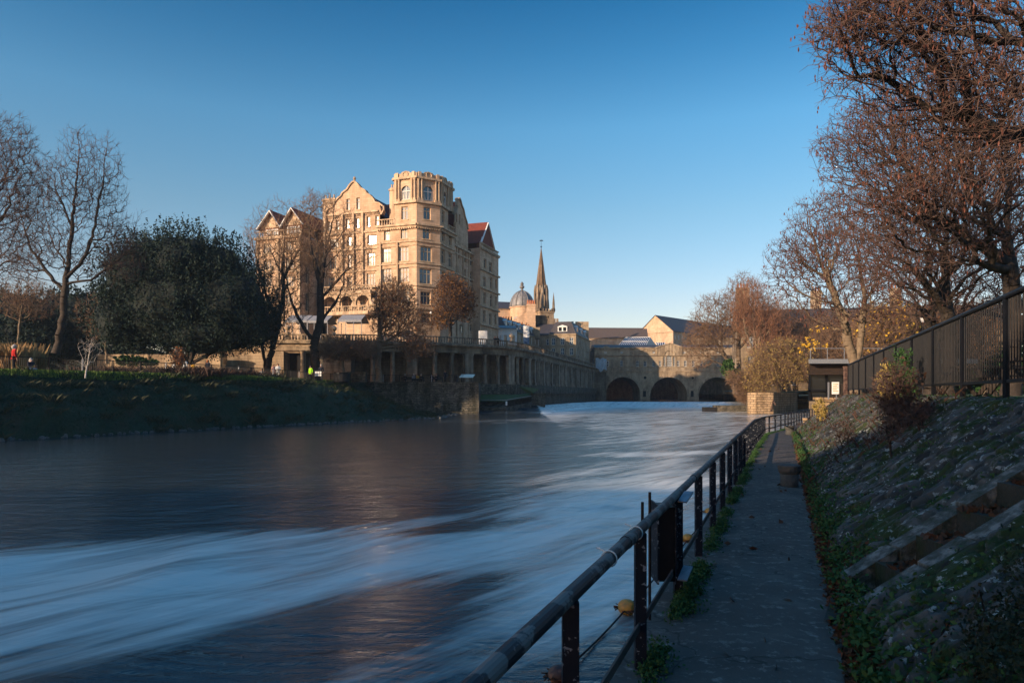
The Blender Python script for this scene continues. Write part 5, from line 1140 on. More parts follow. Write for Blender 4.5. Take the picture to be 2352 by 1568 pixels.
# weir cafe: flat roof
cf = thing('weir_cafe', (34, 66, 1.4), 'low flat-roofed cafe with a white roof edge and dark glazing beyond the railings', 'cafe')
x0, zt_ = uz(1858, 825, 65)
def cbox(mb, x, x2, y, y2, z, z2): k = (y2 - y) * .47; mb.prism([(x, y, z), (x2, y, z), (x2, y2, z), (x + k, y2, z)], (0, 0, z2 - z))
mb = MB(); cbox(mb, x0 - .3, 44, 64.4, 76, zt_ - .42, zt_); mb.build('roof_edge', M['galv'], cf)
mb = MB(); cbox(mb, x0 + .3, 43.5, 65.6, 75, zt_ - 1.45, zt_ - .42); mb.build('timber_fascia', mat('dark_timber', (.035, .022, .016), (.02, .014, .011), 3), cf)  # timber darkened to stand for shade on the facade
mb = MB(); cbox(mb, x0 + .6, 43, 66.5, 74.5, 1.0, zt_ - 1.45); mb.build('glazing', M['darkglass'], cf)
mb = MB()
for k in range(7): xx = x0 + .6 + k * 1.7; mb.box(xx, xx + .14, 66.3, 66.48, 1.0, zt_ - 1.45)
mb.box(x0 + .6, 43, 66.3, 66.47, 1.9, 2.1); mb.build('mullions', M['iron'], cf)
mb = MB(); cbox(mb, x0, 44, 65, 76, -1.4, 1.0); mb.build('base_wall', M['sooty'], cf)  # shade on the base put into a darker stone
hd_ = thing('top_handrail', (32, 65, zt_), 'thin steel handrail on the cafe roof', 'railing'); mb = MB()
for k in range(9): xx = x0 + k * 1.6; mb.box(xx, xx + .05, 64.7, 64.75, zt_, zt_ + 1)
mb.build('post', M['galv'], hd_); mb = MB(); mb.box(x0, x0 + 13.1, 64.68, 64.77, zt_ + 1, zt_ + 1.05); mb.build('rail', M['galv'], hd_)
# timber screen with white sign, and its stone wall
ns = thing('timber_screen', (19, 40, 1.4), 'grey timber slat screen with a white notice on it', 'screen')
a = W(1903, 912, 40); b = W(1944, 912, 40); mb = MB(); n = 11
for k in range(n): xx = a.x + (b.x - a.x) * k / n; mb.box(xx + .01, xx + .085, 40, 40.04, 1.5, 2.25)
mb.box(a.x, b.x, 39.96, 39.995, 2.26, 2.32); mb.build('slats', M['bark'], ns); mb = MB()
for xx in (a.x, a.x + .45, b.x): mb.box(xx - .03, xx + .03, 39.95, 40.05, 1.4, 2.4)
mb.build('frame', M['galv'], ns)
p0, p1 = W(1911, 905, 39.9), W(1927, 877, 39.9); mb = MB(); mb.box(p0.x, p1.x, 39.88, 39.93, p0.z, p1.z); nb_ = mb.build('notice', M['white'], ns)
mb = MB()
for k in range(5): mb.box(p0.x + .05, p1.x - .05 - .08 * (k % 2), 39.872, 39.879, p1.z - .14 - k * .1, p1.z - .11 - k * .1)
mb.build('printed_lines', M['goldleaf'], nb_)
sw = thing('stone_end_wall', (18.4, 42, 0), 'short rough stone wall at the end of the slope by the railing', 'wall')
a, b = W(1889, 948, 42), W(1935, 948, 42); mb = MB(); mb.box(a.x, b.x, 42, 43, -.6, 1.35); mb.build('wall_face', M['pier'], sw)
mb = MB(); mb.box(a.x - .1, b.x, 41.9, 43.1, 1.35, 1.5); mb.build('coping', M['pier'], sw)
# ------------------------------------------------------------ trees
def frusta(E):
    """E: list of (p0, p1, r0, r1, n) arrays -> verts, face arrays"""
    V = []; Fs = []; base = 0
    for P0, P1, R0, R1, n in E:
        if not len(P0): continue
        D = P1 - P0; D /= np.linalg.norm(D, axis=1)[:, None] + 1e-9
        up = np.where(np.abs(D[:, 2:3]) > .9, [[1., 0, 0]], [[0, 0, 1.]]); A = np.cross(D, up); A /= np.linalg.norm(A, axis=1)[:, None]; B = np.cross(D, A)
        th = np.arange(n) * 2 * np.pi / n; ring = A[:, None] * np.cos(th)[None, :, None] + B[:, None] * np.sin(th)[None, :, None]
        v = np.stack([P0[:, None] + ring * R0[:, None, None], P1[:, None] + ring * R1[:, None, None]], 1).reshape(-1, 3)
        k = len(P0); o = base + np.arange(k)[:, None] * 2 * n; j = np.arange(n); f = np.stack([o + j, o + (j + 1) % n, o + (j + 1) % n + n, o + j + n], -1).reshape(-1, 4)
        V.append(v); Fs.append(f); base += len(v)
    return np.concatenate(V), Fs
def sample_env(rg, env, n):
    """env: list of (cx, cy, cz, rx, ry, rz, weight)"""
    out = []; wt = np.array([e[6] for e in env], float); wt /= wt.sum()
    for e, w_ in zip(env, wt):
        k = int(n * w_); d = rg.normal(size=(k, 3)); d /= np.linalg.norm(d, axis=1)[:, None]; r = rg.random(k) ** (1 / 2.2)
        out.append(np.array(e[:3]) + d * r[:, None] * np.array(e[3:6]))
    return np.concatenate(out)
def tree(name, skel, env, n, label, seed=1, bf=.35, tip=.012, trunk_r=.35, pw=.42, twigs=(2, .8), tw_r=.009, bark='bark', twig='twig', leaves=None, nleaf=0, leaf=(.12, .09), up=.35, cat='tree', group=None, grav=0, thin=.055, wig=.12, leaflen=None, mindist=.0):
    """skel: list of polylines of world points; the first starts at the foot. The crown grows by joining every
    scattered bud to the nearest limb, with a cost for the way back to the foot"""
    rg = nz(seed); P = []; par = []; pl = []; rad0 = []
    for si, line in enumerate(skel):
        L = np.array([tuple(p)[:3] for p in line], float); rr = [p[3] if len(p) > 3 else None for p in line]
        d = np.concatenate([[0], np.cumsum(np.linalg.norm(np.diff(L, axis=0), axis=1))]); m = max(3, int(d[-1] / .55)); t = np.linspace(0, d[-1], m)
        Q = np.stack([np.interp(t, d, L[:, i]) for i in range(3)], 1)
        if m > 4: Q[1:-1] = (Q[:-2] + 2 * Q[1:-1] + Q[2:]) / 4
        Q[1:-1] += rg.normal(0, .05, Q[1:-1].shape)
        if si == 0: P.append(Q[0]); par.append(-1); pl.append(0); prev = 0; s0 = 1
        else:
            A = np.array(P); prev = int(np.argmin(((A - Q[0]) ** 2).sum(1))); s0 = 1
        for q in Q[s0:]:
            P.append(q); par.append(prev); pl.append(pl[prev] + np.linalg.norm(q - P[prev])); prev = len(P) - 1
    ns = len(P); T = sample_env(rg, env, n); n = len(T)
    P = np.concatenate([np.array(P), np.zeros((n, 3))]); par = np.array(par + [0] * n); pl = np.array(pl + [0.] * n); cnt = ns
    best = np.full(n, 1e9); bp = np.zeros(n, int)
    for i in range(ns):
        if np.linalg.norm(P[i] - P[0]) < mindist: continue
        c = np.linalg.norm(T - P[i], axis=1) + bf * pl[i]; m = c < best; best[m] = c[m]; bp[m] = i
    alive = np.ones(n, bool)
    for _ in range(n):
        j = int(np.argmin(np.where(alive, best, 1e18))); alive[j] = False; p = bp[j]
        P[cnt] = T[j]; par[cnt] = p; pl[cnt] = pl[p] + np.linalg.norm(T[j] - P[p])
        c = np.linalg.norm(T - T[j], axis=1) + bf * pl[cnt]; m = alive & (c < best); best[m] = c[m]; bp[m] = cnt; cnt += 1
    c = np.zeros(cnt); ch = np.zeros(cnt, int)
    for i in range(cnt - 1, 0, -1): c[i] += 1; c[par[i]] += c[i]; ch[par[i]] += 1
    c[0] += 1
    r = tip * c ** pw; r *= 1 if r[0] <= 0 else 1; sc = trunk_r / r[0]; r = np.where(c > 12, tip + (r - tip) * np.clip(sc, .2, 4) ** np.clip((c - 12) / c[0] * 6 + .0, 0, 1), r)
    r[:3] *= np.array([1.35, 1.12, 1.0])
    E0 = par[1:]; E1 = np.arange(1, cnt); p0, p1, r0, r1 = P[E0], P[E1], np.minimum(r[E0], r[E1] * 1.5), r[E1]
    L = np.linalg.norm(p1 - p0, axis=1)
    # bend the long pieces
    mid = (p0 + p1) / 2 + rg.normal(0, 1, p0.shape) * (L * wig)[:, None] * np.where(E1 < ns, .15, 1)[:, None]; mid[:, 2] += np.where(E1 >= ns, L * (.1 - grav * .25), 0)
    q0 = np.concatenate([p0, mid]); q1 = np.concatenate([mid, p1]); s0 = np.concatenate([r0, (r0 + r1) / 2]); s1 = np.concatenate([(r0 + r1) / 2, r1])
    root = thing(name, tuple(P[0]), label, cat, group)
    big = s1 > thin
    V, F = frusta([(q0[big & (s1 > .12)], q1[big & (s1 > .12)], s0[big & (s1 > .12)], s1[big & (s1 > .12)], 9), (q0[big & (s1 <= .12)], q1[big & (s1 <= .12)], s0[big & (s1 <= .12)], s1[big & (s1 <= .12)], 5)])
    mesh_obj('trunk', V, F, M[bark], root, smooth=True)
    # twigs at every slender node
    sl = np.where((r < .05) & (np.arange(cnt) >= ns // 2))[0]; k = twigs[0]; b = np.repeat(sl, k); d = P[b] - P[par[b]]; d /= np.linalg.norm(d, axis=1)[:, None] + 1e-9
    d = d + rg.normal(0, .55, d.shape); d[:, 2] += up - grav; d /= np.linalg.norm(d, axis=1)[:, None]
    l = twigs[1] * rg.uniform(.4, 1.2, len(b)); m1 = P[b] + d * (l * .5)[:, None]; d2 = d + rg.normal(0, .35, d.shape); d2[:, 2] += up * .5 - grav * .9; d2 /= np.linalg.norm(d2, axis=1)[:, None]; m2 = m1 + d2 * (l * .55)[:, None]
    o = np.full(len(b), tw_r)
    sd_ = P[b] + (m1 - P[b]) * .6; d3 = d + rg.normal(0, .8, d.shape); d3 /= np.linalg.norm(d3, axis=1)[:, None]; m3 = sd_ + d3 * (l * .45)[:, None]
    sm = ~big
    V, F = frusta([(q0[sm], q1[sm], s0[sm], s1[sm], 4), (P[b], m1, o * 1.4, o, 3), (m1, m2, o, o * .5, 3), (sd_, m3, o, o * .5, 3)])
    cr_ = mesh_obj('crown', V, F, M[twig], root)
    if leaves and nleaf:
        src = np.concatenate([m2, m3, m1]); i = rg.integers(0, len(src), nleaf); c0 = src[i] + rg.normal(0, .07, (nleaf, 3)); leaf_quads(rg, c0, leaf, leaves, 'foliage', root, leaflen)
    return root
def leaf_quads(rg, c0, leaf, mt, name, root, hang=None, org=None):
    k = len(c0)
    if hang:                                           # drooping clusters: three crossed slender leaves hanging down
        L = hang * rg.uniform(.6, 1.3, k); V = []; a = rg.uniform(0, 6.28, k)
        for j in range(3):
            aa = a + j * 2.1; s = np.stack([np.cos(aa), np.sin(aa), 0 * aa], 1) * leaf[0] / 2; t = np.stack([np.cos(aa + 1.57), np.sin(aa + 1.57), 0 * aa], 1) * (L * rg.uniform(-.25, .25, k))[:, None]
            dn = np.zeros((k, 3)); dn[:, 2] = -1; dn = dn * L[:, None]
            V.append(np.stack([c0, c0 + s + t * .5 + dn * .45, c0 + t + dn, c0 - s + t * .5 + dn * .55], 1))
        V = np.concatenate(V).reshape(-1, 3)
    else:
        d = rg.normal(size=(k, 3)); d /= np.linalg.norm(d, axis=1)[:, None]; e = np.cross(d, rg.normal(size=(k, 3))); e /= np.linalg.norm(e, axis=1)[:, None]; s = rg.uniform(.6, 1.3, k)[:, None]
        V = np.stack([c0 - d * leaf[0] * s, c0 + e * leaf[1] * s, c0 + d * leaf[0] * s, c0 - e * leaf[1] * s], 1).reshape(-1, 3)
    return mesh_obj(name, V, [np.arange(len(V)).reshape(-1, 4)], M[mt], root, org)
def bush(name, loc, env, n, leaf, mt, label, seed=1, tuft=.0, stems=6, cat='shrub', group=None, bark='bark', shell=.55, lump=.25, upw=0, sr=.05, cs=None, core=0, plume=0, per=14):
    """a leafy mass: small leaves through the outer volume of several lobes, on stems"""
    rg = nz(seed); root = thing(name, loc, label, cat, group); C0 = []; MBc = MB()
    wt = np.array([e[6] for e in env], float); wt /= wt.sum()
    for e, w_ in zip(env, wt):
        m = max(8, int(n * w_ / per)); d = rg.normal(size=(m, 3)); d /= np.linalg.norm(d, axis=1)[:, None]; r = (shell + (1 - shell) * rg.random(m)) * (1 + rg.normal(0, lump * .5, m)); c = np.array(e[:3]) + d * r[:, None] * np.array(e[3:6])
        cl_ = np.repeat(c, per, 0); s = cs or min(e[3:6]) * .12; off = rg.normal(0, 1, cl_.shape) * [s, s, s * (1 + tuft)]
        if plume:
            hp = np.repeat(plume * rg.uniform(.4, 1.3, m), per); t = rg.random(len(cl_)); off = rg.normal(0, 1, cl_.shape) * (s * (1.05 - t))[:, None]; off[:, 2] = t * hp - hp * .3
            lean = np.repeat(rg.normal(0, .25, (m, 2)) + (c[:, :2] - np.array(e[:2])) / np.array(e[3:5]) * .35, per, 0); off[:, :2] += lean * (t * hp)[:, None]
        C0.append(cl_ + off)
        if core:
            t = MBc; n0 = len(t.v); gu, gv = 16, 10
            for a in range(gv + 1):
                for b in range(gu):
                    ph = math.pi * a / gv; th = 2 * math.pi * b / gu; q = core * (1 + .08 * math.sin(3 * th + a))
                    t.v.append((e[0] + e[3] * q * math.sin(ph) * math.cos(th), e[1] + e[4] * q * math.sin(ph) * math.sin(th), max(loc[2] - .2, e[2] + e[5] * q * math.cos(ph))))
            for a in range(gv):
                for b in range(gu): i0 = n0 + a * gu + b; i1 = n0 + a * gu + (b + 1) % gu; t.f.append((i0, i1, i1 + gu, i0 + gu))
    C0 = np.concatenate(C0); C0 = C0[C0[:, 2] > loc[2] - .1]
    k = len(C0); d = rg.normal(size=(k, 3)); d[:, 2] = d[:, 2] + upw; d /= np.linalg.norm(d, axis=1)[:, None]; e = np.cross(d, rg.normal(size=(k, 3))); e /= np.linalg.norm(e, axis=1)[:, None]; s = rg.uniform(.6, 1.4, k)[:, None]
    V = np.stack([C0 - d * leaf[0] * s, C0 + e * leaf[1] * s, C0 + d * leaf[0] * s, C0 - e * leaf[1] * s], 1).reshape(-1, 3)
    mesh_obj('crown', V, [np.arange(len(V)).reshape(-1, 4)], M[mt], root)
    mb = MB()
    for i in range(stems):
        e = env[rg.integers(0, len(env))]; q = np.array(e[:3]) + rg.normal(0, .35, 3) * np.array(e[3:6]); p = np.array(loc) + [rg.normal(0, .15), rg.normal(0, .15), 0]; m_ = (p + q) / 2 + rg.normal(0, .12, 3)
        mb.tube([p, m_, q], [sr, sr * .7, sr * .3], 5)
    mb.build('trunk', M[bark], root)
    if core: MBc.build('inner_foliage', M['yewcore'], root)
    return root
def G(u, v, Y, r=None):
    p = W(u, v, Y); return (p.x, p.y, p.z) if r is None else (p.x, p.y, p.z, r)
def env(Y, l):
    """(u, v, ru, rv, depth radius, weight) print pixels -> world ellipsoids"""
    out = []
    for u, v, ru, rv, dp, w_ in l: p = W(u, v, Y); out.append((p.x, p.y, p.z, ru / 1568 * Y, dp, rv / 1568 * Y, w_))
    return out
BT = 'bare winter trees of the left park'
# far left tree entering the frame
Y = 55
tree('bare_tree', [[G(-70, 850, Y), G(-68, 700, Y), G(-60, 560, Y), G(-50, 420, Y)], [G(-66, 640, Y), G(-20, 540, Y + 1), G(25, 470, Y)], [G(-60, 560, Y), G(-110, 450, Y)], [G(-62, 600, Y), G(10, 590, Y), G(40, 520, Y)]],
     env(Y, [(-60, 400, 130, 200, 5, 5), (15, 420, 75, 170, 4, 4), (20, 600, 50, 70, 3, 1)]), 1900, 'spreading bare tree cut off by the left edge of the photo', 11, trunk_r=.36, twigs=(3, .8), tw_r=.008, tip=.009, group=BT, up=.5)
# tall open tree with forked leader
Y = 62
tree('bare_tree', [[G(128, 812, Y), G(143, 740, Y), G(150, 660, Y), G(160, 560, Y), G(172, 460, Y), G(180, 360, Y), G(182, 290, Y)],
     [G(152, 640, Y), G(190, 600, Y), G(215, 530, Y + .5), G(235, 430, Y), G(248, 300, Y)], [G(148, 665, Y), G(110, 630, Y), G(70, 570, Y), G(45, 490, Y), G(40, 430, Y)],
     [G(150, 655, Y), G(215, 640, Y), G(280, 590, Y), G(325, 490, Y)], [G(155, 610, Y), G(120, 560, Y + 2), G(100, 480, Y + 2), G(120, 380, Y + 2)], [G(150, 650, Y), G(90, 640, Y - 1), G(40, 620, Y - 2)], [G(165, 520, Y), G(135, 450, Y + 1), G(125, 400, Y + 1)]],
     env(Y, [(180, 420, 45, 135, 2.5, 3), (240, 440, 40, 140, 2.5, 3), (80, 520, 55, 105, 3.5, 3), (280, 570, 50, 85, 3, 2.6), (160, 580, 100, 60, 5, 2.4), (45, 600, 40, 50, 2.5, 1), (110, 430, 40, 80, 2, 1.6)]), 2500,
     'tall open bare tree with a sunlit trunk left of the dark yew', 12, trunk_r=.3, twigs=(2, .8), tw_r=.008, tip=.009, bark='bark', group=BT, up=.7, bf=.25)
# dark yew dome
Y = 80
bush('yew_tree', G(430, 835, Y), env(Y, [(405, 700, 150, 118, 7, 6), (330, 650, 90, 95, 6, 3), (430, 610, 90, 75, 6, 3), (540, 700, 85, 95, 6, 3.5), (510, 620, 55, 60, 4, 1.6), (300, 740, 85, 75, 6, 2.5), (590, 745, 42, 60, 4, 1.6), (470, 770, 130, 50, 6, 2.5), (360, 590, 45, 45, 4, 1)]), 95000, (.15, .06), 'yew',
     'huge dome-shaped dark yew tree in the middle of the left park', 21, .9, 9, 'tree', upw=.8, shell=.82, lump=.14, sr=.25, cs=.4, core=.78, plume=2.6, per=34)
for i, (l, lb_, e_, sd_) in enumerate([(G(30, 835, 98), 'low dark evergreen at the far left behind the tall bare tree', [(30, 740, 70, 75, 6, 3), (-30, 730, 60, 80, 6, 2), (80, 770, 50, 50, 5, 1)], 31), (G(150, 835, 101), 'dark evergreen mass behind the trunk of the tall bare tree', [(140, 755, 75, 85, 6, 3), (205, 740, 45, 75, 6, 2)], 32), (G(90, 835, 93), 'dark drooping evergreen between the tan reeds and the tall bare tree', [(90, 790, 50, 48, 3, 2), (50, 770, 40, 50, 3, 1)], 33)]):
    bush('evergreen_tree', l, env(l[1], e_), 14000, (.2, .09), 'yew', lb_, sd_, .8, 5, 'tree', 'dark evergreens behind the left park', sr=.2, cs=.4, core=.82, shell=.8, lump=.15, plume=1.8, per=30)
tree('bare_tree', [[G(40, 835, 90), G(45, 740, 90), G(55, 680, 90)]], env(90, [(60, 690, 70, 50, 4, 1)]), 500, 'small pale bare tree in front of the far left evergreens', 34, trunk_r=.15, twigs=(3, .9), tw_r=.014, bark='palebark', twig='paletwig', group=BT)
tree('bare_tree', [[G(245, 835, 92), G(240, 740, 92), G(235, 690, 92)]], env(92, [(235, 730, 45, 60, 4, 1)]), 500, 'small pale bare tree against the left side of the yew', 35, trunk_r=.15, twigs=(3, .9), tw_r=.014, bark='palebark', twig='paletwig', group=BT)
# trees in front of the hotel
Y = 88
tree('bare_tree', [[G(612, 862, Y, .6), G(625, 800, Y), G(640, 740, Y), G(652, 680, Y), G(648, 610, Y), G(655, 540, Y), G(660, 480, Y)], [G(640, 740, Y), G(612, 680, Y), G(590, 600, Y), G(575, 540, Y)], [G(650, 640, Y), G(690, 570, Y), G(705, 500, Y)], [G(612, 862, Y), G(603, 800, Y), G(598, 750, Y), G(606, 700, Y)], [G(645, 630, Y), G(615, 560, Y + 1), G(590, 540, Y)]],
     env(Y, [(645, 560, 75, 105, 5, 4), (610, 620, 55, 90, 4, 3), (690, 560, 40, 85, 4, 2.4), (640, 720, 55, 80, 4, 2.5), (585, 560, 30, 60, 2.5, 1)]), 2100, 'grey bare tree with several stems standing beside the yew in front of the hotel', 41, trunk_r=.42, twigs=(2, .9), tw_r=.01, tip=.01, twig='paletwig', bark='bark', group=BT, up=.4)
Y = 86
tree('bare_tree', [[G(727, 862, Y), G(722, 800, Y), G(721, 780, Y)], [G(721, 785, Y), G(692, 745, Y), G(668, 690, Y), G(657, 640, Y), G(660, 560, Y)], [G(722, 790, Y), G(738, 730, Y), G(735, 660, Y), G(745, 590, Y), G(762, 520, Y), G(770, 460, Y)],
     [G(736, 690, Y), G(760, 660, Y), G(790, 625, Y), G(830, 600, Y), G(862, 590, Y)], [G(735, 740, Y), G(775, 690, Y), G(790, 650, Y)], [G(700, 755, Y), G(660, 750, Y), G(640, 720, Y), G(632, 700, Y)], [G(735, 650, Y), G(715, 580, Y), G(708, 500, Y)], [G(745, 590, Y), G(790, 530, Y), G(812, 480, Y)], [G(740, 620, Y), G(780, 580, Y + 1), G(805, 540, Y)]],
     env(Y, [(745, 540, 70, 100, 5, 5), (800, 580, 62, 85, 4, 3), (690, 600, 50, 90, 4, 2.5), (725, 470, 45, 30, 3, 1.2), (800, 660, 60, 50, 4, 1.4), (680, 690, 50, 45, 4, 1)]), 2100, 'big dark bare tree with a forked black trunk in front of the hotel', 42, trunk_r=.55, twigs=(2, .9), tw_r=.01, tip=.01, thin=.05, twig='paletwig', group=BT, up=.45, bf=.25)
tree('spreading_tree', [[G(784, 868, 88), G(784, 835, 88), G(782, 812, 88)], [G(784, 830, 88), G(755, 815, 88), G(728, 808, 87)], [G(784, 828, 88), G(815, 812, 88), G(855, 820, 88)], [G(783, 820, 88), G(806, 806, 88), G(825, 790, 89)], [G(783, 815, 88), G(765, 795, 88)]],
     env(88, [(800, 800, 70, 28, 4, 3), (770, 810, 55, 22, 4, 2), (840, 800, 40, 30, 4, 1)]), 1500, 'low wide spreading bare tree with pale limbs right of the big dark trunk', 43, trunk_r=.42, twigs=(4, .6), tw_r=.012, bark='palebark', twig='paletwig', up=.3, bf=.2)
Y = 92
AT = 'small trees still holding russet leaves'
tree('russet_tree', [[G(870, 878, Y), G(868, 820, Y), G(873, 770, Y), G(868, 720, Y), G(872, 670, Y)], [G(870, 760, Y), G(905, 735, Y), G(935, 690, Y)], [G(874, 790, Y), G(920, 765, Y), G(960, 730, Y)], [G(868, 730, Y), G(905, 690, Y), G(915, 650, Y)], [G(872, 800, Y), G(930, 795, Y), G(985, 790, Y)]],
     env(Y, [(905, 690, 52, 55, 4, 4), (935, 740, 60, 55, 4, 3), (880, 730, 30, 60, 3, 1.5), (955, 800, 50, 28, 3, 1.4)]), 2400, 'russet-leaved tree with a pale sunlit trunk in front of the hotel tower', 44, trunk_r=.4, twigs=(3, .7), tw_r=.013, bark='palebark', twig='paletwig', leaves='brownleaf', nleaf=2600, leaf=(.11, .08), group=AT)
Y = 113
tree('russet_tree', [[G(1034, 785, Y), G(1034, 740, Y), G(1036, 700, Y), G(1034, 650, Y)]], env(Y, [(1040, 690, 50, 50, 4, 4), (1035, 655, 32, 28, 3, 1.5), (1065, 700, 30, 45, 3, 1.5), (1015, 735, 30, 24, 3, 1)]), 1800, 'dense brown-leaved street tree on the terrace beside the hotel tower', 45, trunk_r=.28, twigs=(3, .7), tw_r=.013, leaves='oakleaf', nleaf=5200, leaf=(.15, .1), group=AT)
# saplings on the bank crest
tree('pale_sapling', [[G(196, 868, 47), G(198, 840, 47), G(205, 815, 47), G(212, 775, 47)], [G(198, 845, 47), G(188, 820, 47), G(180, 800, 47)], [G(200, 835, 47), G(225, 812, 47)], [G(198, 843, 47), G(180, 830, 47)]], env(47, [(205, 800, 30, 35, 1, 1)]), 48, 'little white-barked sapling on the bank in front of the park fence', 46, trunk_r=.045, tip=.006, twigs=(1, .4), tw_r=.004, bark='whitebark', twig='whitebark', thin=.02)
tree('young_shrub', [[G(411, 870, 60), G(410, 840, 60), G(412, 800, 60)]] + [[G(411, 862, 60), G(411 + d_, 830, 60), G(411 + d_ * 1.7, 800, 60)] for d_ in (-8, -4, 5, 9)], env(60, [(411, 825, 18, 28, .7, 1)]), 160, 'thin upright shrub with dry brown leaves on the bank crest', 47, trunk_r=.05, twigs=(2, .3), tw_r=.008, leaves='brownleaf', nleaf=260, leaf=(.1, .07), thin=.03)
rg = nz(90)
blades('reeds', np.stack([rg.uniform(-42.5, -36.5, 900), rg.uniform(50.5, 53.5, 900), np.full(900, 3.25)], 1), 1.9, .02, M['drygrass'], .25, 5, .2, kind='stuff', label='tall tan reeds behind the red coated person at the left edge', cat='reeds')
blades('dry_border', np.stack([rg.uniform(-38, -26, 3500), rg.uniform(58, 78, 3500), np.full(3500, 3.25)], 1), .75, .025, M['deadweed'], .5, 6, .3, kind='stuff', label='low brown border plants behind the park fence', cat='border plants')
bush('low_juniper', G(300, 842, 66), env(66, [(300, 828, 38, 12, 1.5, 2), (330, 832, 30, 9, 1.5, 1)]), 2500, (.14, .06), 'ivy', 'low green spreading juniper behind the park fence under the yew', 92, .2, 4, sr=.04)
# ---- right side
tree('island_tree', [[G(1708, 900, 112), G(1690, 860, 112), G(1655, 800, 112), G(1615, 745, 112)], [G(1700, 885, 112), G(1695, 800, 113), G(1702, 720, 113), G(1708, 650, 113)], [G(1690, 850, 112), G(1640, 830, 111), G(1600, 800, 111)], [G(1660, 805, 112), G(1650, 740, 112), G(1640, 690, 112)], [G(1700, 800, 113), G(1740, 740, 113), G(1755, 690, 113)]],
     env(112, [(1650, 740, 65, 70, 4, 4), (1610, 790, 45, 60, 4, 2), (1705, 710, 50, 85, 4, 3), (1750, 720, 35, 65, 4, 2)]), 2600, 'pale bare tree leaning over the river from the island', 51, trunk_r=.5, twigs=(3, 1.1), tw_r=.014, bark='palebark', twig='paletwig', grav=.15)
tree('red_willow', [[G(1740, 890, 104), G(1736, 800, 104), G(1728, 700, 104)], [G(1738, 830, 104), G(1712, 760, 104), G(1704, 690, 104)], [G(1738, 820, 104), G(1750, 740, 104)]], env(104, [(1725, 700, 30, 65, 3, 3), (1745, 760, 40, 70, 3, 3), (1700, 720, 22, 60, 2, 1.5), (1800, 800, 50, 50, 4, 2), (1780, 740, 30, 60, 3, 2)]), 1400, 'orange twigged upright willow standing on the island', 52, trunk_r=.3, twigs=(3, 1.2), tw_r=.011, tip=.012, bark='palebark', twig='redtwig', up=1.2)
tree('golden_willow', [[G(1790, 905, 99), G(1785, 870, 99), G(1778, 830, 99)], [G(1785, 880, 99), G(1750, 850, 98)], [G(1786, 875, 99), G(1830, 840, 99)], [G(1780, 850, 99), G(1800, 810, 99)]], env(99, [(1780, 845, 62, 40, 4, 4), (1745, 865, 35, 32, 3, 2), (1830, 838, 36, 42, 4, 2), (1800, 800, 42, 22, 3, 1.2), (1765, 815, 40, 25, 3, 1)]), 1700,
     'yellow-green drooping willow bush above the sunlit pier', 53, trunk_r=.25, twigs=(4, 1.5), tw_r=.013, bark='palebark', twig='paletwig', grav=1.0, leaves='willow', nleaf=15000, leaf=(.13, .035), cat='shrub')
tree('bramble', [[G(1700, 905, 101), G(1690, 880, 101)]], env(101, [(1706, 885, 22, 34, 2, 2), (1712, 905, 20, 20, 1.5, 1), (1685, 865, 16, 18, 2, .5)]), 650, 'brown bramble thicket hanging over the left end of the pier', 54, trunk_r=.1, twigs=(4, .8), tw_r=.015, twig='paletwig', grav=.5, cat='shrub')
bush('ivy_stump', G(1680, 868, 110), env(110, [(1672, 845, 14, 22, 1.2, 2), (1690, 870, 20, 22, 1.5, 2), (1735, 885, 25, 18, 2, 1)]), 3500, (.16, .12), 'ivy', 'dark ivy wrapped around the leaning island trunk', 55, 0, 3, sr=.1)
for i, (u, Y, v, s, lb_) in enumerate([(1800, 122, 700, 1.0, 'brown bare tree in front of the chimneys of the dark terrace'), (1860, 112, 740, 1.0, 'brown bare tree above the cafe roof end'), (1925, 100, 720, 1.05, 'brown bare tree between the cafe and the fork-trunked tree')]):
    tree('background_tree', [[G(u, 900, Y), G(u + 3, 830, Y), G(u - 2, v + 30, Y)]], env(Y, [(u, v + 60, 60, 75, 5, 3), (u + 10, v + 110, 60, 40, 5, 1)]), 1500, lb_, 60 + i, trunk_r=.3, twigs=(3, 1.1), tw_r=.016, twig='paletwig', group='brown bare trees in front of the dark terrace')
bush('gold_leaf_tree', G(1890, 850, 85), env(85, [(1880, 770, 30, 30, 2, 1), (1850, 800, 18, 14, 1.5, .5)]), 170, (.12, .09), 'goldleaf', 'small tree with a few bright yellow leaves above the cafe roof', 64, 0, 6, 'tree', sr=.07)
# tree with fork above the cafe's right end
Y = 45
tree('bare_tree', [[G(1965, 912, Y), G(1966, 840, Y), G(1950, 790, Y), G(1925, 700, Y), G(1900, 640, Y), G(1870, 560, Y), G(1860, 500, Y)], [G(1966, 845, Y), G(1978, 780, Y), G(1985, 690, Y), G(1975, 600, Y), G(1960, 520, Y)], [G(1925, 700, Y), G(1870, 690, Y), G(1820, 660, Y), G(1780, 620, Y)], [G(1900, 640, Y), G(1840, 600, Y), G(1800, 540, Y)], [G(1985, 700, Y), G(2030, 620, Y), G(2060, 540, Y)]],
     env(Y, [(1890, 540, 85, 105, 4, 5), (1830, 610, 75, 80, 3.5, 3), (1960, 600, 80, 120, 4, 3), (1900, 700, 100, 70, 3.5, 2.4), (2040, 640, 70, 110, 4, 2)]), 2800, 'bare forked tree holding dark seed clusters above the cafe', 71, trunk_r=.36, twigs=(2, .5), tw_r=.007, tip=.008, bark='palebark', twig='twig', leaves='seed', nleaf=900, leaf=(.07, .1), leaflen=.22, group='bare trees behind the black fence', thin=.04)
PT = 'bare trees behind the black fence'
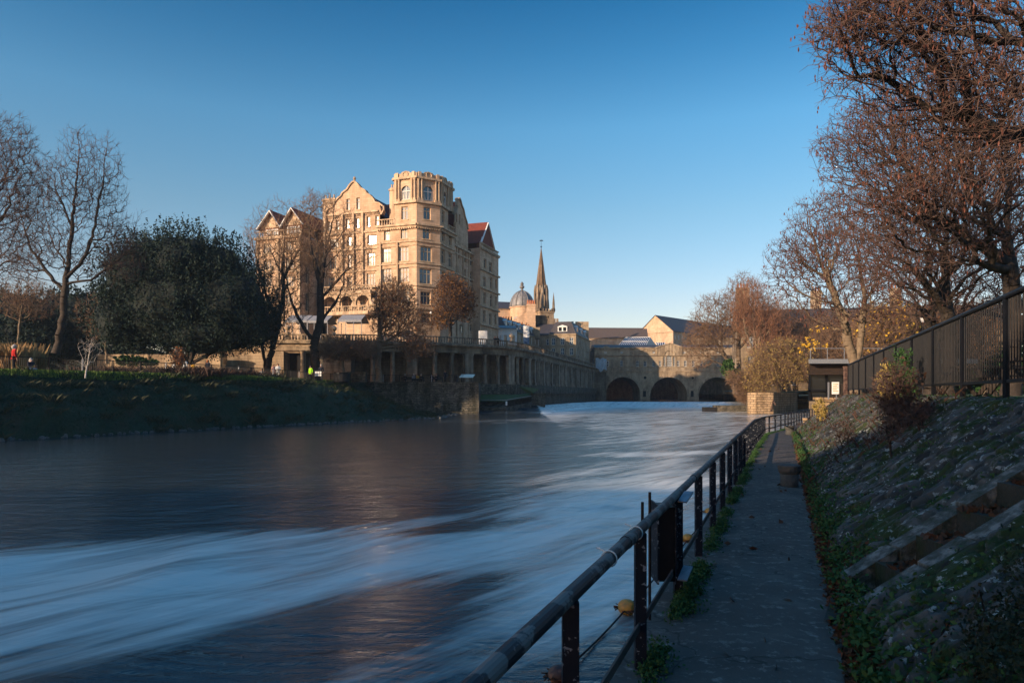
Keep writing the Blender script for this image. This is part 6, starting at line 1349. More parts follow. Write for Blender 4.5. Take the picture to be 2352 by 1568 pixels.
def plane(X0, Y0, H, env_l, limbs, seed, label, n=3000, seeds=5000, tr=.5, sl=.2):
    env_l = env_l + [(X0 + .5, Y0, H * .72, 4.5, 4.5, H * .33, 3)]
    return tree('bare_tree', [[(X0, Y0, 1.6), (X0 + .2, Y0, 4), (X0 - .1, Y0, 8), (X0 + .3, Y0, H)]] + limbs, env_l, n, label, seed, trunk_r=tr, twigs=(2, .42), tw_r=.0052, bark='bark', twig='twig', leaves='seed', nleaf=int(seeds * .36), leaf=(.035, .03), leaflen=sl * .62, group=PT, thin=.035, up=.1, grav=.15, bf=.55, wig=.08, tip=.006)
plane(15.5, 15, 13, env(13.6, [(2150, 60, 230, 210, 3, 5), (2050, 20, 150, 110, 1.6, 2.2), (1935, 55, 75, 65, .8, .8), (2300, 250, 150, 200, 3, 3), (2200, -150, 250, 120, 3, 1.5)]),
      [[G(2560, 320, 15), G(2352, 200, 14.5), G(2200, 120, 14), G(2060, 60, 13.6), G(1960, 50, 13.4)], [G(2520, 420, 15), G(2352, 330, 14.5), G(2230, 180, 14), G(2160, 30, 13.6)], [G(2560, 250, 15), G(2352, 60, 14.5), G(2250, -60, 14)], [G(2200, 120, 14), G(2110, 130, 13.8), G(2020, 40, 13.5)]], 81, 'overhanging bare tree whose seed-laden branch enters at the top right corner', 3200, 5500, .3, .17)
plane(17.5, 24, 17, env(22, [(2090, 330, 180, 190, 4, 5), (1985, 330, 95, 90, 2.5, 2), (2200, 470, 170, 150, 4, 4), (2180, 200, 170, 150, 4, 3), (2020, 470, 110, 80, 3, 2)]),
      [[G(2330, 560, 24), G(2200, 480, 23), G(2100, 440, 22.5), G(2010, 420, 22), G(1940, 330, 22)], [G(2330, 480, 24), G(2230, 330, 23), G(2140, 280, 22), G(2060, 300, 22), G(1990, 250, 22)], [G(2330, 620, 24), G(2230, 600, 23), G(2140, 610, 22), G(2070, 560, 22), G(2010, 540, 22)], [G(2330, 400, 24), G(2260, 260, 24), G(2200, 160, 23)]], 82, 'bare tree with low dark limbs reaching left over the black fence', 4200, 6500, .27, .22)
plane(21, 33, 18, env(31, [(2080, 520, 150, 120, 5, 4), (2200, 560, 150, 140, 5, 4), (2140, 400, 150, 130, 5, 3), (2020, 600, 90, 80, 4, 2), (2290, 420, 120, 160, 5, 3)]),
      [[G(2180, 720, 33), G(2120, 640, 32), G(2060, 590, 31), G(2000, 580, 31)], [G(2180, 640, 33), G(2240, 540, 32), G(2290, 440, 32)]], 83, 'middle bare tree behind the black fence with a pale lit trunk', 3600, 4500, .3, .28)
plane(27, 44, 18, env(43, [(2120, 600, 120, 110, 6, 4), (2220, 640, 120, 100, 6, 4), (2050, 660, 90, 90, 5, 2), (2300, 600, 90, 120, 5, 2)]), [[G(2140, 760, 44), G(2100, 680, 43), G(2060, 640, 43)]], 84, 'farther bare tree behind the black fence, branches reaching the lamp', 2400, 2500, .38, .35)
plane(30, 35, 20, env(37, [(2340, 520, 130, 180, 6, 4), (2400, 350, 130, 180, 6, 2), (2260, 680, 100, 80, 6, 2)]), [], 85, 'bare tree with a thick trunk near the right edge of the photo', 2200, 2500, .42, .35)
for i, (u, Y, w_, lb_) in enumerate([(2010, 74, 55, 'tree with thin yellow leaves left of the fence top lamp'), (2110, 78, 60, 'golden brown tree behind the park lamp'), (2215, 80, 60, 'golden brown tree seen through the right part of the black fence')]):
    tree('golden_tree', [[G(u, 895, Y), G(u, 820, Y), G(u + 6, 760, Y)]], env(Y, [(u, 780, w_, 60, 5, 2), (u + 20, 740, w_, 50, 5, 1.5)]), 1500, lb_, 100 + i, trunk_r=.3, twigs=(3, 1.0), tw_r=.013, twig='paletwig', leaves='goldleaf' if i == 0 else 'oakleaf', nleaf=600, leaf=(.16, .12), group='golden trees far behind the fence')
for i, (x, y, sx, lb_) in enumerate([(52, 84, 7, 'dark hedge behind the middle of the black fence'), (66, 84, 8, 'dark hedge seen through the right bars of the black fence'), (82, 84, 9, 'dark hedge at the far right behind the fence'), (70, 40, 10, 'dark hedge beyond the right edge of the photo')]):
    bush('hedge', (x, y, 1.6), [(x, y, 4, sx, 3, 3.6, 2), (x + 3, y, 6, sx * .7, 3, 3.4, 1)], 9000, (.28, .16), 'ivy', lb_, 110 + i, .2, 5, 'hedge', 'dark hedges behind the upper lawn', sr=.1, cs=.4, core=.85, shell=.8)
# growth on the stone slope
def on_slope(Y, t): x0 = rail_x(Y) + 1.4; x1 = top_x(Y); return (x0 + (x1 - x0) * t, Y, slope_z(Y, t))
tree('dead_shrub', [[(6.9, 12.2, 1.45), (6.7, 12.1, 1.9), (6.6, 12, 2.2)]], [(6.75, 12, 1.8, .36, .35, .45, 1), (7.0, 12.1, 1.45, .42, .4, .22, .7)], 420, 'dark dead shrub with curled brown leaves against the black fence', 121, trunk_r=.03, tip=.004, twigs=(3, .18), tw_r=.003, leaves='deadweed', nleaf=420, leaf=(.035, .025), thin=.02, cat='shrub')
for i, (Y, t, h, w_, lb_) in enumerate([(15.6, .8, 1.25, .26, 'taller olive evergreen shrub growing on the slope before the fence'), (16.8, .74, 1.1, .22, 'shorter olive evergreen shrub growing on the slope before the fence'), (27, .35, .9, .25, 'olive weed shrub low on the slope by the far railing')]):
    p = on_slope(Y, t); bush('olive_shrub', (p[0], p[1], p[2]), [(p[0], p[1], p[2] + h * .75, w_, w_, h * .42, 2), (p[0] + .12, p[1], p[2] + h * .4, w_ * .8, w_, h * .3, 1)], 1500, (.035, .015), 'willow' if i else 'weeds', lb_, 130 + i, .6, 5, group='olive shrubs on the stone slope', sr=.012)
for i, (Y, t, h, lb_) in enumerate([(10.3, .42, .95, 'tallest bare dead stalk rising from the middle of the stone slope'), (12.5, .55, .8, 'thin dead stalk right of the sunlit patch of slope'), (14.5, .3, .7, 'dead stalk near the bollard side of the slope'), (11.0, .62, .6, 'short dead stalk high on the near stone slope')]):
    p = on_slope(Y, t); tree('dead_stalk', [[p, (p[0] + .03, p[1], p[2] + h * .5), (p[0] - .02, p[1], p[2] + h)]], [(p[0], p[1], p[2] + h * .6, .22, .2, h * .4, 1)], 110, lb_, 140 + i, trunk_r=.014, tip=.003, twigs=(2, .12), tw_r=.0025, leaves='deadweed', nleaf=90, leaf=(.025, .018), thin=.008, cat='weed', group='dead stalks on the stone slope')
rg = nz(150)
def slope_pts(n, y0, y1, f):
    out = []
    while len(out) < n:
        y = y0 + (y1 - y0) * rg.random() ** 1.4; t = f(); 
        if SY0 - .12 < y < SY1 + .12 and t > .05: continue
        q = on_slope(y, min(max(t, -.1), .98)); out.append((q[0], q[1], q[2] + .03))
    return np.array(out)
def leafy(name, pts, per, spread, hgt, leaf, mt, seed, **kw):
    rg = nz(seed); P = np.repeat(pts, per, 0); P = P + np.stack([rg.normal(0, spread, len(P)), rg.normal(0, spread, len(P)), np.abs(rg.normal(0, hgt, len(P)))], 1)
    return tag(leaf_quads(rg, P, leaf, mt, name, None), **kw)
leafy('slope_weeds', slope_pts(1500, 2.5, 34, lambda: abs(rg.normal(0, .09))), 14, .05, .04, (.022, .013), 'weeds', 151, kind='stuff', label='leafy green weeds rooted in the foot of the stone slope', cat='weeds')
leafy('slope_moss', slope_pts(1300, 3, 38, lambda: rg.random()), 10, .06, .02, (.02, .012), 'weeds', 152, kind='stuff', label='moss and small weeds between the stones of the slope', cat='moss')
blades('dead_growth', slope_pts(700, 12, 38, lambda: rg.random()), .16, .005, M['deadweed'], .7, 153, .1, 3, kind='stuff', label='dead brown stems over the farther stone slope', cat='weeds')
lp = slope_pts(9000, 2.0, 24, lambda: -.06 + abs(rg.normal(0, .13))); lp2 = np.stack([rg.uniform(2.95, 4.6, 500), rg.uniform(SY0 + .12, SY1 - .12, 500), np.zeros(500)], 1)
lp2[:, 2] = [.02 if x < 3.22 else .26 + .235 * int((x - 3.22) / .36) + .012 for x in lp2[:, 0]]
lp3 = np.array([(rail_x(y) + rg.uniform(.15, 1.4), y, path_z(y) + .012) for y in 2 + 20 * rg.random(45) ** 1.1]); lp = np.concatenate([lp, lp2, lp3]); tag(leaf_quads(rg, lp, (.045, .03), 'litter', 'leaf_litter', None), 'brown fallen leaves drifted along the foot of the slope and on the steps', 'leaf litter', kind='stuff')
e = rg.random(5200); yy = 1.6 + 40 * e ** 1.7; clump = np.sin(yy * 2.3) + np.sin(yy * 5.7 + 1) + rg.normal(0, .5, len(yy)) > -.2; yy = yy[clump]
pts = np.array([(rail_x(y) + .04 + abs(rg.normal(0, .07)), y, path_z(y) - .01) for y in yy])
leafy('path_edge_weeds', pts, 12, .03, .035, (.014, .009), 'weeds', 154, kind='stuff', label='bright green weeds growing along the railing edge of the path', cat='weeds')
bush('corner_shrub', (2.6, 3.4, .35), [(2.5, 3.3, .5, .28, .3, .27, 2), (2.25, 3.0, .33, .22, .25, .2, 1), (2.75, 3.4, .78, .28, .25, .26, 1.2)], 7000, (.012, .008), 'darkweed', 'dark small-leaved shrub filling the bottom right corner', 155, .3, 26, sr=.005, cs=.05)

for i, (x, y, sx, sz, lb_) in enumerate([(-66, 112, 14, 4.6, 'long dark hedge far behind the fence at the left of the park'), (-92, 108, 16, 6, 'dark hedge beyond the left edge reeds'), (-46, 116, 9, 3.2, 'dark hedge low behind the yew')]):
    bush('hedge', (x, y, 3.2), [(x, y, 5.2, sx, 3, sz, 2)], 9000, (.28, .14), 'yew', lb_, 160 + i, .2, 5, 'hedge', 'dark hedges at the back of the park', sr=.1, cs=.4, core=.9, shell=.85)

rgw = nz(170); wa = A_[rgw.integers(20, 255, 1100)]; dbm = MB()
for k in range(520):
    x, y = wa[k][0] - rgw.normal(.1, .22), wa[k][1] + rgw.normal(0, .3); r = rgw.uniform(.06, .2); z = ZL + rgw.uniform(-.03, .12)
    dbm.lathe((x, y, z), [(r, -.1), (r * rgw.uniform(.8, 1.1), .0), (r * .7, r * .45), (r * .2, r * .6)], 6, rgw.uniform(0, 6))
tag(dbm.build('waterline_stones', mat('wet_stones', (.11, .105, .1), (.04, .045, .04), 3, rough=.5), None), 'loose stones and drift along the foot of the left bank', 'stones', kind='stuff')
# ------------------------------------------------------------ river railing
RL = thing('river_railing', (.83, 4.41, 0), 'flaking black and rust steel railing following the riverside path', 'railing')
def rp(y, h): return (rail_x(y), y, path_z(y) + h)
ys_ = [-2, 1.2, 2.96, 4.41, 6.0, 8, 11.5]
mb = MB()
near = [y for y in np.arange(-2, 9.01, .5)]
mb.tube([rp(y, .875) for y in (-2, 2, 4.1)], .036, 16); mb.tube([rp(y, .875) for y in (4.11, 8, 12)], .0345, 16)
mb.tube([rp(y, .875) for y in (4.0, 4.2)], .04, 16); mb.tube([rp(y, .875) for y in (7.0, 7.16)], .04, 16)
mb.build('top_rail', M['rail'], RL)
mb = MB(); mb.tube([rp(y, .875) for y in list(np.arange(12.01, 58, 1.0))], .038, 8); mb.build('top_rail', M['rustrail'], RL, smooth=True)
mb = MB(); 
for a, b in zip(list(np.arange(-2, 57, 1.0)), list(np.arange(-1, 58, 1.0))): mb.bar(rp(a, .255), rp(b, .255), .012, .055)
mb.build('lower_rail', M['rustrail'], RL)
y = -.1; k = 0
Ys = [.05, 1.5, 2.96, 4.41, 6.0, 7.45, 8.95] + list(np.arange(10.4, 57, 1.42))
for y in Ys:
    mb = MB(); x = rail_x(y); z = path_z(y); mb.box(x - .036, x + .036, y - .03, y + .03, z - .35, z + .85)
    o = mb.build('post', M['post'], RL)
for y in (16, 22.2, 30): mb = MB(); x = rail_x(y) - .05; mb.box(x - .03, x + .03, y - .03, y + .03, path_z(y) - .3, path_z(y) + .7); mb.build('short_post', M['post'], RL)
# board housing for the life ring post, thin rods and ledges
LB = thing('board_case', (rail_x(5.35) - .03, 5.3, .2), 'tall narrow black steel case fixed to the railing with two small ledges', 'case')
x, y = rail_x(5.85) - .09, 5.8; mb = MB(); mb.box(x - .09, x + .05, y - .1, y + .16, .18, .8); mb.build('case_body', M['iron'], LB)
mb = MB(); mb.box(x - .1, x - .085, y - .12, y + .18, .16, .82); mb.box(x + .051, x + .064, y - .12, y + .18, .16, .82); mb.build('flange', M['post'], LB)
mb = MB(); mb.bar((x + .13, y - .02, .83), (x + .22, y + .1, .9), .08, .012); mb.build('ledge', M['galv'], LB); mb = MB(); mb.bar((x + .1, y - .14, .2), (x + .2, y + .05, .27), .08, .012); mb.build('ledge', M['galv'], LB)
for i, (y, h, lb_) in enumerate([(4.72, 1.0, 'nearer thin upright rod standing in the railing'), (4.98, 1.03, 'farther thin upright rod standing in the railing')]):
    mb = MB(); mb.tube([(rail_x(y) - .05, y, .1), (rail_x(y) - .05, y, h)], .011, 6); tag(mb.build('thin_rod', M['iron'], None), lb_, 'rod', 'thin rods in the railing')
for i, (y, lb_) in enumerate([(3.62, 'looser white cable tie around the top rail'), (4.28, 'tight white cable tie around the top rail near the board case')]):
    mb = MB(); d_ = Vector((.397, 1, 0)).normalized(); s_ = d_.cross(Vector((0, 0, 1))); c = Vector(rp(y, .875))
    mb.tube([c + (s_ * math.cos(a) + Vector((0, 0, 1)) * math.sin(a)) * .042 for a in np.linspace(0, 6.28, 17)], .004, 5); mb.tube([c + s_ * -.03 + Vector((0, 0, .04)), c + s_ * -.07 + Vector((0, 0, .055))], .004, 4)
    tag(mb.build('cable_tie', M['white'], None), lb_, 'cable tie', 'cable ties on the top rail')
# ------------------------------------------------------------ black fence on top of the slope
BF = thing('black_fence', (fence_x(13), 13, 1.7), 'tall black steel bar fence running along the top of the stone slope', 'fence')
y = 5.2 - 6 * 2.6 * .93; ps = []
while y < 35.4: ps.append(y); y += 2.6 * .93
def fp(y, z, o=0): return (fence_x(y) + o, y, z)
for i, y in enumerate(ps):
    mb = MB(); x = fence_x(y); mb.box(x - .032, x + .032, y - .032, y + .032, 1.64, 3.14); mb.box(x - .09, x + .09, y - .09, y + .09, 1.64, 1.68); mb.build('post', M['iron'], BF)
    if i < len(ps) - 1:
        y2 = ps[i+1]; mb = MB(); n = 20
        for k in range(1, n): yy = y + (y2 - y) * k / n; xx = fence_x(yy); mb.tube([(xx, yy, 1.93), (xx, yy, 3.13)], .0105, 6, False)
        mb.bar(fp(y + .045, 1.93), fp(y2 - .045, 1.93), .03, .05); mb.build('bar_panel', M['iron'], BF)
mb = MB(); mb.tube([fp(ps[0], 3.17), fp(ps[-1], 3.17)], .045, 10); mb.build('handrail', M['iron'], BF, smooth=True)
ep = thing('end_post', fp(35.6, 1.3), 'rusty brown post at the far end of the black fence', 'post'); mb = MB(); x = fence_x(35.7); mb.box(x - .09, x + .09, 35.6, 35.78, .9, 3.1); mb.build('shaft', M['rustrail'], ep); mb = MB(); mb.box(x - .11, x + .11, 35.58, 35.8, 3.1, 3.16); mb.build('cap', M['rustrail'], ep)
# ------------------------------------------------------------ park fence
PF = thing('park_fence', (-30, 56, 3.2), 'knee-high black bar fence along the crest of the left bank', 'fence')
fl = resample([(-49, 30), (-36.3, 47.6), (-32.3, 53.6), (-27.6, 62.4), (-26, 73), (-24.6, 87), (-22, 97.6), (-5, 97.6)], 4000)
dd = np.concatenate([[0], np.cumsum(np.linalg.norm(np.diff(fl, axis=0), axis=1))])
def fpt(s): return (float(np.interp(s, dd, fl[:, 0])), float(np.interp(s, dd, fl[:, 1])))
s = 0
while s < dd[-1] - 2.4:
    a = fpt(s); b = fpt(s + 2.3); mb = MB(); mb.box(a[0] - .04, a[0] + .04, a[1] - .04, a[1] + .04, 3.1, 4.4); mb.build('post', M['iron'] if 40 < a[1] < 50 else M['galv'] if int(s / 2.3) % 3 == 0 else M['iron'], PF)
    mb = MB(); mb.bar((*a, 4.36), (*b, 4.36), .05, .05); mb.bar((*a, 3.4), (*b, 3.4), .03, .04)
    n = 17
    for k in range(1, n): x = a[0] + (b[0] - a[0]) * k / n; y = a[1] + (b[1] - a[1]) * k / n; mb.box(x - .011, x + .011, y - .011, y + .011, 3.4, 4.35)
    mb.build('bar_panel', M['iron'], PF); s += 2.3
QF = thing('quay_fence', (-3, 102, 0), 'black bar fence with pale top rail on the low quay below the colonnade', 'fence')
pts = [Vector((-4.6, 103.2, -.35)), Vector((-.85, 101.7, -.35)), Vector((3.2, 112.4, .25))]
for i in range(2):
    a, b = pts[i], pts[i+1]; L = (b - a).length; n = int(L / .16); mb = MB()
    for k in range(n + 1): q = a.lerp(b, k / n); mb.box(q.x - .02, q.x + .02, q.y - .02, q.y + .02, q.z, q.z + 1.08)
    mb.build('bar_panel', M['iron'], QF); mb = MB(); u_ = Vector((0, 0, 1.1)); mb.bar(a + u_, b + u_, .07, .07); mb.build('top_rail', M['galv'], QF)
q = pts[1]; mb = MB(); mb.box(q.x - .1, q.x + .15, q.y - .08, q.y - .04, q.z + .3, q.z + .9); mb.build('white_plate', M['white'], QF)
# ------------------------------------------------------------ bollards, buoys, rope
def bollard(x, y, z, s, label, m):
    t = thing('bollard', (x, y, z), label, 'bollard', 'squat stone bollards on the riverside path'); mb = MB()
    mb.lathe((x, y, z - .05), [(.17 * s, 0), (.16 * s, .1), (.165 * s, .28 * s)], 20); mb.build('shaft', M[m], t, True); mb = MB()
    mb.lathe((x, y, z - .05), [(.165 * s, .28 * s), (.18 * s, .3 * s), (.2 * s, .34 * s), (.21 * s, .43 * s), (.195 * s, .45 * s), (.1, .455 * s)], 20); mb.build('head', M[m], t); return t
M['bollard'] = mat('bollard_stone', (.085, .08, .07), (.045, .045, .042), 6, bump=.7, bscale=25)
bollard(5.24, 12.9, 0, 1.0, 'nearest squat stone bollard on the path', 'bollard')
bollard(13.9, 34.2, -.33, 1.15, 'second stone bollard where the path bends', 'bollard')
bollard(19.8, 46, -.36, 1.1, 'farthest bollard, its sunlit orange put into the stone colour, beside the far railing', 'pier')  # warm stone colour stands for sunlight on this bollard
M['buoy'] = mat('orange_buoy', (.5, .26, .05), (.3, .17, .05), 9, rough=.5, bump=.3)
bs = []
for i, (u, v, lb_, r) in enumerate([(1440, 1388, 'nearest large orange float in the water with weed around it', .125), (1525, 1290, 'second orange float, half hidden by the railing', .115), (1580, 1228, 'third orange float seen through the railing', .115), (1283, 1545, 'weed-tangled float at the bottom edge of the photo', .11), (1629, 1165, 'smallest farthest orange float beside the railing', .11)]):
    Y = 2.9 * 1568 / (v + 14 - 903); p = W(u, v, Y); bs.append((p.x, Y)); t = thing('buoy', (p.x, Y, ZL), lb_, 'buoy', 'orange floats on a line along the path wall')
    mb = MB(); mb.lathe((p.x, Y, ZL + .05), [(r * math.cos(a), r * .85 * math.sin(a)) for a in np.linspace(-1.5, 1.5, 10)], 18); mb.build('float', M['buoy'] if i != 3 else M['rustrail'], t, True)
    rg = nz(200 + i); blades_pts = np.stack([p.x + rg.normal(0, r * .8, 60), Y + rg.normal(0, r * .8, 60), np.full(60, ZL + .01)], 1)
    mb = MB()
    for k in range(40):
        a = rg.uniform(0, 6.28); r0 = r * rg.uniform(.8, 1.1); q0 = (p.x + r0 * math.cos(a), Y + r0 * math.sin(a), ZL + .03); q1 = (p.x + r0 * 1.5 * math.cos(a + .4), Y + r0 * 1.5 * math.sin(a + .4), ZL + rg.uniform(.01, .07)); mb.bar(q0, q1, .012, .01)
    mb.build('weed_wrap', M['litter'], t)
bs = sorted(bs, key=lambda q: q[1]); mb = MB()
for a, b in zip(bs, bs[1:]):
    n = 14; mb.tube([(a[0] + (b[0] - a[0]) * k / n, a[1] + (b[1] - a[1]) * k / n, ZL + .035 - .03 * math.sin(math.pi * k / n)) for k in range(n + 1)], .012, 6)
tag(mb.build('float_line', M['dark'], None), 'dark rope linking the orange floats in the water', 'rope')
# ------------------------------------------------------------ park furniture
NS = thing('notice_panel', (-24, 86, 3.3), 'small dark board with six white squares on the park fence', 'sign')
p = W(731, 862, 79); mb = MB(); mb.box(p.x - .5, p.x + .5, 79, 79.05, 3.25, 4.4); mb.build('board', M['dark'], NS); mb = MB()
for i in range(3):
    for j in range(2): mb.box(p.x - .36 + i * .26, p.x - .16 + i * .26, 78.96, 78.995, 3.75 + j * .3, 3.98 + j * .3)
mb.build('white_squares', M['white'], NS)
pb_ = thing('planter', (-21, 86.5, 3.2), 'dark round planter under the low spreading tree', 'planter'); p = W(784, 866, 86); mb = MB(); mb.lathe((p.x, 86, 3.1), [(.75, 0), (.95, .1), (1.0, 1.1), (.9, 1.15)], 16); mb.build('tub', M['dark'], pb_); mb = MB(); mb.lathe((p.x, 86, 4.25), [(1.02, 0), (1.02, .1), (.8, .12)], 16); mb.build('rim', M['iron'], pb_)
for i, (u, lb_) in enumerate([(808, 'mossy square stone gate pier right of the planter'), (770, 'dark clipped box hedge block left of the planter')]):
    p = W(u + 15, 862, 91); t = thing('stone_block', (p.x, 91, 3.2), lb_, 'pier'); mb = MB(); mb.box(p.x - .9, p.x + .9, 91, 92.2, 3.2, 4.5); mb.build('block', M['rubble'] if i == 0 else M['bankturf'], t); mb = MB(); mb.box(p.x - 1, p.x + 1, 90.9, 92.3, 4.5, 4.62); mb.build('cap', M['rubble'], t)
lec = thing('info_board', (-7, 98.5, 3.2), 'slanting information board with a pale green top by the park wall', 'sign'); p = W(1072, 868, 98.6)
mb = MB(); mb.prism([(p.x - 1.1, 98.3, 4.0), (p.x + .9, 98.3, 4.0), (p.x + 1.2, 99.1, 4.45), (p.x - .8, 99.1, 4.45)], (0, 0, .06)); mb.build('panel', mat('pale_green_panel', (.55, .66, .58), (.4, .5, .45), 3, rough=.4), lec); mb = MB(); mb.box(p.x - .8, p.x - .7, 98.5, 98.6, 3.2, 4.05); mb.box(p.x + .6, p.x + .7, 98.5, 98.6, 3.2, 4.05); mb.build('leg', M['iron'], lec)
for i, (u, lb_) in enumerate([(1047, 'dark litter bin standing left of the information board')]):
    p = W(u, 870, 98.4); t = thing('litter_bin', (p.x, 98.4, 3.25), lb_, 'bin'); mb = MB(); mb.lathe((p.x, 98.4, 3.25), [(.26, 0), (.28, .9), (.3, .92), (.24, 1.05)], 12); mb.build('body', M['iron'], t); mb = MB(); mb.lathe((p.x, 98.4, 4.3), [(.25, 0), (.2, .08)], 12); mb.build('lid', M['dark'], t)
def bench(x, y, z, label, group, ang=0, m='palebark', table=False):
    t = thing('picnic_table' if table else 'bench', (x, y, z), label, 'picnic table' if table else 'bench', group); c, s = math.cos(ang), math.sin(ang)
    def bx(a0, a1, b0, b1, z0, z1, nm):
        mb = MB(); P = [(a0, b0), (a1, b0), (a1, b1), (a0, b1)]; P = [(x + a * c - b * s, y + a * s + b * c) for a, b in P]; mb.hexa([(*p, z + z0) for p in P], [(*p, z + z1) for p in P]); mb.build(nm, M[m], t)
    if table:
        bx(-.9, .9, -.36, .36, .7, .75, 'table_top'); bx(-.9, .9, -.85, -.6, .42, .47, 'seat'); bx(-.9, .9, .6, .85, .42, .47, 'seat')
        for a in (-.7, .7):
            for q in (-1, 1):
                mb = MB(); A = (x + a * c - q * .7 * s, y + a * s + q * .7 * c, z); B = (x + a * c - q * .2 * s, y + a * s + q * .2 * c, z + .7); mb.bar(A, B, .05, .1); mb.build('leg', M[m], t)
            bx(a - .025, a + .025, -.75, .75, .36, .42, 'cross_beam')
    else:
        bx(-.8, .8, -.2, .2, .42, .46, 'seat'); bx(-.8, .8, .2, .24, .5, .85, 'backrest')
        for a in (-.7, .7): bx(a - .04, a + .04, -.2, .2, 0, .42, 'leg')
    return t
for i, (x, y, lb_) in enumerate([(9.6, 12.2, 'picnic table seen under the right part of the black fence'), (11.0, 15.8, 'picnic table seen under the fence left of its thickest post'), (12.6, 20.2, 'farthest picnic table glimpsed under the black fence')]):
    bench(x, y, 1.62, lb_, 'picnic tables on the upper lawn', .4, 'bark', True)
for i, (u, lb_) in enumerate([(962, 'park bench right of the russet tree with the yellow coated person'), (1005, 'park bench under the colonnade with dark figures'), (935, 'park bench left of the yellow coated person')]):
    p = W(u, 875, 99.5); bench(p.x, 99.6, 3.27, lb_, 'benches below the colonnade', math.pi, 'bark')
# lamps
def lamp(x, y, z, h, label, globe):
    t = thing('lamp_post', (x, y, z), label, 'street lamp', 'lamp posts'); mb = MB(); mb.lathe((x, y, z), [(.12, 0), (.1, .6), (.05, .7), (.04, h)], 10); mb.build('post', M['iron'], t); mb = MB()
    if globe: mb.lathe((x, y, z + h), [(.22 * math.cos(a), .25 + .25 * math.sin(a)) for a in np.linspace(-1.4, 1.5, 8)], 12)
    else: mb.lathe((x, y, z + h), [(.12, 0), (.22, .35), (.24, .4)], 4)
    mb.build('lantern', M['white'], t); mb = MB(); mb.lathe((x, y, z + h + (.5 if globe else .4)), [(.27 if not globe else .08, 0), (.05, .16)], 8); mb.build('cap', M['iron'], t)
p = W(2119, 740, 62); lamp(p.x, 62, 1.6, p.z - 1.6, 'park lamp with a pale square lantern above the black fence', False)
p = W(988, 768, 106); 
lamp(W(990, 755, 114).x, 114, 9.35, W(990, 722, 114).z - 9.35 - 0, 'terrace lamp with a bright white globe in front of the hotel', True)
for i, (u, v, Y, lb_) in enumerate([(1188, 757, 122, 'tall thin lamp post on the terrace right of the stone urn')]):
    p = W(u, v, Y); lamp(p.x, Y, 9.35, p.z - 9.35, lb_, False)
bp = thing('banner_sign', (2.2, 128, 9.35), 'blue and white banner sign on a post behind the balustrade', 'sign'); p = W(1209, 775, 128); mb = MB(); mb.box(p.x - .06, p.x + .06, 128, 128.1, 9.3, 15); mb.build('post', M['iron'], bp); mb = MB(); mb.box(p.x - .55, p.x + .55, 127.9, 127.98, 12.2, 14.4); mb.build('banner', M['white'], bp); mb = MB(); mb.box(p.x - .55, p.x + .55, 127.88, 127.97, 10.4, 12.19); mb.build('blue_panel', mat('blue_panel', (.02, .06, .14), (.02, .05, .12), 2), bp)
# lit poster stand on the terrace
pz = thing('bright_poster', (-5, 113, 9.35), 'bright cream poster board standing behind the balustrade below the hotel', 'sign'); p = W(1109, 772, 114); mb = MB(); mb.box(p.x - .75, p.x + .75, 114, 114.06, 9.9, 12.2); mb.build('board', M['white'], pz); mb = MB(); mb.box(p.x - .8, p.x - .76, 113.95, 114.1, 9.35, 12.25); mb.box(p.x + .76, p.x + .8, 113.95, 114.1, 9.35, 12.25); mb.build('frame', M['iron'], pz)
# canopies on the terrace
def canopy(u0, u1, v, Y, label):
    a = W(u0, v, Y); b = W(u1, v, Y); t = thing('white_canopy', (a.x, Y, 9.35), label, 'awning', 'white canopies on the hotel terrace'); n = 6; mb = MB()
    mb.prism([(a.x, Y, a.z), (b.x, Y, a.z), (b.x, Y + 3, a.z + 1.1), (a.x, Y + 3, a.z + 1.1)], (0, 0, .06)); mb.prism([(a.x, Y + 6, a.z), (b.x, Y + 6, a.z), (b.x, Y + 3, a.z + 1.1), (a.x, Y + 3, a.z + 1.1)], (0, 0, .06)); mb.box(a.x, b.x, Y - .04, Y, a.z - .3, a.z); mb.build('cloth', M['greycloth'], t)
    for k in range(4): x = a.x + (b.x - a.x) * k / 3; mb = MB(); mb.box(x - .04, x + .04, Y + .02, Y + .1, 9.35, a.z); mb.build('leg', M['galv'], t)
canopy(655, 705, 736, 106, 'white canopy on the terrace left of the black forked trunk'); canopy(706, 752, 737, 106, 'middle white canopy on the terrace behind the black forked trunk'); canopy(776, 830, 735, 107, 'white canopy on the terrace right of the forked trunk')
fpz = thing('flag_pole', (-24, 97, 3.3), 'thin pale flagpole in front of the terrace wall', 'pole'); p = W(784, 745, 96); mb = MB(); mb.tube([(p.x, 96, 3.25), (p.x, 96, p.z)], [.06, .04], 8); mb.build('pole', M['galv'], fpz); mb = MB(); mb.lathe((p.x, 96, p.z), [(.03, 0), (.09, .08), (.03, .16)], 8); mb.build('finial', M['galv'], fpz)

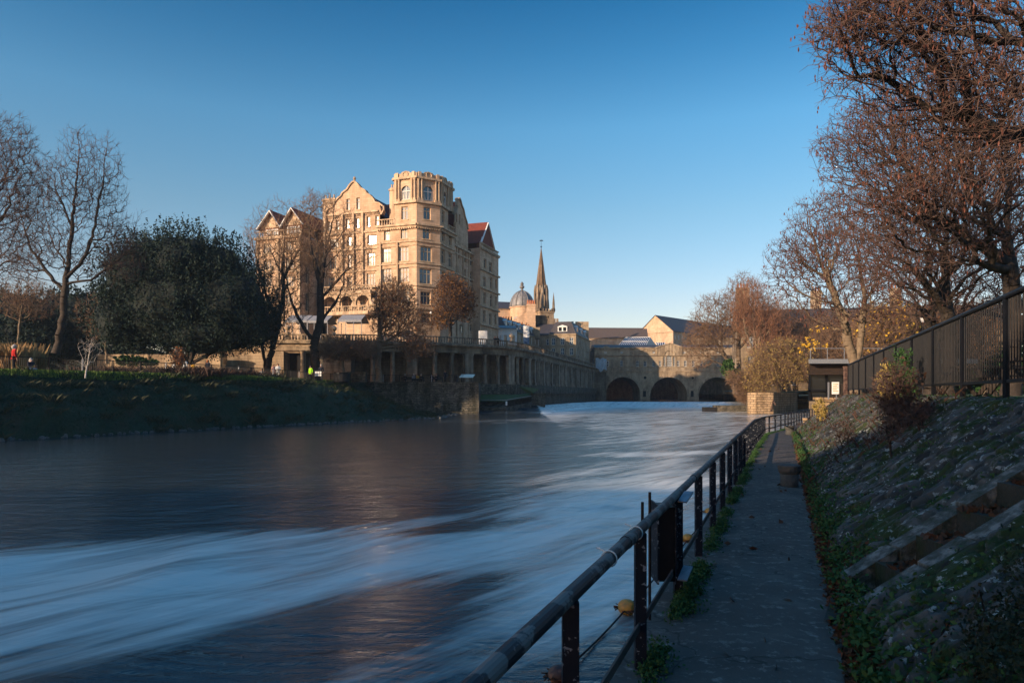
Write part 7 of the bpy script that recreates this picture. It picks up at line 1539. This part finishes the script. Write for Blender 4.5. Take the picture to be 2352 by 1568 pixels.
# ------------------------------------------------------------ people
def cloth(name, c): return mat(name, c, tuple(x * .7 for x in c), 6, rough=.9)
def skin_obj(name, pts, edges, rad, m, parent, sub=1):
    me = bpy.data.meshes.new(name); o_ = ORG[parent.name]
    me.from_pydata([(p[0] - o_[0], p[1] - o_[1], p[2] - o_[2]) for p in pts], edges, []); me.materials.append(m)
    o = bpy.data.objects.new(name, me); S.collection.objects.link(o); o.parent = parent; ORG[o.name] = o_
    md = o.modifiers.new('skin', 'SKIN'); md.use_smooth_shade = True
    for i, r in enumerate(rad): me.skin_vertices[0].data[i].radius = (r if isinstance(r, tuple) else (r, r))
    me.skin_vertices[0].data[0].use_root = True
    s_ = o.modifiers.new('sub', 'SUBSURF'); s_.levels = sub; s_.render_levels = sub; return o
def person(x, y, z, head, label, coat, legs, hair, pose='stand', h=1.7, arms='down', hat=None):
    """head: way the figure faces, radians from -Y towards +X"""
    t = thing('person', (x, y, z), label, 'person'); c, s = math.cos(head), math.sin(head); k = h / 1.7
    def L(a, f, u): return (x + (a * c + f * s) * k, y + (a * s - f * c) * k, z + u * k)    # a: to the side, f: forwards
    sit = pose == 'sit'; dz = -.45 if sit else 0; lean = .05 if not sit else .0
    hip = .93 + dz
    P = [L(0, 0, hip), L(0, 0, 1.15 + dz), L(0, .02, 1.38 + dz), L(0, .03, 1.47 + dz), L(0, .05, 1.57 + dz), L(0, .05, 1.66 + dz)]
    Rr = [.13, .12, .14, .055, .095, .07]; E = [(0, 1), (1, 2), (2, 3), (3, 4), (4, 5)]
    leg_i = []
    for sd_ in (-1, 1):
        i = len(P)
        if sit: P += [L(sd_ * .1, .05, hip - .02), L(sd_ * .12, .45, hip - .0), L(sd_ * .12, .5, .1), L(sd_ * .12, .63, .05)]
        else: P += [L(sd_ * .1, 0, hip - .08), L(sd_ * .1, .03 * sd_, .5), L(sd_ * .1, .03 * sd_ - .02, .09), L(sd_ * .11, .13 + .03 * sd_, .04)]
        Rr += [.09, .062, .042, .035]; E += [(0, i), (i, i + 1), (i + 1, i + 2), (i + 2, i + 3)]; leg_i.append(i)
    arm_i = []
    for sd_ in (-1, 1):
        i = len(P)
        if arms == 'front' or sit: P += [L(sd_ * .19, .02, 1.38 + dz), L(sd_ * .24, .1, 1.12 + dz), L(sd_ * .1, .34, 1.1 + dz), L(sd_ * .06, .42, 1.12 + dz)]
        elif arms == 'fold': P += [L(sd_ * .2, .02, 1.38), L(sd_ * .25, .1, 1.12), L(-sd_ * .06, .24, 1.16), L(-sd_ * .12, .22, 1.18)]
        else: P += [L(sd_ * .2, .02, 1.38), L(sd_ * .25, -.02, 1.1), L(sd_ * .25, .08, .86), L(sd_ * .24, .11, .76)]
        Rr += [.06, .045, .034, .03]; E += [(2, i), (i, i + 1), (i + 1, i + 2), (i + 2, i + 3)]; arm_i.append(i)
        hd = Vector(P[-1]); fw = (Vector(P[-1]) - Vector(P[-2])).normalized(); sd3 = fw.cross(Vector((0, 0, 1)) if abs(fw.z) < .8 else Vector((c, s, 0))).normalized(); j = len(P) - 1
        for f_ in range(4): q = hd + fw * .045 + sd3 * (.03 - .02 * f_); q2 = q + fw * (.055 - .006 * abs(f_ - 1.4)) + Vector((0, 0, -.012)); P += [tuple(q), tuple(q2)]; Rr += [.009, .007]; E += [(j, len(P) - 2), (len(P) - 2, len(P) - 1)]
        q = hd + sd3 * .045 + fw * .015; P.append(tuple(q)); Rr.append(.01); E.append((j, len(P) - 1))
    nose = len(P); P.append(L(0, .16, 1.6 + dz)); Rr.append(.02); E.append((4, nose))
    skin_obj('body', P, E, Rr, M['skin'], t)
    T = [P[0], P[1], P[2], L(0, .02, 1.45 + dz)]; TR = [.175, .165, .175, .075]; TE = [(0, 1), (1, 2), (2, 3)]
    if not sit: T.append(L(0, 0, .8)); TR.append(.18); TE.append((0, 4))
    for i in arm_i: n = len(T); T += [P[i], P[i+1], P[i+2]]; TR += [.085, .07, .055]; TE += [(2, n), (n, n + 1), (n + 1, n + 2)]
    skin_obj('coat', T, TE, TR, coat, t)
    T = [P[0]]; TR = [.15]; TE = []
    for i in leg_i: n = len(T); T += [P[i], P[i+1], P[i+2]]; TR += [.11, .082, .065]; TE += [(0, n), (n, n + 1), (n + 1, n + 2)]
    skin_obj('trousers', T, TE, TR, legs, t)
    mb = MB(); q = L(0, 0.01, 1.605 + dz); mb.lathe((q[0], q[1], q[2]), [(.1 * k * math.cos(a) * 1.12, .13 * k * math.sin(a)) for a in np.linspace(-.3, 1.5, 7)], 12)
    q = L(0, -.045, 1.52 + dz); mb.lathe((q[0], q[1], q[2]), [(.06 * k, -.1 * k), (.1 * k, 0), (.09 * k, .12 * k)], 10)
    mb.build('hat' if hat else 'hair', hair, t, True)
    mb = MB()
    for i in leg_i: a = Vector(P[i+2]); b = Vector(P[i+3]); mb.bar((a.x, a.y, a.z - .045), (b.x + (b.x - a.x) * .5, b.y + (b.y - a.y) * .5, b.z - .0), .1, .09)
    mb.build('shoes', M['dark'], t); return t
red = cloth('red_coat', (.4, .012, .012)); navy = cloth('navy', (.012, .016, .03)); jean = cloth('jeans', (.12, .2, .32)); pink = cloth('pink', (.5, .28, .25)); wht = cloth('white_cloth', (.62, .62, .6)); hiv = cloth('hi_vis', (.35, .75, .02)); yel = cloth('mustard', (.5, .27, .02)); blk = cloth('black_cloth', (.012, .012, .014)); gry = cloth('grey_cloth', (.22, .24, .27))
hb = cloth('brown_hair', (.09, .04, .02)); hg = cloth('grey_hair', (.4, .38, .36)); hk = cloth('dark_hair', (.015, .012, .01)); hr = cloth('ginger_hair', (.3, .1, .03))
p = W(45, 850, 49.6); person(p.x - .1, 49.2, 3.3, 2.4, 'person in a red coat with grey hair standing at the park fence', red, navy, hg, h=1.95)
p = W(70, 850, 49); person(p.x + .1, 48.9, 3.0, 1.2, 'person with pale jeans sitting low beside the red coated figure', navy, jean, hg, 'sit')
p = W(637, 872, 75.5); person(p.x - .1, 76, 3.28, .3, 'person with long brown hair in a white top and white trousers standing behind the fence', wht, wht, hb, h=1.75, arms='front')
person(p.x - .75, 76.6, 3.28, .9, 'person in pink standing close to the one in white', pink, gry, hb, h=1.7)
p = W(601, 868, 75); person(p.x, 75, 3.28, .2, 'person in a white shirt crouched low beside the fence', wht, pink, hr, 'sit', h=1.5)
p = W(711, 868, 80); person(p.x, 80.5, 3.28, -.4, 'person in a bright yellow-green safety jacket', hiv, blk, hk)
p = W(735, 868, 79.5); person(p.x, 80, 3.28, 0, 'person in a dark jacket with a red chest stripe and pale cap', navy, blk, hg, h=1.85, hat=True)
p2 = W(735, 838, 79.8)
q = thing('scarf_stripe', (p.x, 79.8, 4.5), 'x', 'x'); bpy.data.objects.remove(q)
p = W(418, 850, 63.5); person(p.x, 64, 3.3, 3.0, 'person in a white top walking behind the thin shrub', wht, navy, hk)
p = W(472, 855, 66); person(p.x, 66.5, 3.3, 2.8, 'person with ginger hair behind the park fence', navy, blk, hr)
p = W(352, 845, 66); person(p.x, 70, 3.3, 2.2, 'distant person in a white top left of the yew trunk', wht, gry, hk); p = W(388, 845, 66); person(p.x, 71, 3.3, 2.4, 'distant person in an orange top under the yew', yel, gry, hk)
for u, ct, hh, lb_, ps_ in [(930, blk, hg, 'seated person in black on the left bench below the colonnade', 'sit'), (950, gry, hg, 'seated person in grey on a bench below the colonnade', 'sit'), (958, yel, hr, 'person in a mustard yellow coat on the bench', 'sit'), (967, blk, hg, 'pale haired person in black beside the mustard coat', 'sit'), (992, navy, hk, 'dark coated person sitting left of the standing man', 'sit'), (1002, blk, hr, 'small seated figure with reddish hair beside the wall', 'sit')]:
    p = W(u, 875, 98.9); person(p.x, 99.1, 3.27 + .02, .0, lb_, ct, blk, hh, ps_)
p = W(1022, 870, 98.2); person(p.x, 98.4, 3.27, 0, 'person in a dark coat standing alone before the columns', navy, blk, hr, h=1.75)
for u, lb_ in ((1137, 'person leaning on the terrace balustrade, left of a pair'), (1143, 'person leaning on the terrace balustrade, right of a pair')):
    p = W(u, 770, 113); person(p.x, 112.6 + (u - 1137) * .08, 9.35, 0, lb_, navy if u < 1140 else blk, blk, hk if u > 1140 else hr, h=1.8, arms='front')
# thin winter haze along the valley
hz = MB(); hz.box(-900, 900, -60, 1400, -4.0, 75); ho = hz.build('haze', None, None); tag(ho, 'thin pale blue winter haze filling the river valley', 'haze', kind='stuff')
hm = bpy.data.materials.new('haze_air'); hm.use_nodes = True; hn = hm.node_tree; hn.nodes.remove(hn.nodes['Principled BSDF']); pv_ = hn.nodes.new('ShaderNodeVolumePrincipled')
pv_.inputs['Color'].default_value = (.6, .8, 1, 1); pv_.inputs['Density'].default_value = .0002; pv_.inputs['Anisotropy'].default_value = .2; hn.links.new(pv_.outputs[0], hn.nodes['Material Output'].inputs['Volume']); ho.data.materials.append(hm)
# ------------------------------------------------------------ unseen bridge added behind the camera, raised until it shades the foreground
ob = thing('shade_bridge', (-10, -32, 0), 'unseen stone bridge added behind the photographer to shade the foreground', 'bridge')
mb = MB(); mb.box(-70, 60, -34, -22, 4.5, 12.2); mb.box(-70, 60, -34, -33.6, 12.2, 13.4); mb.box(-70, 60, -22.4, -22, 12.2, 13.4); mb.build('deck', M['bridge'], ob)
mb = MB(); mb.box(-62, -40, -34, -22, -1.6, 4.5); mb.box(20, 30, -34, -22, -1.6, 4.5); mb.build('abutment', M['bridge'], ob)
